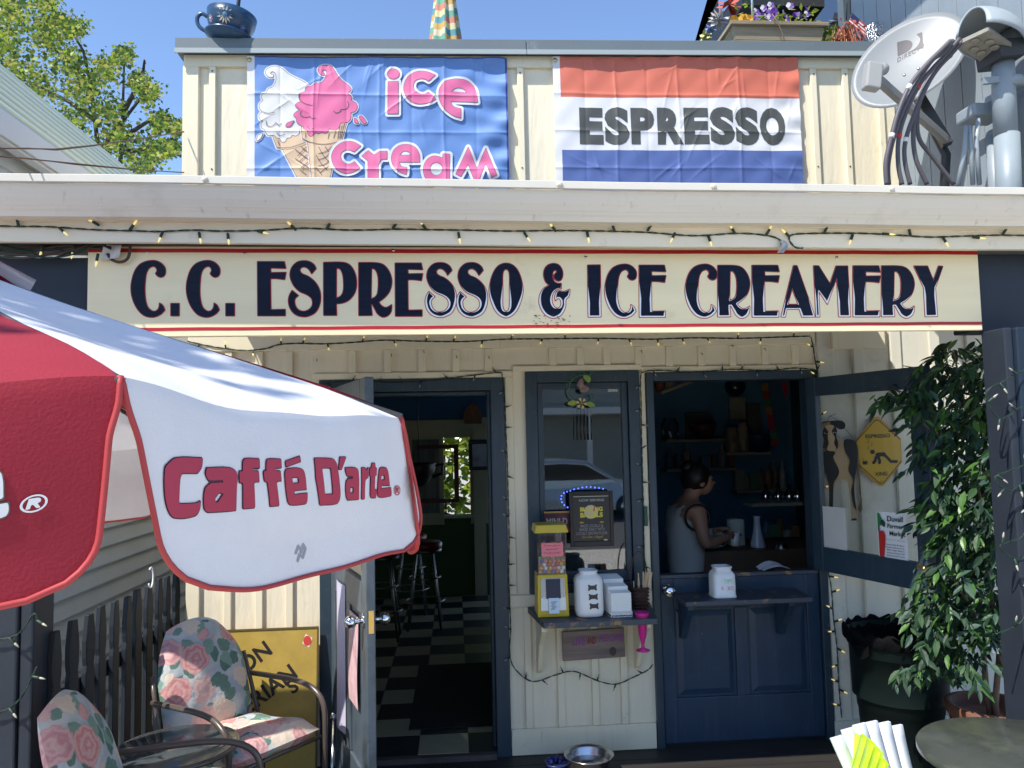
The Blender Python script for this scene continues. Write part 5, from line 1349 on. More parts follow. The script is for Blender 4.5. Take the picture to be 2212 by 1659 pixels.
daisy(.93, .062, .024, [mat('petal_deep_blue', (.03, .12, .35), .5), mat('petal_blue', (.08, .22, .5), .5), mat('petal_rose', (0, 0, 0))], 8, 'daisy')
q = MB(); p0_ = MC @ Vector((.03, 0, .06)); q.tube([p0_, p0_+Vector((.02, 0, .2)), p0_+Vector((.045, 0, .75))], .011, 10)
tag(q.build('umbrella_pole', black), 'thin black pole standing up out of the blue tea cup', 'pole')
# closed striped parasol behind the parapet
ux = PY(962, 60, .9); 
cu = thing('closed_parasol', 'closed parasol with pastel stripes rising behind the middle of the parapet', 'parasol', (ux.x, .9, 2.6))
sc_ = [(.70, .66, .35), (.66, .25, .18), (.16, .42, .30), (.70, .62, .45), (.62, .40, .12), (.12, .33, .38)]
sm_ = [mat('parasol_stripe_%d' % i, c, .75, trans=.2, var=.06, vscale=8) for i, c in enumerate(sc_)]
q = MB(); n = 40; rows = 30; zt0, zt1 = 3.72, 5.15; vs = []
for j in range(rows+1):
    t = j/rows; z = zt0+(zt1-zt0)*t; r0_ = .155*(1-t)**.8+.02
    for i in range(n):
        a = 2*math.pi*i/n; r_ = r0_*(1+.26*math.cos(a*8+t*.6)*(1-t*.4))
        vs.append(Vector((ux.x+r_*math.cos(a), .9+r_*math.sin(a), z)))
for j in range(rows):
    q.m((j//2) % 6)
    if j == 0: q.add(vs, [])
    q.f += [[j*n+i, j*n+(i+1) % n, (j+1)*n+(i+1) % n, (j+1)*n+i] for i in range(n)]; q.mi += [(j+(i//5)*2) % 6 for i in range(n)]; q.sm += [True]*n
q.build('canopy', sm_, cu)
MB().cyl((ux.x, .9, 2.6), (ux.x, .9, 5.2), .02).build('pole', white_p, cu)
# wooden planter with pansies
pl0 = PY(1600, 62, .38); pl1 = PY(1760, 62, .38)
pz0 = CT(2.1); 
plt = thing('wooden_planter', 'weathered wooden planter box on the parapet cap overflowing with pansies', 'planter', ((pl0.x+pl1.x)/2, .4, pz0))
xa, xb = PY(1603, 96, .22).x, PY(1757, 96, .22).x
pw = mat('planter_cedar', (.30, .245, .165), .75, var=.35, vscale=4, grain=(.25, 1, 3), bump=.4, bscale=12)
H_ = .19
for i, (za, zb2) in enumerate(((0, .09), (.093, .175))):
    fx = lambda z: .02+.05*z/H_
    MB().hexa([Vector(p) for p in ((xa-fx(za), .24, pz0+za), (xb+fx(za), .24, pz0+za), (xb+fx(za), .22-fx(za)*.4, pz0+za), (xa-fx(za), .22-fx(za)*.4, pz0+za), (xa-fx(zb2), .24, pz0+zb2), (xb+fx(zb2), .24, pz0+zb2), (xb+fx(zb2), .22-fx(zb2)*.4, pz0+zb2), (xa-fx(zb2), .22-fx(zb2)*.4, pz0+zb2))]).build('plank', pw, plt)
    for s, xx in ((-1, xa), (1, xb)):
        MB().hexa([Vector(p) for p in ((xx+s*fx(za), .245, pz0+za), (xx+s*fx(za), .55, pz0+za), (xx+s*(fx(za)-.02), .55, pz0+za), (xx+s*(fx(za)-.02), .245, pz0+za), (xx+s*fx(zb2), .245, pz0+zb2), (xx+s*fx(zb2), .55, pz0+zb2), (xx+s*(fx(zb2)-.02), .55, pz0+zb2), (xx+s*(fx(zb2)-.02), .245, pz0+zb2))]).build('plank', pw, plt)
r_ = MB()
for b_ in ((xa-.085, xb+.085, .17, .23), (xa-.085, xb+.085, .54, .6), (xa-.085, xa-.02, .23, .54), (xb+.02, xb+.085, .23, .54)): r_.box(b_[0], b_[1], b_[2], b_[3], pz0+.177, pz0+.202)
bevel(r_.build('rim', pw, plt), .003)
MB().box(xa-.02, xb+.02, .25, .53, pz0+.1, pz0+.165).build('soil', mat('soil', (.03, .022, .015), .95), plt)
pan = thing('pansies', 'white and purple pansies with bright green leaves growing in the wooden planter', 'flowers', ((xa+xb)/2, .38, pz0+.16))
rr = random.Random(21)
leaf_cloud('foliage', 420, rr, lambda r: Vector((r.uniform(xa-.02, xb+.06), r.uniform(.2, .52), pz0+.17+abs(r.gauss(0, .075))*1.1)), .045, [lf1, lf2, lf1], pan, .5)
leaf_cloud('trailing_leaves', 120, rr, lambda r: Vector((xb+.07+r.gauss(.02, .03), r.uniform(.18, .4), pz0+.2-abs(r.gauss(0, .09)))), .045, [lf2, lf1], pan, .5, droop=1)
pw_ = mat('pansy_white', (.72, .70, .72), .6, trans=.2); pp_ = mat('pansy_purple', (.14, .04, .33), .6, trans=.2); po_ = mat('pansy_orange', (.70, .33, .03), .6, trans=.2)
for i in range(34):
    if i < 5: p = Vector((xa-.01+rr.uniform(-.05, .09), rr.uniform(.2, .3), pz0+.23+rr.uniform(0, .05))); cols = (2, 2)
    else: p = Vector((rr.uniform(xa+.1, xb+.1), rr.uniform(.18, .42), pz0+.22+rr.uniform(0, .16))); cols = (0, 1) if rr.random() < .75 else (1, 1)
    q = MB(); up_ = Vector((rr.gauss(0, .4), -1, rr.gauss(.2, .3))).normalized(); w1 = up_.orthogonal().normalized(); w2 = up_.cross(w1); s_ = rr.uniform(.018, .027)
    for k in range(5):
        a = k*1.2566+.6; q.m(cols[0] if k not in (1, 2) else cols[1])
        c = p+(w1*math.cos(a)+w2*math.sin(a))*s_*.6+up_*.002*k
        q.add([c+(w1*math.cos(t)+w2*math.sin(t))*s_*.62+up_*.004*math.cos(t-a) for t in np.linspace(0, 2*math.pi, 7, endpoint=False)], [tuple(range(7))])
    q.build('blossom', [pw_, pp_, po_], pan)
q = MB(); a = PY(1640, 32, .2); q.cyl((a.x, .3, pz0+.1), (a.x, .3, pz0+.9), .008)
tag(q.build('metal_rod', steel), 'thin steel rod standing in the wooden planter', 'rod')
tn = MB(); tn.tube([PY(1668, 30, .15), PY(1680, 48, .15), PY(1685, 60, .155), PY(1692, 78, .16), PY(1697, 97, .17)], .0035, 5)
tag(tn.build('dry_tendril', mat('tendril', (.22, .15, .10), .8)), 'dry tendril hanging over the front of the wooden planter', 'tendril')
# dried red plant in a small dish
dx_ = PY(1818, 95, .28)
dp = thing('dried_plant', 'dried reddish trailing plant in a low pale dish beside the wooden planter', 'plant', (dx_.x, .28, CT(dx_.x)))
q = MB().lathe([(.07, 0), (.12, .012), (.135, .03), (.12, .028)], (dx_.x, .25, CT(dx_.x)), 24); q.build('dish', mat('pale_dish', (.6, .56, .46), .5), dp)
rr = random.Random(33)
dry1 = mat('dry_brown', (.28, .15, .09), .8); dry2 = mat('dry_russet', (.34, .09, .05), .8); dry3 = mat('dry_straw', (.42, .30, .17), .8)
q = MB()
for k in range(70):
    b = Vector((dx_.x+rr.gauss(0, .02), .27+rr.gauss(0, .02), CT(dx_.x)+.13)); a = rr.uniform(0, 6.28); R = rr.uniform(.04, .13)
    q.m(rr.randrange(3)).tube([b, b+Vector((R*.6*math.cos(a), R*.5*math.sin(a), rr.uniform(.02, .08))), b+Vector((R*math.cos(a), R*.8*math.sin(a), -rr.uniform(.02, .12)))], .0028, 4, caps=False)
q.build('dry_stems', [dry1, dry2, dry3], dp)['kind'] = 'stuff'
leaf_cloud('dry_leaves', 300, rr, lambda r: Vector((dx_.x+r.gauss(0, .06), .26+r.gauss(0, .045), CT(dx_.x)+.12+r.gauss(0, .05))), .03, [dry2, dry1, dry2], dp, .6)
# little flag
f0 = PY(1843, 64, .25); fl2 = thing('small_flag', 'small striped flag lying among the dried plant on the parapet', 'flag', tuple(f0))
fa = PY(1833, 48, .24); fb_ = PY(1880, 88, .24); ex = (fb_-fa); ez = Vector((.025, 0, .06))
for i in range(7):
    q = MB(); t0, t1 = i/7, (i+1)/7
    q.add([fa+ez*t0, fa+ex*.8+ez*t0, fa+ex*.8+ez*t1, fa+ez*t1], [(0, 1, 2, 3)]); q.build('stripe', mat('flag_red', (.5, .04, .05), .6) if i % 2 == 0 else mat('flag_white', (.7, .68, .68), .6), fl2)
q = MB(); q.add([fa+ez*.45+Vector((0, -.003, 0)), fa+ex*.33+ez*.45+Vector((0, -.003, 0)), fa+ex*.33+ez*1.02+Vector((0, -.003, 0)), fa+ez*1.02+Vector((0, -.003, 0))], [(0, 1, 2, 3)]); q.build('canton', mat('flag_navy', (.02, .03, .12), .6), fl2)
MB().cyl(fa-ex*.1, fa+Vector((.01, 0, .25)), .003).build('staff', black, fl2)
# silver foil rosette
rz_ = PY(1897, 75, .2); fs_ = thing('foil_rosette', 'round coiled silver foil rosette standing on the parapet beside the satellite dish', 'ornament', tuple(rz_))
foil = mat('crumpled_foil', (.72, .72, .74), .3, 1.0, bump=.9, bscale=70)
q = MB(); P = []
for i in range(230):
    t = i/230; a = t*2*math.pi*5.5; R = .012+.072*t; P.append(rz_+Vector((R*math.cos(a), .004*math.sin(i*1.9), R*math.sin(a)*.95+.002*math.sin(i*2.7))))
q.tube(P, [.0068+.0028*math.sin(i*2.3) for i in range(230)], 6); q.build('coil', foil, fs_)
# ------------------------------------------------------------------ satellite dish
DY = -.55
dc = PY(1963, 128, DY); dish = thing('satellite_dish', 'pale grey satellite dish with dark DIRECTV logo and angled feed arm on the porch roof', 'satellite dish', (dc.x, DY, 2.65))
dishm = mat('dish_light_grey', (.22, .235, .245), .45, var=.03, vscale=3)
dn_ = Vector((-.50, -.78, .38)).normalized()               # boresight
la_ = Vector((0.62, -.15, .78)); lx = (la_-dn_*la_.dot(dn_)).normalized(); ly = dn_.cross(lx)    # lx: long-ish axis
ra, rb_ = .335, .245
lu = C_RT; 
ex_ = (PY(2045, 60, DY)-PY(1885, 215, DY)).normalized(); ex_ = (ex_-dn_*ex_.dot(dn_)).normalized(); ey_ = dn_.cross(ex_)
vs = []; fs = []; n = 48; rings = 10
for side in (0, 1):
    for j in range(rings+1):
        r = j/rings
        for i in range(n):
            a = 2*math.pi*i/n; p = dc+ex_*(ra*r*math.cos(a))+ey_*(rb_*r*math.sin(a))+dn_*(.045*(r*r-1)-.008*side); vs.append(p)
def idx(side, j, i): return side*(rings+1)*n+j*n+i % n
for side in (0, 1):
    for j in range(rings):
        for i in range(n): fs.append((idx(side, j, i), idx(side, j, i+1), idx(side, j+1, i+1), idx(side, j+1, i)))
for i in range(n): fs.append((idx(0, rings, i), idx(0, rings, i+1), idx(1, rings, i+1), idx(1, rings, i)))
raw_obj('reflector', vs, fs, dishm, dish, smooth_=True)
# logo on the reflector
def dish_pt(u, v, off):
    d = ray(u, v); t = (dc-dn_*.04-CAM).dot(dn_)/d.dot(dn_); p = CAM+d*t-dc
    a = p.dot(ex_)/ra; b = p.dot(ey_)/rb_
    for _ in range(3):
        h = .045*(a*a+b*b-1)+off; t = (dc+dn_*h-CAM).dot(dn_)/d.dot(dn_); p = CAM+d*t-dc; a = p.dot(ex_)/ra; b = p.dot(ey_)/rb_
    return CAM+d*t
dcr = crop(3380, 100, 652, 1664)
D = Decal(lambda a, b, off: dish_pt(*dcr((a, b)), off)); 
for l in ([(388, 170, 1), (480, 148), (535, 165), (540, 205), (500, 255), (395, 312, 1)], [(455, 290, 1), (540, 250), (600, 195), (620, 130), (585, 88, 1), (640, 65, 1), (655, 220, 1), (560, 255)]):
    f = Field([spline(l, n=5)], 4.0, 10); D.layer(f.xs, f.ys, f.F, .0015, 0)
dl0 = Decal(lambda a, b, off: dish_pt(*dcr((392+a*270, 372-a*145+a*0-b*44+0)), off))
put_text(dl0, 'DIRECTV', 0, 1, 0, 1, .0016, 0, bold=.005, spacing=1.15)
lgm = mat('logo_dark_violet_grey', (.055, .05, .06), .5)
D.build('logo', [lgm], dish); dl0.build('logo_lettering', [lgm], dish)
for (u, v) in ((459, 498), (602, 435)):
    p = dish_pt(*dcr((u, v)), .002); MB().lathe([(.008, 0), (.007, .004), (.002, .005)], p, 10, M=dn_.to_track_quat('Z', 'Y').to_matrix().to_4x4()).build('bolt', steel, dish)
armm = mat('dish_arm_grey', (.30, .29, .27), .45)
lnb = PY(*dcr((170, 520)), DY-.42); foot = PY(*dcr((880, 1150)), DY-.02)
q = MB(); q.bar(lnb, foot, .03, .045); bevel(q.build('feed_arm', armm, dish), .004)
lnbm = mat('lnb_grey', (.36, .36, .34), .4)
q = MB(); hb = PY(*dcr((160, 545)), DY-.43); dirn = (dc-hb).normalized()
q.bar(hb+Vector((-.02, 0, -.05)), hb+Vector((0, 0, .075)), .055, .075); bevel(q.build('feed_box', lnbm, dish), .008)
q = MB(); tp = PY(*dcr((225, 450)), DY-.42); q.tube([tp-dirn*.03, tp+dirn*.01, tp+dirn*.035, tp+dirn*.045], [.022, .026, .03, .02], 14); q.build('feed_horn', lnbm, dish)
dkm = mat('dark_bracket', (.035, .04, .045), .5)
q = MB(); bk = dc-dn_*.09+Vector((0, 0, -.06)); q.bar(foot+Vector((.02, .02, -.02)), bk, .06, .05); q.tube([bk, foot+Vector((.05, .08, -.05)), Vector((dc.x+.19, DY+.12, 2.66))], .024, 10); q.build('mount', dkm, dish)
# ------------------------------------------------------------------ electric service mast with weatherhead
MYY = -1.0
mast = thing('service_mast', 'tall blue-grey electric service mast with domed weatherhead beside the satellite dish', 'mast', (2.7, MYY, 2.6))
mm_ = mat('mast_paint', (.26, .305, .335), .45, var=.06, vscale=4, bump=.08, bscale=20)
mcr = lambda p: PY(*dcr(p), MYY)
pb_ = mcr((1500, 1590)); ptp = mcr((1450, 380)); rad_m = (mcr((1570, 700))-mcr((1365, 700))).length/2
MB().cyl((pb_.x-.005, MYY, 2.60), (mcr((1490, 1100)).x, MYY, mcr((1490, 1100)).z), rad_m*1.06, n=24).build('lower_sleeve', mm_, mast)
q = MB(); q.tube([(mcr((1480, 1110)).x, MYY, mcr((1480, 1110)).z), (mcr((1462, 700)).x, MYY, mcr((1462, 700)).z), (mcr((1450, 300)).x, MYY, mcr((1450, 300)).z)], [rad_m, rad_m, rad_m*.93], 24); q.build('conduit', mm_, mast)
q = MB(); pc_ = mcr((1462, 585)); q.tube([pc_+Vector((.03, 0, -.02)), pc_+Vector((.03, 0, .02))], rad_m*1.12, 20); q.bar(pc_+Vector((-.12, -.02, .0)), pc_+Vector((-.02, -.02, .01)), .02, .03); q.bar(pc_+Vector((.05, -.01, .0)), pc_+Vector((.13, .0, .02)), .03, .04); q.bar(pc_+Vector((.06, .05, .0)), pc_+Vector((.05, .4, .0)), .03, .03); q.build('clamp', mm_, mast)
# weatherhead: hood swept from the pipe top over to the left-front
hood_m = mat('weatherhead_metal', (.33, .375, .40), .35, var=.05, vscale=5)
hb_ = mcr((1420, 250)); hl = mcr((960, 130))
q = MB()
ha = (hl-hb_); ha.y = -.10; haL = ha.length; ha.normalize(); hu = Vector((0, 0, 1)); hu = (hu-ha*hu.dot(ha)).normalized(); hs = ha.cross(hu)
vs = []; fs = []; nu, nv = 14, 18
for i in range(nu+1):
    t = i/nu; c = hb_+Vector((.02, 0, 0))-ha*.03+ha*(haL+.03)*t
    wv_ = .105*(.80+.35*math.sin(math.pi*min(1, t*1.05)))*(1 if t < .9 else 1-.25*((t-.9)/.1)); hv_ = .135*math.sqrt(max(.02, 1-(1.06*t-.28)**2*.85))+.01
    for j in range(nv+1):
        a = math.pi*j/nv; vs.append(c+hs*(wv_*math.cos(a))+hu*(hv_*math.sin(a)-.01))
for i in range(nu):
    for j in range(nv): fs.append((i*(nv+1)+j, i*(nv+1)+j+1, (i+1)*(nv+1)+j+1, (i+1)*(nv+1)+j))
fs.append(tuple(range(nv+1))); 
hd = raw_obj('hood', vs, fs, hood_m, mast, smooth_=True)
so = hd.modifiers.new('solid', 'SOLIDIFY'); so.thickness = .008
q = MB(); q.bar(hb_+ha*.02-hu*.025, hb_+ha*haL*.86-hu*.03, .15, .02, up=hu); hp = q.build('hood_plate', mat('hood_plate_tan', (.27, .255, .21), .55, var=.2, vscale=10), mast)
for t, s in ((.35, .03), (.35, -.03), (.55, .035), (.55, -.035), (.75, .0)):
    c = hb_+ha*haL*t+hs*s-hu*.042; MB().lathe([(.019, 0), (.021, .004), (.015, .006)], c, 14, M=(-hu).to_track_quat('Z', 'Y').to_matrix().to_4x4()).build('knockout', hp.data.materials[0], hp)
q = MB(); q.bar(mcr((1300, 310)), mcr((1545, 290)), .17, .085); bevel(q.build('collar', mat('dark_bracket', (0, 0, 0)), mast), .006)
# service cables drooping from the hood to the roof
cabm = mat('grey_violet_cable', (.10, .09, .10), .5)
cabs = [[(925, 155), (830, 250), (680, 400), (520, 600), (400, 870), (330, 1130), (275, 1380), (285, 1600)],
        [(950, 150), (860, 270), (740, 350), (600, 560), (440, 870), (350, 1150), (300, 1400), (305, 1600)],
        [(1015, 135), (890, 280), (750, 430), (610, 600), (480, 870), (405, 1130), (400, 1400), (440, 1600)],
        [(1045, 155), (930, 290), (800, 430), (690, 600), (600, 800), (480, 1130), (465, 1350), (520, 1600)],
        [(930, 300), (780, 430), (650, 650), (580, 870), (550, 1100), (580, 1350), (690, 1600)],
        [(1040, 165), (900, 320), (760, 480), (620, 760), (590, 980), (620, 1160), (760, 1340), (960, 1600)]]
for i, c in enumerate(cabs):
    yy = [MYY-.10+.02*i+.05*k/len(c) for k in range(len(c))]
    P3 = [PY(*dcr(p), y) for p, y in zip(c, yy)]
    d3 = []
    for k in range(len(P3)-1):
        p0 = P3[max(k-1, 0)]; p1 = P3[k]; p2 = P3[k+1]; p3 = P3[min(k+2, len(P3)-1)]
        for s in range(6):
            t = s/6; d3.append(.5*((2*p1)+(p2-p0)*t+(2*p0-5*p1+4*p2-p3)*t*t+(3*p1-p0-3*p2+p3)*t**3))
    d3.append(P3[-1])
    cb_ = MB().tube(d3, .0105, 8).build('service_cable', cabm, mast)
    if i in (0, 2, 3):
        j = int(len(d3)*(.42 if i != 3 else .72)); MB().tube([d3[j], d3[j+1]], .0125, 8).build('tape_band', mat('tape_red', (.55, .04, .04), .5) if i == 2 else white_p, cb_)
        j = int(len(d3)*.68); 
        if i < 3: MB().tube([d3[j], d3[j+1]], .0125, 8).build('tape_band', mat('tape_red', (0, 0, 0)) if i == 2 else white_p, cb_)
# small junction box with three pale conduits and a second pipe
q = MB(); jb0 = PY(*dcr((1200, 900)), -.85); q.box(jb0.x-.07, jb0.x+.1, -.92, -.78, jb0.z-.03, jb0.z+.035); jb = bevel(q.build('junction_box', mm_, mast), .012)
for (u, v, w_) in (((1085, 1010), (1070, 1250), (1000, 1600)), ((1115, 1010), (1130, 1200), (1150, 1600)), ((1205, 930), (1185, 1150), (1215, 1600))):
    q = MB(); q.tube([PY(*dcr(p), -.9) for p in (u, v, w_)], .0115, 8); q.build('small_conduit', hood_m, mast)
q = MB(); a = PY(*dcr((1350, 1110)), -.86); b = PY(*dcr((1370, 1600)), -.86); q.cyl(a, (b.x, -.86, 2.6), .032, n=16); q.ball(a, .032, 8); q.build('short_pipe', mm_, mast)
q = MB(); a = PY(*dcr((880, 1560)), -.9); q.ball((a.x, -.9, 2.66), .10, 8, sz=.5); tag(q.build('roof_cap', mat('pale_roof_cap', (.45, .5, .52), .5)), 'pale domed roof cap at the foot of the service mast', 'vent cap')
rr = random.Random(8); a = PY(*dcr((620, 1570)), -1.15)
q = MB()
for k in range(90):
    b = Vector((a.x+rr.uniform(-.11, .13), -1.15+rr.uniform(-.05, .05), 2.66)); q.tube([b, b+Vector((rr.gauss(0, .03), rr.gauss(0, .02), rr.uniform(.04, .10)))], .002, 4, caps=False)
tag(q.build('pine_needles', mat('brown_needles', (.22, .09, .04), .9)), kind='stuff')
# ------------------------------------------------------------------ maple behind at the upper left
def tree(name, lab, base, h, r0, seed, crown_pts, n, size, mats, limbs):
    t = thing(name, lab, 'tree', tuple(base))
    q = MB(); top = base+Vector((0, 0, h)); q.tube([base, base+Vector((.05*h*.3, 0, h*.35)), base+Vector((-.02*h, .1, h*.7)), top], [r0, r0*.75, r0*.45, r0*.12], 10)
    for L in limbs: q.tube(L, [r0*.35*(1-.8*i/(len(L)-1))+.008 for i in range(len(L))], 7)
    q.build('trunk', bark, t)
    leaf_cloud('crown', n, random.Random(seed), crown_pts, size, mats, t, .75)
    return t
MYT = 7.0
cl = []
rr = random.Random(4)
spec = [(40, 30, 75), (100, 80, 70), (0, 90, 60), (150, 130, 55), (90, 190, 75), (180, 190, 60), (230, 150, 45), (265, 120, 30), (150, 260, 75), (235, 240, 60), (300, 175, 32), (320, 200, 40), (260, 300, 60), (345, 265, 35), (380, 275, 22), (330, 330, 45), (370, 320, 28), (200, 330, 60), (-60, 60, 90), (-60, 200, 90), (120, 60, 45), (165, 60, 35), (40, 150, 70), (300, 360, 50), (10, 15, 60), (100, 5, 40)]
def maple_pt(r):
    u, v, s = spec[r.randrange(len(spec))]
    u2 = r.gauss(u, s*.36); v2 = r.gauss(v, s*.33)
    return PY(u2, v2, MYT+r.gauss(0, .9))
tb0 = PY(150, 400, MYT); 
lim = []
for pts in (((215, 400), (210, 300), (195, 180), (180, 110), (150, 60)), ((212, 330), (250, 280), (290, 230), (320, 190)), ((205, 260), (150, 220), (90, 190), (20, 160)), ((195, 180), (150, 130), (80, 80)), ((255, 400), (262, 330), (265, 250), (268, 140)), ((262, 330), (320, 320), (380, 330)), ((262, 300), (320, 262), (385, 265)), ((268, 240), (300, 180), (310, 150), (312, 130))):
    lim.append([PY(u, v, MYT+.2*math.sin(u)) for u, v in pts])
tree('maple_tree', 'tall maple with fresh yellow-green leaves beyond the neighbour roof at the upper left', Vector((PY(200, 400, MYT).x, MYT, -.6)), 5.5, .085, 4, maple_pt, 14000, .066, [lf1, lf1, lf2, lf4, lf2, lf3], lim)
# ------------------------------------------------------------------ string lights
def bulb_mesh():
    q = MB(); q.m(0).lathe([(.0045, 0), (.0055, .004), (.0055, .024), (.0045, .027)], n=8); q.m(1).lathe([(.0036, .027), (.0044, .034), (.0032, .044), (.0008, .051)], n=8)
    return q
BULB = bulb_mesh().mesh('bulb', [green_wire, bulb_tip]); BULB_OFF = bulb_mesh().mesh('bulb', [green_wire, bulb_dim])
def string(lab, pts, dirs, n_out=Vector((0, -1, 0)), r=.0032, twist=True, scale=1.0, step=.16, group='mini light strings', lit=False):
    """pts: wire points; dirs: list of (fraction or None, angle deg in the wall plane)"""
    t = thing('string_lights', lab, 'string lights', tuple(pts[0]), group)
    d = [Vector(p) for p in pts]; P = []
    for k in range(len(d)-1):
        p0 = d[max(k-1, 0)]; p1 = d[k]; p2 = d[k+1]; p3 = d[min(k+2, len(d)-1)]
        m = max(4, int((p2-p1).length/.018))
        for s in range(m):
            u = s/m; P.append(.5*((2*p1)+(p2-p0)*u+(2*p0-5*p1+4*p2-p3)*u*u+(3*p1-p0-3*p2+p3)*u**3))
    P.append(d[-1])
    q = MB()
    for ph in (0, math.pi) if twist else (0,):
        Q = []
        for i, p in enumerate(P):
            tg = (P[min(i+1, len(P)-1)]-P[max(i-1, 0)]).normalized(); sd = tg.cross(n_out).normalized()
            Q.append(p+(n_out*math.sin(i*1.1+ph)+sd*math.cos(i*1.1+ph))*r*.75)
        q.tube(Q, r*.62, 5)
    q.build('wire', green_wire, t)
    if isinstance(dirs, (int, float)):
        L = 0; nxt = .06; out = []; side = 1; rr = random.Random(int(dirs))
        for i in range(1, len(P)):
            L += (P[i]-P[i-1]).length
            if L > nxt:
                out.append((i, side)); nxt += step*rr.uniform(.75, 1.25); side = -side if rr.random() < .8 else side
        items = []
        for i, sd in out:
            tg = (P[min(i+1, len(P)-1)]-P[max(i-1, 0)]).normalized(); nn = tg.cross(n_out)
            v = (nn*sd+tg*rr.uniform(-.7, .7)+n_out*rr.uniform(.1, .5)).normalized(); items.append((P[i], v))
    else:
        items = dirs
    for p, v in items:
        o = link('bulb', BULB if lit else BULB_OFF, t, True); o.matrix_parent_inverse = world_mat(t).inverted(); o.location = p; o.rotation_euler = v.to_track_quat('Z', 'Y').to_euler(); o.scale = (scale,)*3
    return t
FY = -1.312
fp = [(-15, 488), (40, 489), (110, 490), (200, 496), (300, 499), (345, 500), (420, 497), (470, 499), (560, 498), (650, 493), (760, 497), (860, 495), (915, 496), (1000, 497), (1100, 499), (1200, 498), (1300, 499), (1400, 502), (1500, 509), (1590, 504), (1645, 507), (1680, 515), (1688, 528)]
def nearest(P, u): return min(range(len(P)), key=lambda i: abs(P[i][0]-u))
b1 = [(40, 488, 36, 468), (128, 492, 145, 508), (215, 487, 193, 475), (280, 497, 292, 481), (352, 500, 344, 518), (430, 502, 433, 521), (492, 504, 494, 523), (556, 499, 572, 503), (640, 497, 628, 486), (706, 495, 714, 479), (848, 494, 860, 477), (922, 497, 911, 483), (990, 502, 994, 524), (1132, 502, 1142, 517), (1201, 500, 1194, 491), (1268, 500, 1272, 521), (1328, 500, 1322, 483), (1398, 499, 1408, 484), (1458, 503, 1449, 522), (1530, 510, 1535, 524), (1588, 505, 1580, 491), (1655, 508, 1663, 494)]
def bl(items, y): 
    out = []
    for (u0, v0, u1, v1) in items:
        a = PY(u0, v0, y); b = PY(u1, v1, y-.012); out.append((a, (b-a).normalized()))
    return out
s1_ = string('mini light string along the fascia above the left and middle of the shop sign', [PY(u, v, FY) for u, v in fp], bl(b1, FY), scale=1.05, lit=True)
fp2 = [(1700, 500), (1703, 510), (1712, 522), (1722, 535), (1712, 530), (1700, 515), (1720, 506), (1780, 504), (1860, 503), (1940, 508), (2010, 511), (2080, 510), (2150, 508), (2230, 510)]
fp2 = [(1735, 536), (1718, 534), (1705, 518), (1712, 507), (1760, 504), (1860, 504), (1940, 508), (2010, 512), (2080, 510), (2150, 508), (2230, 509)]
b2 = [(1706, 512, 1692, 498), (1780, 504, 1787, 490), (1842, 507, 1834, 530), (1905, 505, 1925, 506), (1967, 508, 1962, 490), (2036, 512, 2045, 526), (2100, 512, 2117, 514), (2165, 508, 2174, 494)]
string('mini light string on the fascia right of the torn tag', [PY(u, v, FY) for u, v in fp2], bl(b2, FY), scale=1.05, lit=True)
tg_ = MB(); tg_.grid(5, 6, lambda s, t: PY(1683+14*s+6*math.sin(t*4), 520+26*t, FY-.006-.01*math.sin(s*5+t*3)))
tag(tg_.build('torn_tag', mat('torn_plastic', (.45, .45, .46), .4)), 'torn grey plastic tag dangling from the light string plug', 'tag')
UY = -.026
up = [(405, 737), (440, 745), (480, 752), (530, 757), (575, 753), (600, 745), (640, 742), (700, 743), (760, 740), (830, 735), (900, 737), (1000, 738), (1090, 733), (1180, 732), (1300, 731), (1400, 733), (1500, 730), (1600, 731), (1690, 728), (1750, 726)]
string('long mini light string sagging along the wall just under the shop sign', [PY(u, v, UY) for u, v in up], 3, scale=.8, step=.155, lit=True)
dp_ = [(694, 845), (697, 832), (715, 826), (770, 823), (850, 826), (930, 822), (1010, 812), (1075, 805), (1085, 812), (1090, 860), (1093, 930), (1096, 1000), (1098, 1080), (1100, 1160), (1099, 1240), (1101, 1300), (1103, 1360), (1101, 1410), (1112, 1444), (1150, 1472), (1200, 1458), (1240, 1450), (1290, 1470), (1330, 1478), (1370, 1462), (1400, 1447), (1410, 1435)]
string('mini light string framing the left doorway and swagging below the shelf', [PY(u, v, -.034) for u, v in dp_], 5, scale=.8, step=.125)
hp_ = [(1393, 1250), (1391, 1180), (1390, 1100), (1388, 1020), (1386, 940), (1385, 870), (1384, 815), (1392, 803), (1430, 800), (1500, 804), (1580, 798), (1660, 800), (1720, 795), (1768, 800)]
string('mini light string around the dutch door between window and doorway', [PY(u, v, -.036) for u, v in hp_], 7, scale=.8, step=.125)
rp_ = [(1752, 728), (1757, 750), (1760, 775), (1765, 800), (1768, 850), (1770, 920), (1772, 1000), (1776, 1100), (1782, 1200), (1795, 1265), (1800, 1330), (1808, 1400), (1812, 1480), (1818, 1550)]
string('mini light string hanging down the right side of the dutch door', [PY(u, v, -.034) for u, v in rp_], 11, scale=1.0, step=.075, lit=True)
lw = [(2230, 640), (2180, 690), (2150, 760), (2190, 800), (2215, 790)]
q1 = [(2225, 792), (2170, 822), (2130, 850), (2160, 905), (2218, 880), (2225, 990), (2150, 1030), (2180, 1060), (2220, 1045), (2215, 1150), (2160, 1180), (2200, 1210), (2225, 1200), (2215, 1330), (2150, 1370)]
string('mini light string wound round the right porch post', [PY(u, v, -1.37) for u, v in q1], 13, scale=1.0, step=.10)
q2 = [(-20, 1385), (20, 1378), (45, 1365), (75, 1325), (80, 1345)]
string('mini light string wound round the left porch post, upper loop', [PY(u, v, -1.378) for u, v in q2], 15, scale=1.0, step=.12)
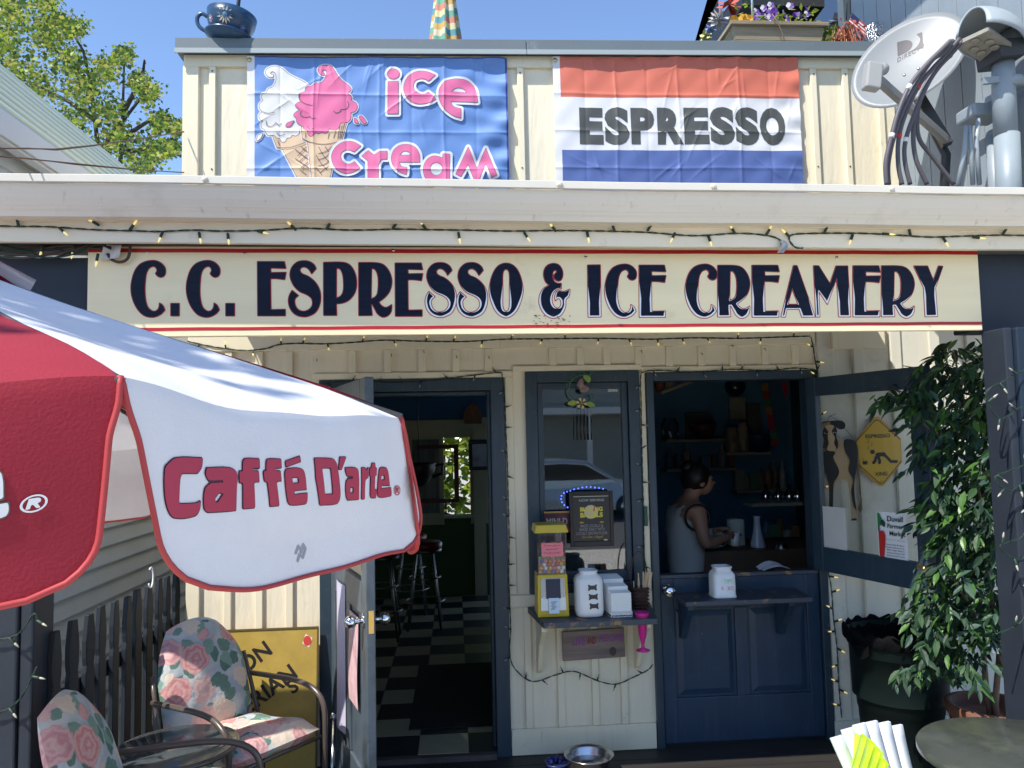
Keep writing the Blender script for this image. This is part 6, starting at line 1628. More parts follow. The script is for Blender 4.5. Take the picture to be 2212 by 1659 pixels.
q3 = [(-20, 1545), (20, 1530), (50, 1500), (80, 1440)]
string('mini light string wound round the left porch post, lower loop', [PY(u, v, -1.378) for u, v in q3], 17, scale=1.0, step=.12)
# transformer plug on the string by the window
pg_ = PY(1394, 1115, -.04); q = MB(); q.box(pg_.x-.008, pg_.x+.012, -.05, -.032, pg_.z-.055, pg_.z+.055); tag(bevel(q.build('plug_adapter', mat('green_plug', (.012, .06, .04), .4)), .003), 'green plug adapter on the light string beside the window', 'plug')
# tangle of old wires and pale clip at the left end of the sign
wr = mat('brown_old_wire', (.055, .028, .02), .6); rr = random.Random(14)
tw = thing('wire_tangle', 'tangle of brown and green wires under the gutter left of the sign', 'wires', tuple(PY(90, 530, -1.21)))
for k in range(6):
    v0 = 525+k*7; pts = [(-20, v0+rr.uniform(-8, 8)), (50, v0+rr.uniform(-10, 12)), (110, v0+rr.uniform(-8, 16)), (160, 535+rr.uniform(-10, 14)), (210, 530+rr.uniform(-8, 8)), (240, 528+k*2)]
    q = MB(); q.tube([PY(u, v, -1.225-.004*k) for u, v in spline(pts, closed=False, n=6)], .0035 if k % 2 else .0045, 6); q.build('loose_wire', wr if k % 2 == 0 else green_wire, tw)
q = MB(); q.tube([PY(u, v, -1.235) for u, v in spline([(282, 525), (280, 545), (274, 560), (258, 566), (240, 560), (232, 548)], closed=False)], .006, 7); q.build('brown_hook', wr, tw)
q = MB(); q.grid(5, 6, lambda s, t: PY(225+40*s-8*t, 524+38*t-6*s, -1.238-.008*math.sin(s*6+t*4))); q.build('plastic_scrap', mat('clear_scrap', (.55, .53, .5), .3), tw)
for u, v in ((92, 528), (160, 530), (212, 548)):
    o = link('bulb', BULB, tw, True); o.matrix_parent_inverse = world_mat(tw).inverted(); o.location = PY(u, v, -1.24); o.rotation_euler = (R_(180), R_(10), 0); o.scale = (1.1,)*3

# ------------------------------------------------------------------ window shelf and what stands on it
shf = thing('window_shelf', 'navy wall shelf on cream brackets under the window', 'shelf', (.72, -.15, .82))
SZ = .80; 
a0 = PZ(1145, 1312, SZ); a1 = PZ(1175, 1338, SZ); a2 = PZ(1437, 1332, SZ); 
SY0 = -.40
sb_ = MB(); sb_.hexa([Vector(p) for p in ((.385, -.026, SZ-.03), (1.075, -.026, SZ-.03), (1.02, SY0, SZ-.03), (.43, SY0, SZ-.03), (.385, -.026, SZ), (1.075, -.026, SZ), (1.02, SY0, SZ), (.43, SY0, SZ))])
bevel(sb_.build('shelf_board', worn, shf), .004)
for x in (.44, .985):
    MB().prism([(-.025, SZ-.031), (-.34, SZ-.031), (-.34, SZ-.06), (-.2, SZ-.16), (-.075, SZ-.33), (-.025, SZ-.36)], lambda a, b, d, x=x: Vector((x+d, a, b)), -.012, .012).build('bracket', cream_trim, shf)
# gumball machine
gx0 = PY(1160, 1300, -.22).x; gx1 = PY(1224, 1300, -.22).x; gw = gx1-gx0
gumb = thing('gumball_machine', 'yellow gumball machine with clear case and pink note on the window shelf', 'gumball machine', ((gx0+gx1)/2, -.2, SZ))
yel = mat('yellow_enamel', (.60, .43, .02), .35); GZ0 = SZ+.001
zt_ = PY(1185, 1240, -.25).z; zl = PY(1185, 1150, -.25).z; zl2 = PY(1185, 1133, -.25).z
dep = .15; gy1 = -.27; gy0 = gy1+dep
q = MB(); q.hexa([Vector(p) for p in ((gx0-.004, gy0, GZ0), (gx1+.004, gy0, GZ0), (gx1+.004, gy1-.02, GZ0), (gx0-.004, gy1-.02, GZ0), (gx0, gy0, zt_), (gx1, gy0, zt_), (gx1, gy1, zt_), (gx0, gy1, zt_))]); bevel(q.build('machine_body', yel, gumb), .006)
gfn = lambda a, b, off: Vector((gx0+gw*a, gy1-.02+.02*b-off, GZ0+(zt_-GZ0)*b))
for nm, (a, b, c, d), m, of in (('face_plate', (.1, .9, .16, .92), steel, .003), ('coin_slot', (.27, .75, .44, .90), mat('dark_blue_coin_panel', (.025, .03, .06), .35), .010), ('chute_flap', (.34, .68, .10, .46), mat('pale_card', (.62, .72, .80), .4), .016), ('price_card', (.09, .33, .16, .46), white_p, .006), ('price_card', (.69, .92, .16, .46), white_p, .006)):
    MB().prism([(a, c), (b, c), (b, d), (a, d)], gfn, 0.0, of).build(nm, m, gumb)
D = Decal(gfn); f = lines_field([[(.4+.02*((i*7) % 3), .2+.025*i), (.52+.03*((i*5) % 4), .2+.025*i)] for i in range(8)], .008, .02); D.layer(f.xs, f.ys, f.F-.006, .0175, 0); D.build('chute_print', [mat('print_slate', (.15, .2, .25), .5)], gumb)
MB().box(gx0+.006, gx1-.006, gy1+.004, gy0-.004, zt_+.001, zl).build('clear_case', acryl, gumb)
gl = [(.70, .68, .65), (.62, .16, .03), (.60, .42, .03), (.45, .02, .03), (.05, .22, .05), (.03, .08, .35), (.62, .2, .25)]
gms = [mat('gumball_%d' % i, c, .3) for i, c in enumerate(gl)]
rr = random.Random(19); gb = []
q0 = MB(); q0.ball((0, 0, 0), .0108, 7)
gme = [q0.mesh('gumball', m) for m in gms]
cnt = 0
for r_ in range(9):
    for c_ in range(6):
        if r_ > 6 and rr.random() < .25+.2*(r_-7): continue
        o = link('gumball', gme[rr.choice([0, 0, 1, 1, 2, 2, 3, 4, 5, 6, 6])], gumb, True); o.matrix_parent_inverse = world_mat(gumb).inverted()
        o.location = (gx0+.018+(gw-.036)*(c_+.35*(r_ % 2))/5.35, gy1+.018+rr.uniform(0, .006), zt_+.013+r_*.0185)
q = MB(); q.box(gx0+.014, gx1-.014, gy1+.034, gy0-.01, zt_+.002, zt_+.15); q.build('inner_filling', mat('gum_mix', (.35, .2, .12), .6, var=.9, vscale=60), gumb)
q = MB(); q.hexa([Vector(p) for p in ((gx0-.012, gy0+.006, zl), (gx1+.012, gy0+.006, zl), (gx1+.012, gy1-.012, zl), (gx0-.012, gy1-.012, zl), (gx0-.004, gy0, zl2), (gx1+.004, gy0, zl2), (gx1-.0, gy1-.0, zl2), (gx0+.0, gy1-.0, zl2))]); bevel(q.build('lid', yel, gumb), .004)
nfn = lambda a, b, off: Vector((a, gy1-.003-off, b))
n0 = PY(1170, 1203, gy1-.004); n1 = PY(1216, 1172, gy1-.004)
nt_o = MB().box(n0.x, n1.x, gy1-.0035, gy1-.001, n0.z, n1.z).build('pink_note', mat('pink_note_paper', (.80, .22, .25), .7), gumb)
D = Decal(nfn)
W_ = n1.x-n0.x; Hn = n1.z-n0.z
for i, tx in enumerate(('if you get a', 'special!', 'You get a prize!')): put_text(D, tx, n0.x+W_*(.12+.08*(i % 2)), n0.x+W_*(.86-.1*(i % 2)), n0.z+Hn*(.72-.27*i), n0.z+Hn*(.88-.27*i), .0015, 0, shear=.2)
D.build('note_writing', [mat('pen_brown', (.25, .05, .06), .7)], gumb)
# white treat jar with three bone shapes
jx = PY(1272, 1320, -.27); 
trj = thing('treat_jar', 'big white square jar with three brown bone shapes on the window shelf', 'jar', (jx.x, -.27, SZ))
def sq_lathe(prof, c, n=32, p=4.0, hx=1, hy=1):
    q = MB(); vs = []; fs = []
    for (r, z) in prof:
        for k in range(n):
            a = 2*math.pi*k/n; ca, sa = math.cos(a), math.sin(a); s = (abs(ca)**p+abs(sa)**p)**(-1/p); vs.append((c[0]+r*s*ca*hx, c[1]+r*s*sa*hy, c[2]+z))
    for i in range(len(prof)-1):
        for k in range(n): fs.append((i*n+k, i*n+(k+1) % n, (i+1)*n+(k+1) % n, (i+1)*n+k))
    fs.append(tuple(range(n-1, -1, -1))); fs.append(tuple(range((len(prof)-1)*n, len(prof)*n)))
    q.smooth = True; q.add(vs, fs); return q
jr = (PY(1305, 1290, -.3).x-PY(1245, 1290, -.3).x)/2; jh = PY(1272, 1230, -.27).z-SZ
sq_lathe([(jr*.8, .001), (jr*.95, .008), (jr, .03), (jr*.99, jh*.78), (jr*.9, jh*.86), (jr*.62, jh*.92), (jr*.60, jh*.95), (jr*.66, jh*.97), (jr*.66, jh), (jr*.58, jh), (jr*.56, jh*.93)], (jx.x, -.27, SZ)).build('jar_body', mat('white_ceramic', (.78, .77, .76), .2), trj)
bone = mat('bone_brown', (.055, .045, .04), .6)
for k in range(3):
    z = SZ+jh*(.26+.2*k); x = jx.x+.016-.003*k; w_ = jr*.32; f = Field([ [p for p in spline([(x-w_, z+.014), (x-w_*.75, z+.0155), (x-w_*.5, z+.011), (x+w_*.5, z+.011), (x+w_*.75, z+.0155), (x+w_, z+.014), (x+w_*.88, z), (x+w_, z-.014), (x+w_*.75, z-.0155), (x+w_*.5, z-.011), (x-w_*.5, z-.011), (x-w_*.75, z-.0155), (x-w_, z-.014), (x-w_*.88, z)], n=4)]], .0012, .004)
    D = Decal(lambda a, b, off: (a, -.27-jr*1.0-off, b)); D.layer(f.xs, f.ys, f.F, .0015, 0); D.build('bone_shape', [bone], trj)
# napkin dispenser
nx = PY(1333, 1322, -.29); np_ = thing('napkin_caddy', 'white wire caddy stacked with folded napkins beside the treat jar', 'napkin holder', (nx.x, -.27, SZ))
nw = (PY(1362, 1300, -.34).x-PY(1318, 1300, -.34).x)
nm_ = mat('napkin_white', (.78, .77, .74), .8, bump=.1, bscale=40)
for k in range(14):
    hgt = (.125, .127, .13, .15, .152, .155, .157, .178, .18, .182, .184, .186, .187, .188)[k]
    x = nx.x+.012-.0022*k; y = -.345+.0155*k
    o = bevel(MB().box(x-nw/2, x+nw/2, y, y+.0145, SZ+.01, SZ+hgt).build('napkin_stack', nm_, np_), .003, 2)
q = MB()
for k in range(7):
    x = nx.x+.012-nw/2+nw*k/6; q.tube([(x, -.352, SZ+.03), (x, -.352, SZ+.003), (x-.03, -.12, SZ+.003)], .0022, 5)
for z in (.004, .03): q.tube([(nx.x+.012-nw/2, -.353, SZ+z), (nx.x+.012+nw/2, -.353, SZ+z)], .0022, 5)
q.build('wire_base', white_p, np_)
# little wicker basket with stir sticks
bx_ = PY(1384, 1300, -.17); bk_ = thing('stick_basket', 'brown wicker basket with tall handle full of wooden stir sticks on the shelf', 'basket', (bx_.x, -.15, SZ))
wick = mat('wicker_brown', (.065, .028, .018), .7, var=.4, vscale=60, bump=.5, bscale=90)
br = .042; bh = .115
sq_lathe([(br*.85, 0.001), (br, bh), (br*.9, bh), (br*.75, .01)], (bx_.x, -.15, SZ), 24, 5).build('basket_body', wick, bk_)
for i in range(6): q = MB(); q.tube([(bx_.x+br*(.88+.02*i)*1.12*s * (abs(math.cos(a))**5+abs(math.sin(a))**5)**(-.2)*math.cos(a), -.15+br*(.88+.02*i)*1.12*(abs(math.cos(a))**5+abs(math.sin(a))**5)**(-.2)*math.sin(a), SZ+.012+i*.019) for s in (1,) for a in np.linspace(0, 2*math.pi, 24, endpoint=False)], .0045, 5, closed=True); q.build('wicker_band', wick, bk_)
MB().tube([(bx_.x+.048*math.cos(a), -.15, SZ+bh-.01+.20*math.sin(a)**.8 if math.sin(a) > 0 else SZ+bh-.01) for a in np.linspace(0, math.pi, 20)], .0038, 6).build('handle', wick, bk_)
stkm = mat('stir_stick_wood', (.62, .44, .27), .7, var=.1, vscale=10); rr = random.Random(2)
for k in range(22):
    x = bx_.x+.012+rr.gauss(0, .010); y = -.15+rr.gauss(0, .012); p0 = Vector((x, y, SZ+.02)); p1 = Vector((x+.02+rr.gauss(.008, .012), y-.012+rr.gauss(0, .01), SZ+.185+rr.uniform(-.012, .012))); 
    MB().bar(p0, p1, .0055, .0018, up=(0, 1, .1)).build('stir_stick', stkm, bk_)
MB().bar((bx_.x-.03, -.16, SZ+.02), (bx_.x-.035, -.17, SZ+.15), .005, .002, up=(0, 1, 0)).build('stir_stick', stkm, bk_)
# pink sundae glass hanging through a hole in the shelf
px_ = PY(1386, 1310, SY0+.045)
pg = thing('sundae_cup', 'bright pink plastic sundae cup dropped through a hole in the window shelf', 'cup', (px_.x, -.37, SZ-.16))
pinkp = mat('hot_pink_plastic', (.68, .025, .25), .3, trans=.15)
c_ = Vector((px_.x, SY0+.045, SZ)); 
z_t = .012; q = MB(); q.lathe([(.034, -.172), (.037, -.168), (.012, -.158), (.0075, -.145), (.011, -.125), (.020, -.09), (.026, -.03), (.034, z_t), (.039, z_t+.012), (.037, z_t+.0125), (.030, z_t-.01), (.02, -.06)], c_, 28, cap1=False); q.build('cup_body', pinkp, pg)
# small wooden plaque
pl0 = PY(1214, 1363, -.03); pl1 = PY(1350, 1420, -.03)
wp = thing('wooden_plaque', 'small weathered wood plaque with purple and red hand lettering hanging under the shelf', 'plaque', ((pl0.x+pl1.x)/2, -.03, pl1.z))
pm_ = mat('grey_pink_wood', (.22, .165, .145), .75, var=.35, vscale=7, grain=(.35, 1, 3.5), bump=.3, bscale=16)
q = MB(); q.hexa([Vector(p) for p in ((pl0.x, -.022, pl1.z-.004), (pl1.x, -.022, pl1.z+.006), (pl1.x, -.042, pl1.z+.006), (pl0.x, -.042, pl1.z-.004), (pl0.x-.002, -.022, pl0.z-.004), (pl1.x-.003, -.022, pl0.z+.006), (pl1.x-.003, -.042, pl0.z+.006), (pl0.x-.002, -.042, pl0.z-.004))]); bevel(q.build('plaque_board', pm_, wp), .003)
D = Decal(wallfn(-.042)); W_ = pl1.x-pl0.x; Hp = pl0.z-pl1.z
for tx, a, b, m_, z in (('LIVE', .16, .36, 0, .50), ('AND', .39, .53, 1, .53), ('ADORE', .58, .97, 0, .60)): put_text(D, tx, pl0.x+W_*a, pl0.x+W_*b, pl1.z+Hp*(z-.0), pl1.z+Hp*(z+.26), .0012, m_, bold=.02)
f = Field([ell(pl0.x+W_*.80, pl1.z+Hp*.25, .02, .024, 20)], .002, .004); D.layer(f.xs, f.ys, f.F, .001, 2)
D.build('hand_lettering', [mat('paint_purple', (.25, .06, .26), .7), mat('paint_dark_red', (.24, .01, .02), .7), mat('wood_knot', (.07, .055, .05), .8)], wp)
q = MB(); q.tube([(pl0.x+.02, -.04, pl0.z), (pl0.x+.09, -.02, pl0.z+.08)], .0012, 4); q.tube([(pl1.x-.02, -.04, pl0.z), (pl1.x-.1, -.02, pl0.z+.08)], .0012, 4); q.build('hanging_cord', green_wire, wp)
# framed bagel poster
PYY = -.075
fa_ = [PY(1229, 1060, PYY), PY(1322, 1063, PYY), PY(1329, 1178, PYY), PY(1234, 1183, PYY)]
X0, X1 = (fa_[0].x+fa_[3].x)/2, (fa_[1].x+fa_[2].x)/2; Zb, Zt = (fa_[2].z+fa_[3].z)/2, (fa_[0].z+fa_[1].z)/2
fp_ = thing('framed_poster', 'black framed bagel poster with yellow headline propped against the window', 'poster', ((X0+X1)/2, PYY, Zb))
q = MB(); fw_ = .018
for b in ((X0, X0+fw_, Zb, Zt), (X1-fw_, X1, Zb, Zt), (X0+fw_, X1-fw_, Zb, Zb+fw_*1.6), (X0+fw_, X1-fw_, Zt-fw_, Zt)): q.box(b[0], b[1], PYY, PYY+.02, b[2], b[3])
bevel(q.build('frame', mat('black_frame_lacquer', (.008, .008, .010), .35), fp_), .003)
MB().box(X0+fw_, X1-fw_, PYY+.009, PYY+.012, Zb+fw_*1.6, Zt-fw_).build('poster_sheet', mat('poster_charcoal', (.022, .020, .020), .35), fp_)
D = Decal(wallfn(PYY+.009)); W_ = X1-X0; Hh = Zt-Zb
ww = lambda t: X0+W_*t; hh = lambda t: Zt-Hh*t
f = Field([ell(ww(.49), hh(.375), W_*.165, Hh*.125)], .0018, .004); D.layer(f.xs, f.ys, f.F, .0006, 0)
for tx, a, b, t0, t1, m_, bo in (('NOW SERVING', .22, .80, .185, .14, 3, .02), ('BLAZ NG', .24, .76, .365, .285, 1, .05), ('BAGELS', .24, .76, .475, .385, 1, .05), ('MADE LOCALLY &', .24, .76, .655, .60, 2, .01), ('BAKED DAILY WITH', .22, .79, .72, .665, 2, .01), ('LOCALLY GROWN FLOUR.', .14, .86, .79, .735, 2, .01)):
    put_text(D, tx, ww(a), ww(b), hh(t0), hh(t1), .0012, m_, bold=bo)
put_text(D, 'Go Get a Bagel!', ww(.27), ww(.76), hh(.865), hh(.805), .0012, 4, shear=.3)
fl_o = Field([spline([(ww(.545), hh(.36)), (ww(.56), hh(.30)), (ww(.552), hh(.27)), (ww(.57), hh(.25)), (ww(.578), hh(.30)), (ww(.572), hh(.36))], n=4)], .0014, .003); D.layer(fl_o.xs, fl_o.ys, fl_o.F, .0016, 5)
for t in (.27, .73):
    f = Field([ell(ww(t), hh(.565), W_*.05, Hh*.015, 16)], .0015, .003); D.layer(f.xs, f.ys, f.F, .0012, 4)
f = Field([ell(ww(.81), hh(.89), W_*.045, Hh*.017, 16)], .0015, .003); D.layer(f.xs, f.ys, f.F, .0012, 0)
D.poly([rect(ww(.09), hh(.098), ww(.90), hh(.088))], .001, 6)
D.build('poster_print', [mat('bagel_pale', (.55, .49, .37), .6), mat('print_yellow', (.70, .58, .06), .6), mat('print_grey', (.28, .27, .27), .6), mat('print_silver', (.38, .37, .36), .6), mat('print_amber', (.55, .32, .05), .6), mat('print_red', (.45, .03, .02), .6), mat('print_cream', (.6, .56, .45), .6)], fp_)
# maroon donuts card behind the gumball machine
m0 = PY(1175, 1105, -.036); m1 = PY(1236, 1150, -.036)
mc = thing('mini_card', 'maroon window card reading MINI D partly hidden by the poster', 'card', tuple(m0))
MB().box(m0.x, m1.x, -.036, -.033, m1.z, m0.z).build('card', mat('maroon_card', (.10, .012, .025), .5), mc)
D = Decal(wallfn(-.036)); Wm = m1.x-m0.x
put_text(D, 'MINI D', m0.x+Wm*.08, m0.x+Wm*.84, m1.z+(m0.z-m1.z)*.36, m1.z+(m0.z-m1.z)*.68, .001, 0, bold=.02)
D.poly([rect(m0.x, m0.z-.010, m1.x, m0.z-.001)], .0008, 1); D.poly([rect(m0.x, m1.z, m1.x, m1.z+.022)], .0008, 2)
D.build('card_print', [mat('print_silver', (0, 0, 0)), mat('card_gold', (.45, .28, .06), .5), mat('card_red', (.35, .02, .02), .5)], mc)
# led board inside the window
lb_ = PY(1222, 1058, .06); lb1 = PY(1300, 1100, .06)
led = thing('led_sign', 'dark LED sign with blue and red lights just inside the window', 'sign', tuple(lb_))
MB().box(PY(1205, 1060, .07).x, PY(1290, 1060, .07).x, .07, .09, PY(1222, 1170, .07).z, PY(1222, 1060, .07).z).build('panel', black, led)
blu = mat('led_blue', (.05, .1, 1), .3, emit=(.06, .12, 1.0), estr=4); ledr = mat('led_red', (1, .05, .05), .3, emit=(1.0, .05, .04), estr=5)
lp = [(1233, 1101), (1226, 1096), (1219, 1091), (1214, 1085), (1212, 1078), (1213, 1071), (1218, 1065), (1225, 1062), (1232, 1060), (1240, 1057), (1249, 1055), (1258, 1053), (1267, 1052), (1276, 1052), (1285, 1053), (1294, 1054), (1303, 1056)]
lm = MB().ball((0, 0, 0), .0042, 5).mesh('led', blu)
for u, v in lp:
    o = link('led', lm, led, True); o.matrix_parent_inverse = world_mat(led).inverted(); o.location = PY(u, v, .062)
MB().ball(PY(1232, 1122, .062), .005, 6).build('led', ledr, led)
# candy jars inside the window
for (u, lab, cols) in ((1272, 'glass candy jar with pale sweets behind the treat jar inside the window', [(.6, .45, .45)]), (1313, 'glass jar of striped candy sticks inside the window', [(.5, .05, .04), (.5, .42, .08), (.2, .35, .1), (.45, .12, .05)])):
    b = PY(u, 1250, .07); jz = PY(u, 1262, .07).z; jt = PY(u, 1200, .07).z
    jt_ = thing('candy_jar', lab, 'jar', (b.x, .07, jz)); H0 = jt-jz
    MB().lathe([(.045, 0), (.05, .01), (.05, H0*.8), (.04, H0*.92), (.042, H0)], (b.x, .07, jz), 20).build('jar_glass', acryl, jt_)
    for k in range(12):
        a = k*.524; MB().cyl((b.x+.032*math.cos(a), .07+.032*math.sin(a), jz+.006), (b.x+.03*math.cos(a), .07+.03*math.sin(a), jz+H0*.72), .008, n=8).build('candy_stick', mat('candy_%d_%d' % (u, k % len(cols)), cols[k % len(cols)], .4), jt_)
q = MB(); q.box(.45, 1.03, .03, .14, .90, PY(1272, 1262, .07).z); inner_sill = q.build('inner_sill', navy, shop)
# ------------------------------------------------------------------ wind chime wreath and the year sticker
wc = thing('wind_chime', 'green wire wind chime with butterfly, yellow flower and dark tubes hanging on the window', 'wind chime', tuple(PY(1256, 810, -.06)))
gw_ = mat('chime_green_wire', (.04, .14, .05), .45); WY = -.055
wcr = crop(1950, 1350, 700, 1787)
q = MB()
for pts, r in (([(985, 310), (985, 290), (960, 290), (955, 315), (930, 330), (860, 325), (790, 355), (750, 410), (740, 480), (760, 540), (800, 575), (830, 580)], .0035), ([(845, 310), (870, 285), (895, 300), (890, 330)], .0022), ([(810, 315), (770, 335), (765, 370)], .0022), ([(770, 390), (720, 410), (735, 460)], .002), ([(970, 585), (990, 550), (980, 520), (950, 525), (955, 548)], .003)):
    q.tube([PY(*wcr(p), WY) for p in spline(pts, closed=False, n=5)], r, 6)
q.build('wreath_wire', gw_, wc)
lg_ = mat('chime_leaf_green', (.05, .25, .05), .4, vcol2=(.42, .40, .05), vscale=9, var=.1)
for pts in ([(888, 325), (955, 345), (945, 400), (905, 375)], [(728, 610), (760, 580), (815, 590), (800, 625), (750, 628)], [(918, 620), (940, 590), (1005, 628), (960, 645)]):
    q = MB(); q.prism(spline(pts, n=4), lambda a, b, d: PY(*wcr((a, b)), WY-d), 0, .003); q.build('leaf', lg_, wc)
q = MB(); q.prism(spline([(820, 430), (850, 370), (880, 360), (890, 420), (945, 460), (885, 500), (850, 480), (845, 450)], n=4), lambda a, b, d: PY(*wcr((a, b)), WY-.004-d), 0, .003); q.build('butterfly', mat('butterfly_wing', (.22, .14, .13), .6, var=.5, vscale=60), wc)
q = MB(); c = (868, 606)
for k in range(6):
    a = k*math.pi/3+.2; q.prism([(c[0]+14*math.cos(a), c[1]+14*math.sin(a)), (c[0]+50*math.cos(a-.32), c[1]+50*math.sin(a-.32)), (c[0]+57*math.cos(a), c[1]+57*math.sin(a)), (c[0]+50*math.cos(a+.32), c[1]+50*math.sin(a+.32))], lambda x, y, d: PY(*wcr((x, y)), WY-.006-d), 0, .003)
q.build('flower', mat('flower_pale_yellow', (.55, .45, .14), .5), wc); MB().ball(PY(*wcr(c), WY-.012), .006, 6).build('flower_center', brass, wc)
dm = mat('chime_dark_tube', (.02, .012, .012), .4)
for i, u in enumerate((822, 858, 895, 930, 962)):
    a = PY(*wcr((u, 732)), WY); b = PY(*wcr((u+6, 975)), WY); q = MB(); q.cyl(a, b, .0052 if i in (1, 2) else .0038, n=10); ct = q.build('chime_tube', dm, wc); MB().tube([a, PY(*wcr((u, 660)), WY)], .0008, 4).build('chime_cord', dm, ct)
D = Decal(wallfn(.011)); a = PY(1313, 846, .011); b = PY(1334, 840, .011); put_text(D, '2006', a.x, b.x, a.z, b.z, .0012, 0, bold=.01)
D.build('year_sticker', [white_p], wf)
# ------------------------------------------------------------------ wall art right of the dutch door
CY = -.05
ccr = crop(3180, 1620, 440, 1460)
cow = thing('wooden_cow', 'flat wooden cow cutout painted black over pale wood hanging on the wall', 'wall ornament', tuple(PY(1785, 1000, CY)))
cowm = mat('pale_cow_wood', (.55, .37, .20), .6, var=.15, vscale=6, grain=(2, 1, .4)); cowb = mat('cow_black_paint', (.018, .016, .018), .5)
cf = lambda a, b, d: PY(*ccr((a, b)), CY-d)
q = MB(); q.prism(spline([(395, 370, 1), (470, 375), (540, 362), (610, 385), (640, 440), (645, 700), (615, 880), (610, 1050), (640, 1300), (640, 1420, 1), (572, 1420, 1), (560, 1200), (525, 950), (500, 905), (430, 885), (375, 920), (345, 1000), (325, 1150), (335, 1450, 1), (270, 1450, 1), (280, 1150), (270, 960), (215, 720), (205, 560), (260, 500), (380, 470)], n=4), cf, 0, .012); q.build('body', cowm, cow)
q = MB()
for pts in ([(475, 380), (540, 362), (610, 385), (642, 440), (647, 700), (617, 880), (612, 1060), (642, 1305, 1), (600, 1220), (570, 1050), (590, 900), (535, 770), (550, 640), (490, 520)], [(205, 540), (360, 530), (335, 600), (412, 770), (395, 850), (345, 930), (335, 1080), (325, 1440, 1), (272, 1440, 1), (282, 1150), (270, 960), (215, 720)]):
    q.prism(spline(pts, n=4), cf, .0125, .015)
q.build('patch', cowb, cow)
q = MB(); q.prism(spline([(225, 195), (350, 190), (385, 250), (375, 320), (400, 420), (385, 490), (320, 520), (250, 505), (205, 460), (215, 380), (195, 300), (205, 230)], n=4), cf, .016, .026); hd_ = q.build('head', cowb, cow)
q = MB(); q.prism(spline([(230, 195), (345, 188), (315, 260), (355, 340), (345, 420), (375, 490), (320, 518), (255, 500), (275, 420), (262, 340), (268, 260)], n=4), cf, .0265, .029); q.build('blaze', cowm, hd_)
q = MB(); q.prism(spline([(180, 150), (300, 125), (440, 120), (490, 160), (485, 215), (430, 235), (350, 200), (230, 195)], n=4), cf, .012, .02); q.build('ear', cowb, hd_)
q = MB(); q.prism(spline([(165, 170), (230, 150), (290, 140), (285, 180), (230, 200), (190, 205)], n=4), cf, .021, .026); q.build('straw_bow', mat('straw_bow', (.32, .22, .08), .8), hd_)
for (u, v) in ((222, 285), (252, 290), (338, 278), (366, 275)): MB().ball(cf(u, v, .03), .003, 5).build('eye', white_p, hd_)
q = MB(); q.tube([cf(260, 130, .01), cf(285, 60, .012), cf(370, 30, .008)], .0012, 5); q.tube([cf(285, 60, .012), cf(400, 115, .01)], .0012, 5); q.tube([cf(480, 215, .01), cf(640, 400, .01)], .0012, 5); q.build('hanging_wire', wr, cow)
rope = mat('jute_rope', (.26, .18, .10), .85, bump=.5, bscale=120)
q = MB(); q.tube([cf(u, v, .012) for u, v in spline([(630, 395), (655, 500), (655, 700), (675, 900), (690, 1080)], closed=False)], .0045, 7)
for k in range(7): q.tube([cf(690, 1080, .012), cf(700+8*math.sin(k*2), 1160, .012+.004*math.sin(k)), cf(685+(k-3)*10, 1320-abs(k-3)*12, .012)], .0018, 4)
q.build('rope_tail', rope, cow)
q = MB(); q.prism([(572, 1400), (642, 1395), (642, 1425), (572, 1428)], cf, .0121, .0145); q.build('hoof', cowb, cow)
# espresso xing sign
xs_ = thing('crossing_sign', 'yellow diamond ESPRESSO XING sign with sleepy crawling figure hung beside the wooden cow', 'sign', tuple(PY(1905, 1050, CY)))
xf = lambda a, b, d: PY(*ccr((a, b)), CY+.012-d)
xy_ = mat('xing_yellow', (.62, .37, .015), .4, var=.04, vscale=4); xk = mat('xing_black', (.014, .012, .012), .5); xe = mat('xing_edge_orange', (.58, .26, .03), .5)
oct_ = [(870, 75), (905, 68), (940, 82), (1215, 350, 1), (1232, 660, 1), (1010, 950), (960, 978), (920, 962), (680, 740, 1), (625, 380, 1)]
q = MB(); q.prism(spline(oct_, n=4), xf, 0, .006); q.build('sign_plate', xe, xs_)
q = MB(); q.prism(spline([(880, 85), (908, 80), (938, 95), (1210, 362, 1), (1226, 652, 1), (1005, 940), (962, 965), (930, 950), (690, 732, 1), (636, 385, 1)], n=4), xf, .0061, .0072); q.build('sign_face', xy_, xs_)
D = Decal(lambda a, b, off: xf(a, b, .0072+off*1.0))
ou = spline([(890, 112), (910, 105), (932, 118), (1200, 372, 1), (1218, 642, 1), (992, 928), (960, 945), (935, 932), (680, 700), (636, 390, 1)], n=4)
f = lines_field([ou[:6*2+4*2-2]] if False else [[(636, 388), (880, 118), (908, 106), (936, 122), (1205, 365)], [(676, 700), (925, 925), (960, 945), (995, 928), (1222, 650)]], 3, 12); D.layer(f.xs, f.ys, f.F-5, .0008, 0)
def qtext(dec, txt, q00, q10, q01, off, mi, bold=0.0):
    """text in the parallelogram q00 (lower left), q10 (lower right), q01 (upper left), picture coordinates"""
    old = dec.fn
    dec.fn = lambda a, b, o: old(q00[0]+(q10[0]-q00[0])*a+(q01[0]-q00[0])*b, q00[1]+(q10[1]-q00[1])*a+(q01[1]-q00[1])*b, o)
    put_text(dec, txt, 0, 1, 0, 1, off, mi, bold); dec.fn = old
qtext(D, 'ESPRESSO', (758, 352), (1083, 338), (752, 302), .001, 0, .02); qtext(D, 'XING', (878, 845), (1043, 838), (876, 792), .001, 0, .02)
for (x, y) in ((779, 410), (824, 450), (780, 494)): qtext(D, 'Z', (x, y), (x+28, y-2), (x-1, y-40), .001, 0)
f = Field([ell(847, 528, 31, 29)], 3, 8); D.layer(f.xs, f.ys, f.F, .001, 0)
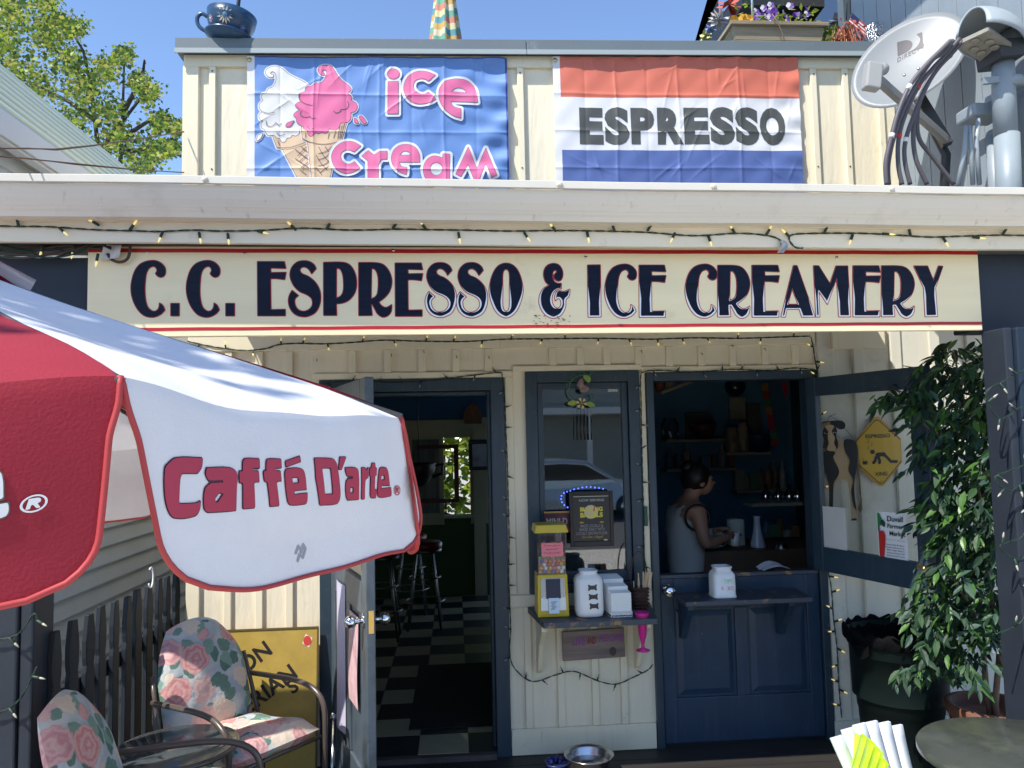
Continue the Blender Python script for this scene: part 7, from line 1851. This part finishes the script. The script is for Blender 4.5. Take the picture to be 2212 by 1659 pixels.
f = lines_field([[(905, 565), (1000, 560), (1090, 655), (1160, 655)], [(915, 590), (942, 640), (940, 670)], [(893, 600), (885, 645), (862, 670)]], 3, 40)
D.layer(f.xs, f.ys, f.F-np.where((f.X > 900) & (f.Y < 680) & (f.X < 1020) & (f.Y < 600), 27, 19), .0011, 0)
f = Field([[(718, 650), (775, 648), (772, 692), (722, 692)]], 3, 8); D.layer(f.xs, f.ys, f.F-2, .001, 0)
f = lines_field([ell(778, 668, 12, 14, 14), [(730, 632), (722, 622), (732, 612)], [(716, 690), (780, 692)]], 3, 8); D.layer(f.xs, f.ys, f.F-3, .0011, 0)
D.build('sign_print', [xk], xs_)
for (u, v) in ((903, 125), (962, 915)): MB().cyl(xf(u, v, .007), xf(u, v, .010), .004, n=8).build('screw', steel, xs_)
# notices taped to the glass of the upper leaf
def on_leaf(u, v, off):
    n = un; P0 = UH+n*(-.021-off); d = ray(u, v); t = (P0-CAM).dot(n)/d.dot(n); return CAM+d*t
gcr = crop(3150, 1950, 500, 1843)
gf = lambda a, b, off: on_leaf(*gcr((a, b)), off-.016)
def sheet(name, lab, quad, m, sag=.004):
    q = MB()
    def f_(s, t):
        a = [quad[0][i]*(1-s)*(1-t)+quad[1][i]*s*(1-t)+quad[2][i]*s*t+quad[3][i]*(1-s)*t for i in (0, 1)]
        return gf(a[0], a[1], .001+sag*math.sin(s*3)*t)
    q.grid(8, 8, f_); t = thing(name, lab, 'notice', tuple(f_(.5, 1))); q.build('paper', m, t); return t
sheet('paper_notice', 'blank looking pale paper notice seen from behind on the open upper door glass', [(290, 155), (655, 185), (692, 930), (325, 870)], mat('backlit_paper', (.62, .60, .58), .7, trans=.3, var=.04, vscale=9))
mk = sheet('market_flyer', 'white Duvall Farmers Market flyer with red carrot taped to the open upper door', [(1110, 233), (1530, 270), (1590, 1110), (1155, 1025)], mat('flyer_white', (.76, .75, .77), .6))
D = Decal(lambda a, b, off: gf(a, b, .008+off))
f = Field([spline([(1137, 525, 1), (1170, 515), (1210, 520), (1235, 580), (1238, 680), (1225, 850), (1218, 1020, 1), (1165, 1015, 1)], n=5)], 5, 10); D.layer(f.xs, f.ys, f.F, .001, 0)
f = Field([spline([(1118, 250, 1), (1150, 262), (1165, 300), (1185, 350), (1175, 420), (1140, 460), (1128, 455, 1)], n=5)], 5, 10); D.layer(f.xs, f.ys, f.F, .001, 1)
f = Field([spline([(1180, 355), (1215, 370), (1235, 410), (1225, 460), (1195, 440), (1168, 420)], n=5)], 5, 10); D.layer(f.xs, f.ys, f.F, .0012, 2)
f = lines_field([[(1140, 455), (1146, 520)]], 4, 16); D.layer(f.xs, f.ys, f.F-10, .0011, 2)
qtext(D, 'Duvall', (1262, 378), (1490, 395), (1262, 300), .001, 2, .02); qtext(D, 'Farmers', (1266, 475), (1525, 500), (1266, 410), .001, 2, .02); qtext(D, 'Market', (1298, 585), (1530, 608), (1298, 518), .001, 2, .02)
qtext(D, 'Thurs 3-7  May-Oct', (1252, 655), (1530, 690), (1252, 628), .001, 3)
for i, tx in enumerate(('Local Fresh Produce,', 'Flowers, Berries, Fruit,', 'Meat, Eggs, Bakery,', 'Artisan Breads, Knife', 'Sharpening & Crafts')):
    x0 = (1252, 1246, 1264, 1262, 1264)[i]; y0 = 722+i*40; qtext(D, tx, (x0, y0), (1520, y0+33), (x0, y0-24), .001, 4, .01)
D.build('flyer_print', [mat('carrot_red', (.50, .02, .015), .6), mat('carrot_leaf', (.02, .20, .05), .6), mat('print_dark_green', (.008, .05, .03), .6), mat('print_grey', (0, 0, 0)), mat('print_navy', (.03, .03, .08), .6)], mk)

# ------------------------------------------------------------------ rubbish bin
bc = Vector((2.36, -.36, 0)); BH = .70
r1 = (PY(2040, 1345, -.36).x-PY(1830, 1345, -.36).x)/2*.96; bc.x = (PY(2040, 1345, -.36).x+PY(1830, 1345, -.36).x)/2
binm = mat('dark_green_bin_plastic', (.006, .013, .012), .5, var=.2, vscale=5, spec=.25)
bn_ = thing('rubbish_bin', 'round dark green rubbish bin lined with a black bag under the leafy plant', 'bin', (bc.x, bc.y, 0))
q = MB(); q.lathe([(r1*.72, 0.002), (r1*.74, .02), (r1*.80, BH*.40), (r1*.815, BH*.405), (r1*.85, BH*.55), (r1*.862, BH*.555), (r1*.93, BH*.86), (r1*.95, BH*.87), (r1*.955, BH*.93), (r1, BH*.935), (r1*1.0, BH*.965), (r1*.93, BH*.97), (r1*.90, BH*.5)], tuple(bc), 48, cap1=False); q.build('bin_body', binm, bn_)
bag = mat('black_bag_film', (.006, .006, .007), .75, spec=.03, bump=.6, bscale=30)
vs = []; fs = []; n = 64; rr = random.Random(6)
prof = [(1.0, .90), (1.035, .93), (1.03, .975), (1.0, 1.0), (.96, .985), (.90, .90), (.86, .72), (.4, .66), (.05, .64)]
for r_, z in prof:
    for k in range(n):
        a = 2*math.pi*k/n; w_ = .010*math.sin(k*2.1)+.008*math.sin(k*5.3+z*9); w_ *= min(1, r_)**3; vs.append((bc.x+r1*(r_+w_)*math.cos(a), bc.y+r1*(r_+w_)*math.sin(a), BH*z+.012*math.sin(k*1.7)*(z > .9)))
for i in range(len(prof)-1):
    for k in range(n): fs.append((i*n+k, i*n+(k+1) % n, (i+1)*n+(k+1) % n, (i+1)*n+k))
raw_obj('bin_bag', vs, fs, bag, bn_, smooth_=True)
q = MB(); q.grid(8, 4, lambda s, t: Vector((bc.x-r1*.95-.03*math.sin(s*3), bc.y-.16+.17*s, BH*.86+.05*t-.03*math.sin(s*6)))); q.build('bag_knot', bag, bn_)
a = R_(-62)
def bsurf(ang, z, off):
    r = r1*(.862+.07*(z-BH*.555)/(BH*.305))+off; return Vector((bc.x+r*math.cos(ang), bc.y+r*math.sin(ang), z))
q = MB(); q.grid(6, 2, lambda s, t: bsurf(R_(-100)+R_(17)*s, BH*.70+.042*t, .003)); q.build('bin_label', mat('bin_label_grey', (.50, .47, .47), .5, var=.25, vscale=40), bn_)
# ------------------------------------------------------------------ artificial ficus tree
fic = thing('potted_ficus', 'tall leafy ficus in a rusty pot between the open door and right porch post', 'plant', (2.52, -.78, 0))
fleaf1 = mat('ficus_leaf_dark', (.018, .044, .022), .5, spec=.3, trans=.12); fleaf2 = mat('ficus_leaf_mid', (.035, .082, .03), .5, spec=.3, trans=.15); fleaf3 = mat('ficus_leaf_bluish', (.042, .088, .062), .5, trans=.12); fleaf4 = mat('ficus_leaf_bright', (.07, .17, .03), .4, trans=.25)
fstem = mat('ficus_stem', (.16, .11, .075), .8, var=.3, vscale=12)
q = MB().lathe([(.12, .002), (.16, .18), (.185, .37), (.20, .39), (.20, .43), (.17, .43), (.16, .38)], (2.52, -.78, 0), 32); q.build('pot', mat('rusty_pot', (.16, .06, .03), .7, var=.5, vscale=10), fic)
FX = lambda u, v, y=-.78: PY(u, v, y)
stems = []
for pts in (((2165, 1640), (2150, 1520), (2160, 1400), (2140, 1280), (2120, 1100), (2090, 900), (2060, 760)), ((2160, 1640), (2185, 1500), (2150, 1380), (2170, 1250), (2140, 1050), (2110, 880)), ((2155, 1640), (2130, 1480), (2120, 1350), (2060, 1250), (2000, 1240)), ((2120, 1350), (2060, 1330), (2000, 1370)), ((2120, 1150), (2060, 1060), (2020, 1010)), ((2100, 1000), (2000, 920), (1920, 850)), ((2080, 880), (2010, 800), (1950, 790))):
    P_ = [FX(u, v, -.78+.05*math.sin(i*2+u)) for i, (u, v) in enumerate(pts)]; stems.append(P_)
q = MB()
for i, P_ in enumerate(stems): q.tube(P_, [(.017 if i < 3 else .008)*(1-.75*k/(len(P_)-1)) for k in range(len(P_))], 7)
q.build('stem', fstem, fic)
def leafm(m):
    vs = [(0, 0, 0), (.14, .25, .02), (.17, .5, -.02), (.10, .78, -.09), (0, 1, -.2), (-.10, .78, -.09), (-.17, .5, -.02), (-.14, .25, .02), (0, .25, -.025), (0, .5, -.06), (0, .78, -.12)]
    fs = [(0, 1, 8), (1, 2, 9, 8), (2, 3, 10, 9), (3, 4, 10), (0, 8, 7), (8, 9, 6, 7), (9, 10, 5, 6), (10, 4, 5)]
    me = bpy.data.meshes.new('leaf'); me.from_pydata(vs, [], fs); me.materials.append(m); return me, vs, fs
LMs = [leafm(m) for m in (fleaf1, fleaf2, fleaf3, fleaf4)]
rr = random.Random(77); LV = []
blobs = [(2060, 760, 45, 30, 12), (2020, 790, 50, 30, 12), (2100, 800, 45, 35, 12), (1990, 850, 45, 30, 14), (2060, 880, 60, 40, 20), (1965, 850, 32, 18, 10), (2120, 900, 40, 50, 16), (2025, 950, 45, 45, 22), (2080, 980, 55, 50, 24), (2120, 1050, 40, 60, 22), (2050, 1060, 40, 45, 24), (2045, 1120, 35, 45, 20), (2070, 1130, 55, 55, 26), (2120, 1180, 40, 50, 18), (2050, 1210, 42, 45, 22), (2080, 1240, 50, 45, 22), (2010, 1300, 45, 30, 12), (2060, 1340, 45, 35, 16), (2110, 1330, 35, 45, 14), (2040, 1400, 30, 30, 10), (2090, 1420, 25, 30, 9), (1925, 842, 25, 12, 5), (2035, 1290, 55, 30, 14), (2000, 1430, 22, 20, 5), (2150, 1000, 22, 60, 22), (2150, 1150, 22, 60, 22), (2140, 860, 25, 60, 16), (2130, 1300, 30, 60, 18), (2135, 760, 30, 30, 10)]
for (u, v, su, sv, nt_w) in blobs:
    for _ in range(int(nt_w*1.6)):
        y = -.78+rr.gauss(0, .13); p = FX(u+rr.gauss(0, su*.55), v+rr.gauss(0, sv*.55), y)
        yaw = rr.uniform(0, 2*math.pi) if rr.random() < .4 else rr.gauss(math.pi*1.05, .9); pit = rr.uniform(-.8, .15)
        dr = Vector((math.cos(yaw)*math.cos(pit), math.sin(yaw)*math.cos(pit)*.8, math.sin(pit)))
        tw_n = rr.randint(4, 7)
        for k in range(tw_n):
            t = k/tw_n; q_ = p+dr*(t*.11)+Vector((0, 0, -.05*t*t)); sd = 1 if k % 2 else -1
            az = math.atan2(dr.y, dr.x)+sd*rr.uniform(.4, .9); L_ = rr.uniform(.042, .095)
            M_ = Matrix.Translation(q_) @ Matrix.Rotation(az-math.pi/2, 4, 'Z') @ Matrix.Rotation(pit*.6-rr.uniform(.1, .7), 4, 'X') @ Matrix.Rotation(rr.gauss(0, .5), 4, 'Y') @ Matrix.Scale(L_, 4)
            LV.append((M_, rr.choice([0, 0, 0, 1, 1, 2, 3]) if rr.random() < .96 else 3))
LV.sort(key=lambda a: (a[0].translation-CAM).length)
inv = world_mat(fic).inverted()
big = LV[:290]; rest = LV[290:]
for M_, k in big:
    o = link('leaf', LMs[k][0], fic, True); o.matrix_parent_inverse = inv; o.matrix_local = M_
vs = []; fs = []; mi = []
for M_, k in rest:
    o_ = len(vs); vs += [M_ @ Vector(p) for p in LMs[k][1]]; fs += [[o_+i for i in f] for f in LMs[k][2]]; mi += [k]*8
me = bpy.data.meshes.new('leaves'); me.from_pydata(vs, [], fs)
for m in (fleaf1, fleaf2, fleaf3, fleaf4): me.materials.append(m)
me.polygons.foreach_set('material_index', mi); o = link('leaves', me, fic); o['kind'] = 'stuff'
q = MB(); q.grid(2, 2, lambda s, t: PY(2144+14*s, 1398+12*t+3*s, -.92)); q.build('price_tag', white_p, fic)

# ------------------------------------------------------------------ plastic garden chairs and round table at the lower right
def slat_chair(name, lab, loc, rz, sc, m):
    t = thing(name, lab, 'chair', loc, None, rz); t.scale = (sc*1.08, sc, sc*1.04)
    for k in range(6):
        x0 = -.26+k*.0885; x1 = x0+.0905; sp = 1.0+.0
        def fx_(x, h): return x*(.72+.42*h)
        topz = .92-.05*((k-2.5)/2.5)**2-.004*k
        b_ = Vector((0, .22, .30)); 
        def P(x, h, th): return Vector((fx_(x, h), .20+.30*h-.04*h*h+.03*math.cos((x)*4)-.03+th+.003*(k % 2), .30+(topz-.30)*h))
        q = MB(); q.grid(2, 8, lambda s, tt: P(x0+(x1-x0)*s, tt, 0)); q.grid(2, 8, lambda s, tt: P(x0+(x1-x0)*s, tt, .018))
        n_ = 3*9
        for (i0, i1) in [(j*3, (j+1)*3) for j in range(8)]: q.f.append([i0, i1, n_+i1, n_+i0]); q.mi.append(0); q.sm.append(False); q.f.append([i0+2, n_+i0+2, n_+i1+2, i1+2]); q.mi.append(0); q.sm.append(False)
        q.f.append([24, 25, n_+25, n_+24]); q.mi.append(0); q.sm.append(False); q.f.append([25, 26, n_+26, n_+25]); q.mi.append(0); q.sm.append(False)
        q.build('back_slat', m, t, True)
        q = MB(); sx = -.24+k*.082
        q.hexa([Vector(p) for p in ((sx, .22, .27), (sx+.078, .22, .27), (sx+.078, -.30, .33), (sx, -.30, .33), (sx, .22, .29), (sx+.078, .22, .29), (sx+.078, -.30, .35), (sx, -.30, .35))]); bevel(q.build('seat_slat', m, t, True), .004)
    for s in (-1, 1):
        q = MB(); pr = spline([(.28, .50), (.10, .525), (-.15, .53), (-.32, .52), (-.36, .49), (-.33, .47), (-.1, .49), (.28, .47)], n=3)
        q.prism(pr, lambda a, b, d, s=s: Vector((s*(.30+d), a, b)), -.05, .05); bevel(q.build('armrest', m, t, True), .008)
        q = MB(); q.prism([(-.30, .48), (-.22, .48), (-.20, 0), (-.28, 0)], lambda a, b, d, s=s: Vector((s*(.29+d), a, b)), -.012, .012); q.build('leg', m, t, True)
        q = MB(); q.prism([(.20, .48), (.30, .48), (.36, 0), (.28, 0)], lambda a, b, d, s=s: Vector((s*(.29+d), a, b)), -.012, .012); q.build('leg', m, t, True)
    return t
wpl = mat('white_resin', (.66, .70, .74), .4, var=.03, vscale=6); lime = mat('lime_resin', (.42, .62, .02), .4)
slat_chair('garden_chair', 'white resin slat-back garden chair in front of the rubbish bin', (1.715, -1.55, 0), R_(20), .60, wpl)
slat_chair('garden_chair', 'small lime green resin chair in front of the white garden chair', (1.265, -1.45, .0), R_(-100), .60, lime)
rt = thing('round_table', 'round dark green mottled patio table at the lower right corner', 'table', (2.02, -1.62, 0))
tz = .60; tcx, tcy = 2.075, -1.60; tr_ = PY(2212, 1600, -1.6).x
tcl = PZ(1962, 1600, tz)
tr_ = .36; tcx = 1.99; tcy = -1.72
tm = mat('green_stone_table', (.055, .062, .055), .22, var=.35, vscale=3, dirt=((.13, .14, .09), 4, .5, .8), spec=.6)
q = MB().lathe([(tr_*.95, tz-.03), (tr_, tz-.022), (tr_, tz-.006), (tr_*.985, tz)], (tcx, tcy, 0), 64); q.build('table_top', tm, rt)
MB().cyl((tcx, tcy, .04), (tcx, tcy, tz-.03), .035, n=16).build('pedestal', black, rt)
MB().lathe([(.26, .001), (.25, .02), (.05, .05)], (tcx, tcy, 0), 32).build('table_base', black, rt)
# white jar on the serving ledge
lj = thing('tip_jar', 'white square jar with faint green and pink writing on the dutch door ledge', 'jar', (1.445, -.165, .851))
hj = .165; rj = .066
sq_lathe([(rj*.98, 0), (rj, .006), (rj*.95, .012), (rj*.93, hj*.72), (rj*.80, hj*.82), (rj*.66, hj*.86), (rj*.68, hj*.93), (rj*.74, hj*.95), (rj*.74, hj*.995), (rj*.66, hj), (rj*.6, hj*.9)], (1.445, -.165, .851), 36, 5).build('jar_body', mat('white_ceramic', (0, 0, 0)), lj)
D = Decal(wallfn(-.165-rj*.945))
for tx, x, z, w_, m_ in (('TIPS', 1.432, .93, .05, 0), ('*', 1.418, .895, .012, 1), ('xo', 1.45, .893, .035, 1)): put_text(D, tx, x, x+w_, z, z+.022, .002, m_, bold=.01)
D.build('jar_writing', [mat('chalk_green', (.35, .72, .40), .7), mat('chalk_pink', (.78, .38, .45), .7)], lj)
# ------------------------------------------------------------------ bowls on the deck
c = PZ(1272, 1628, .10)
bw = MB().lathe([(.095, .002), (.10, .006), (.108, .085), (.125, .10), (.130, .101), (.128, .096), (.112, .088), (.10, .03), (.05, .02)], (c.x, c.y, 0), 40, cap1=True)
tag(bw.build('water_bowl', steel), 'stainless steel dog bowl on the deck below the window', 'bowl')
c2 = PZ(1203, 1640, .04); q = MB(); rr = random.Random(3)
b2_ = thing('blue_dish', 'small dark blue dish beside the steel dog bowl', 'dish', (c2.x, c2.y, 0))
MB().lathe([(.05, .002), (.065, .02), (.07, .03), (.055, .024)], (c2.x, c2.y, 0), 24).build('dish_body', mat('dish_blue', (.02, .03, .12), .3), b2_)
q = MB()
for k in range(10): q.ball((c2.x+rr.gauss(0, .025), c2.y+rr.gauss(0, .02), .04), .013, 6)
q.build('glass_pebbles', mat('blue_glass_pebble', (.015, .02, .16), .12), b2_)

# ------------------------------------------------------------------ barista
def skin_mesh(joints, edges, radii, sub=2):
    me = bpy.data.meshes.new('body'); me.from_pydata(joints, edges, [])
    o = bpy.data.objects.new('tmp_body', me); COL.objects.link(o)
    o.modifiers.new('skin', 'SKIN'); o.modifiers['skin'].use_smooth_shade = True
    for i, r in enumerate(radii): me.skin_vertices[0].data[i].radius = (r if isinstance(r, tuple) else (r, r))
    me.skin_vertices[0].data[0].use_root = True
    s = o.modifiers.new('sub', 'SUBSURF'); s.levels = sub; s.render_levels = sub
    dg = bpy.context.evaluated_depsgraph_get(); m2 = bpy.data.meshes.new_from_object(o.evaluated_get(dg))
    bpy.data.objects.remove(o); bpy.data.meshes.remove(me)
    m2.polygons.foreach_set('use_smooth', [True]*len(m2.polygons)); return m2
per = thing('person', 'person in a white tank top bending over the counter behind the dutch door', 'person', (1.36, 1.0, .034))
skin = mat('skin', (.42, .22, .14), .55); hairm = mat('dark_hair', (.012, .009, .008), .5, bump=.4, bscale=60, grain=(1, 1, .2)); tank = mat('white_tank', (.58, .56, .50), .85, bump=.4, bscale=14); bra = mat('black_strap', (.01, .01, .012), .6); trou = mat('black_trousers', (.01, .01, .013), .8)
YP = 1.0
hip = PY(1478, 1268, YP); 
def B(u, v, y=YP): return PY(u, v, y)
J = [B(1482, 1262), B(1480, 1200), B(1482, 1130), B(1488, 1098), B(1490, 1075), B(1498, 1060), B(1507, 1045), B(1511, 1026),       # 0-7 pelvis..crown
     B(1466, 1098, YP+.16), B(1470, 1150, YP+.26), B(1520, 1165, YP+.14), B(1545, 1150, YP+.02),                                   # 8-11 far arm
     B(1508, 1108, YP-.15), B(1520, 1165, YP-.2), B(1526, 1178, YP-.2), B(1572, 1158, YP-.06),                                     # 12-15 near arm
     B(1478, 1310, YP-.09), B(1480, 1440, YP-.09), B(1476, 1580, YP-.09), B(1480, 1310, YP+.09), B(1484, 1440, YP+.09), B(1480, 1580, YP+.09)]
for i in (18, 21): J[i] = Vector((J[i].x, J[i].y, .06))
for i in (17, 20): J[i] = Vector((J[i].x+.02, J[i].y, .5))
Ed = [(0, 1), (1, 2), (2, 3), (3, 4), (4, 5), (5, 6), (6, 7), (3, 8), (8, 9), (9, 10), (10, 11), (3, 12), (12, 13), (13, 14), (14, 15), (0, 16), (16, 17), (17, 18), (0, 19), (19, 20), (20, 21)]
Rd = [(.13, .15), (.115, .13), (.125, .15), (.10, .13), .052, .062, .088, .070, .062, .042, .038, .028, .062, .043, .040, .030, .088, .062, .045, .088, .062, .045]
bd = link('body', skin_mesh(J, Ed, Rd), skin and per); bd.data.materials.append(skin)
# top and trousers as close-fitting shells copied from the body surface
def shell(name, test, m, off):
    bm = bmesh.new(); bm.from_mesh(bd.data); bm.normal_update()
    bmesh.ops.delete(bm, geom=[f for f in bm.faces if not test(f.calc_center_median())], context='FACES')
    bm.normal_update()
    for v in bm.verts: v.co += v.normal*(off+.016*noise.noise(Vector((v.co.x*9, v.co.y*9, v.co.z*16)))+.006*noise.noise(v.co*38))
    me = bpy.data.meshes.new(name); bm.to_mesh(me); bm.free(); me.materials.clear(); me.materials.append(m)
    return link(name, me, per)
zs_ = J[3].z
shell('tank_top', lambda c: J[0].z-.08 < c.z < zs_+.015 and abs(c.y-YP) < .135 and c.x < J[2].x+.22, tank, .012)
shell('trousers', lambda c: c.z < J[0].z-.02 and abs(c.y-YP) < .25 and c.z < .9, trou, .010)
sp_ = MB(); sh_ = J[12]; sp_.tube([sh_+Vector((.085*math.cos(a)-.01, -.015, .085*math.sin(a)-.03)) for a in np.linspace(0, 2*math.pi, 24, endpoint=False)], .009, 6, closed=True); sp_.build('arm_hole_trim', bra, per)
# head details: face turned towards the counter (right)
hc = (J[6]+J[7])/2
q = MB(); q.ball(hc+Vector((-.022, 0, .018)), .103, 12, sx=1.0, sy=.98, sz=1.05); hr_ = q.build('hair', hairm, per)
for v in hr_.data.vertices: v.co += (v.co-hc).normalized()*.016*noise.noise(v.co*22)
q = MB(); q.ball(hc+Vector((-.075, 0, .085)), .05, 8); q.build('hair_bun', hairm, per)
fc = MB(); fc.ball(hc+Vector((.030, 0, -.022)), .076, 12, sx=.98, sy=.86, sz=1.15); fc.lathe([(.012, 0), (.010, .012), (.004, .022)], hc+Vector((.10, 0, -.03)), 8, M=Matrix.Rotation(R_(80), 3, 'Y').to_4x4()); fc.build('face', skin, per)
q = MB()
for s in (-1, 1): q.ball(hc+Vector((.088, s*.033, -.004)), .009, 6)
q.build('eyes', mat('dark_eye', (.02, .015, .012), .2), per)
q = MB(); q.bar(hc+Vector((.094, -.022, -.062)), hc+Vector((.094, .022, -.062)), .008, .006); q.build('mouth', mat('lips', (.32, .11, .09), .5), per)
q = MB()
for s in (-1, 1): q.ball(hc+Vector((.0, s*.078, -.02)), .022, 6, sy=.4, sz=1.3)
q.build('ears', skin, per)
for side, (wi, el) in ((1, (J[15], J[14])), (-1, (J[11], J[10]))):
    d = (wi-el).normalized(); sd = d.cross(Vector((0, 0, 1))).normalized(); upv = sd.cross(d)
    pj = [wi, wi+d*.05]; pe = [(0, 1)]; pr = [.026, .030]
    for i, (o_, ln) in enumerate(((-.026, .060), (-.009, .070), (.009, .066), (.026, .052))):
        b_ = len(pj); pj += [wi+d*.082+sd*o_, wi+d*(.082+ln*.5)+sd*o_*1.1-upv*.010, wi+d*(.082+ln*.85)+sd*o_*1.1-upv*.032]; pe += [(1, b_), (b_, b_+1), (b_+1, b_+2)]; pr += [.0095, .0085, .007]
    b_ = len(pj); pj += [wi+d*.035-sd*side*.035, wi+d*.065-sd*side*.048-upv*.012]; pe += [(0, b_), (b_, b_+1)]; pr += [.011, .008]
    hm_ = link('hand', skin_mesh(pj, pe, pr, 1), per); hm_.data.materials.append(skin)
cupp = B(1578, 1165, YP-.02); tag(MB().lathe([(.028, -.045), (.036, .05), (.034, .05), (.026, -.04)], cupp+Vector((.03, 0, 0)), 16).build('paper_cup', white_p), 'white cup held in the hand of the person behind the door', 'cup')
# ------------------------------------------------------------------ across the street (seen in the window glass)
ho = thing('house_across_street', 'grey house across the street with porch posts, mirrored in the window', 'house', (2.5, -27, -.6))
hm1 = mat('far_house_siding', (.34, .35, .32), .7, var=.06, vscale=1.5); hm2 = mat('far_house_trim', (.7, .7, .68), .6)
MB().box(-12, 12, -33, -27, -.6, 4.2).build('wall', hm1, ho)
for k in range(15): MB().box(-12, 12, -27, -26.97, -.5+k*.3, -.5+k*.3+.27).build('lap_board', hm1, ho)
q = MB(); q.hexa([Vector(p) for p in ((-12.6, -33.6, 4.2), (12.6, -33.6, 4.2), (12.6, -26.3, 4.2), (-12.6, -26.3, 4.2), (-12.6, -30.2, 6.8), (12.6, -30.2, 6.8), (12.6, -30, 6.8), (-12.6, -30, 6.8))]); q.build('roof', roof_m, ho)
for x in (2, 5.2, 8.4): MB().box(x-.1, x+.1, -25.4, -25.2, -.6, 2.6).build('porch_post', hm2, ho)
MB().box(1.5, 9, -27, -25.1, 2.6, 2.85).build('porch_roof', hm2, ho)
for x in (-3, -6.5): 
    fr = MB().box(x-.6, x+.6, -26.96, -26.9, .9, 2.6).build('window', hm2, ho); MB().box(x-.5, x+.5, -26.9, -26.88, 1.0, 2.5).build('pane', mat('dark_pane', (.03, .035, .04), .1), fr)
car = thing('parked_car', 'silver hatchback SUV parked across the street, mirrored in the window', 'car', (3.2, -17.5, -.56))
cs = mat('silver_car_paint', (.50, .52, .55), .25, .6, coat=.6); cg = mat('car_glass', (.015, .018, .02), .05)
side = [(-2.25, .35), (-2.3, .75), (-2.2, 1.0), (-1.95, 1.45), (-1.6, 1.62), (-.4, 1.68), (.35, 1.6), (1.15, 1.08), (2.0, .95), (2.3, .75), (2.32, .4), (1.9, .25), (-1.9, .25)]
CX, CYY, CZ = 3.3, -17.5, -.56
q = MB(); n = len(side); sec = []
for y, sh_ in ((-.9, .94), (-.82, 1.0), (.82, 1.0), (.9, .94)): sec.append([(CX+x*(1 if abs(y) < .85 else .985), CYY+y*(1 if z < 1.05 else .86), CZ+z*(sh_ if z > 1.05 else 1)) for x, z in side])
vs = [p for s in sec for p in s]; fs = []
for j in range(3):
    for i in range(n): fs.append((j*n+i, j*n+(i+1) % n, (j+1)*n+(i+1) % n, (j+1)*n+i))
fs.append(tuple(range(n))); fs.append(tuple(range(3*n, 4*n))); q.smooth = False; q.add(vs, fs); bevel(q.build('body', cs, car), .03, 3)
for s in (-1, 1):
    q = MB(); q.prism([(-1.75, 1.1), (-1.5, 1.5), (-.35, 1.55), (.25, 1.5), (.95, 1.1)], lambda a, b, d, s=s: Vector((CX+a, CYY+s*(.79+d), CZ+b)), -.02, .055 if s > 0 else .055); q.build('side_window', cg, car)
    for x in (-1.4, 1.4): 
        w = MB(); w.cyl((CX+x, CYY+s*.72, CZ+.34), (CX+x, CYY+s*.93, CZ+.34), .34, n=28); wh = w.build('wheel', black, car); MB().cyl((CX+x, CYY+s*.931, CZ+.34), (CX+x, CYY+s*.94, CZ+.34), .21, n=20).build('rim', steel, wh)
MB().box(CX-2.33, CX-2.27, CYY-.7, CYY-.45, CZ+.85, CZ+1.05).build('tail_light', mat('tail_red', (.5, .02, .02), .2), car)
MB().box(CX-2.33, CX-2.27, CYY+.45, CYY+.7, CZ+.85, CZ+1.05).build('tail_light', mat('tail_red', (0, 0, 0)), car)
# street trees to the left that throw dappled shade on the umbrella and gutter
def shade_tree(name, lab, base, h, pts, n, seed):
    return tree(name, lab, base, h, .13, seed, pts, n, .11, [lf2, lf1, lf3], [])
def lump(cs):
    def f(r):
        c, s = cs[r.randrange(len(cs))]; return Vector((r.gauss(c[0], s[0]), r.gauss(c[1], s[1]), r.gauss(c[2], s[2])))
    return f
umid = Vector((-1.3, -2.5, 2.0)); 
def upsun(p, t): return Vector(p)+SUN_DIR*t
cs = []
for p, t, s in (((-1.6, -2.6, 2.1), 4.2, (.30, .30, .15)), ((-1.0, -2.3, 1.95), 4.4, (.24, .3, .14)), ((-2.0, -2.9, 1.6), 4.0, (.35, .3, .2)), ((-.75, -2.95, 1.8), 4.3, (.2, .16, .12)), ((-1.1, -3.1, 1.6), 4.1, (.18, .14, .14)), ((-1.4, -2.9, 1.2), 4.3, (.25, .2, .2)), ((-.6, -2.7, 1.9), 4.2, (.22, .2, .12)), ((-1.1, -2.75, 1.7), 4.1, (.22, .2, .14))):
    cs.append((upsun(p, t), s))
shade_tree('street_tree', 'street tree whose branches shade the umbrella', Vector((-5.2, -5.6, -.44)), 5.6, lump(cs[:3]*3+cs[3:6]+cs[6:]*2), 3000, 31)
# ------------------------------------------------------------------ done
for o in list(bpy.data.objects):
    if o.type == 'MESH' and o.data.users == 1: pass
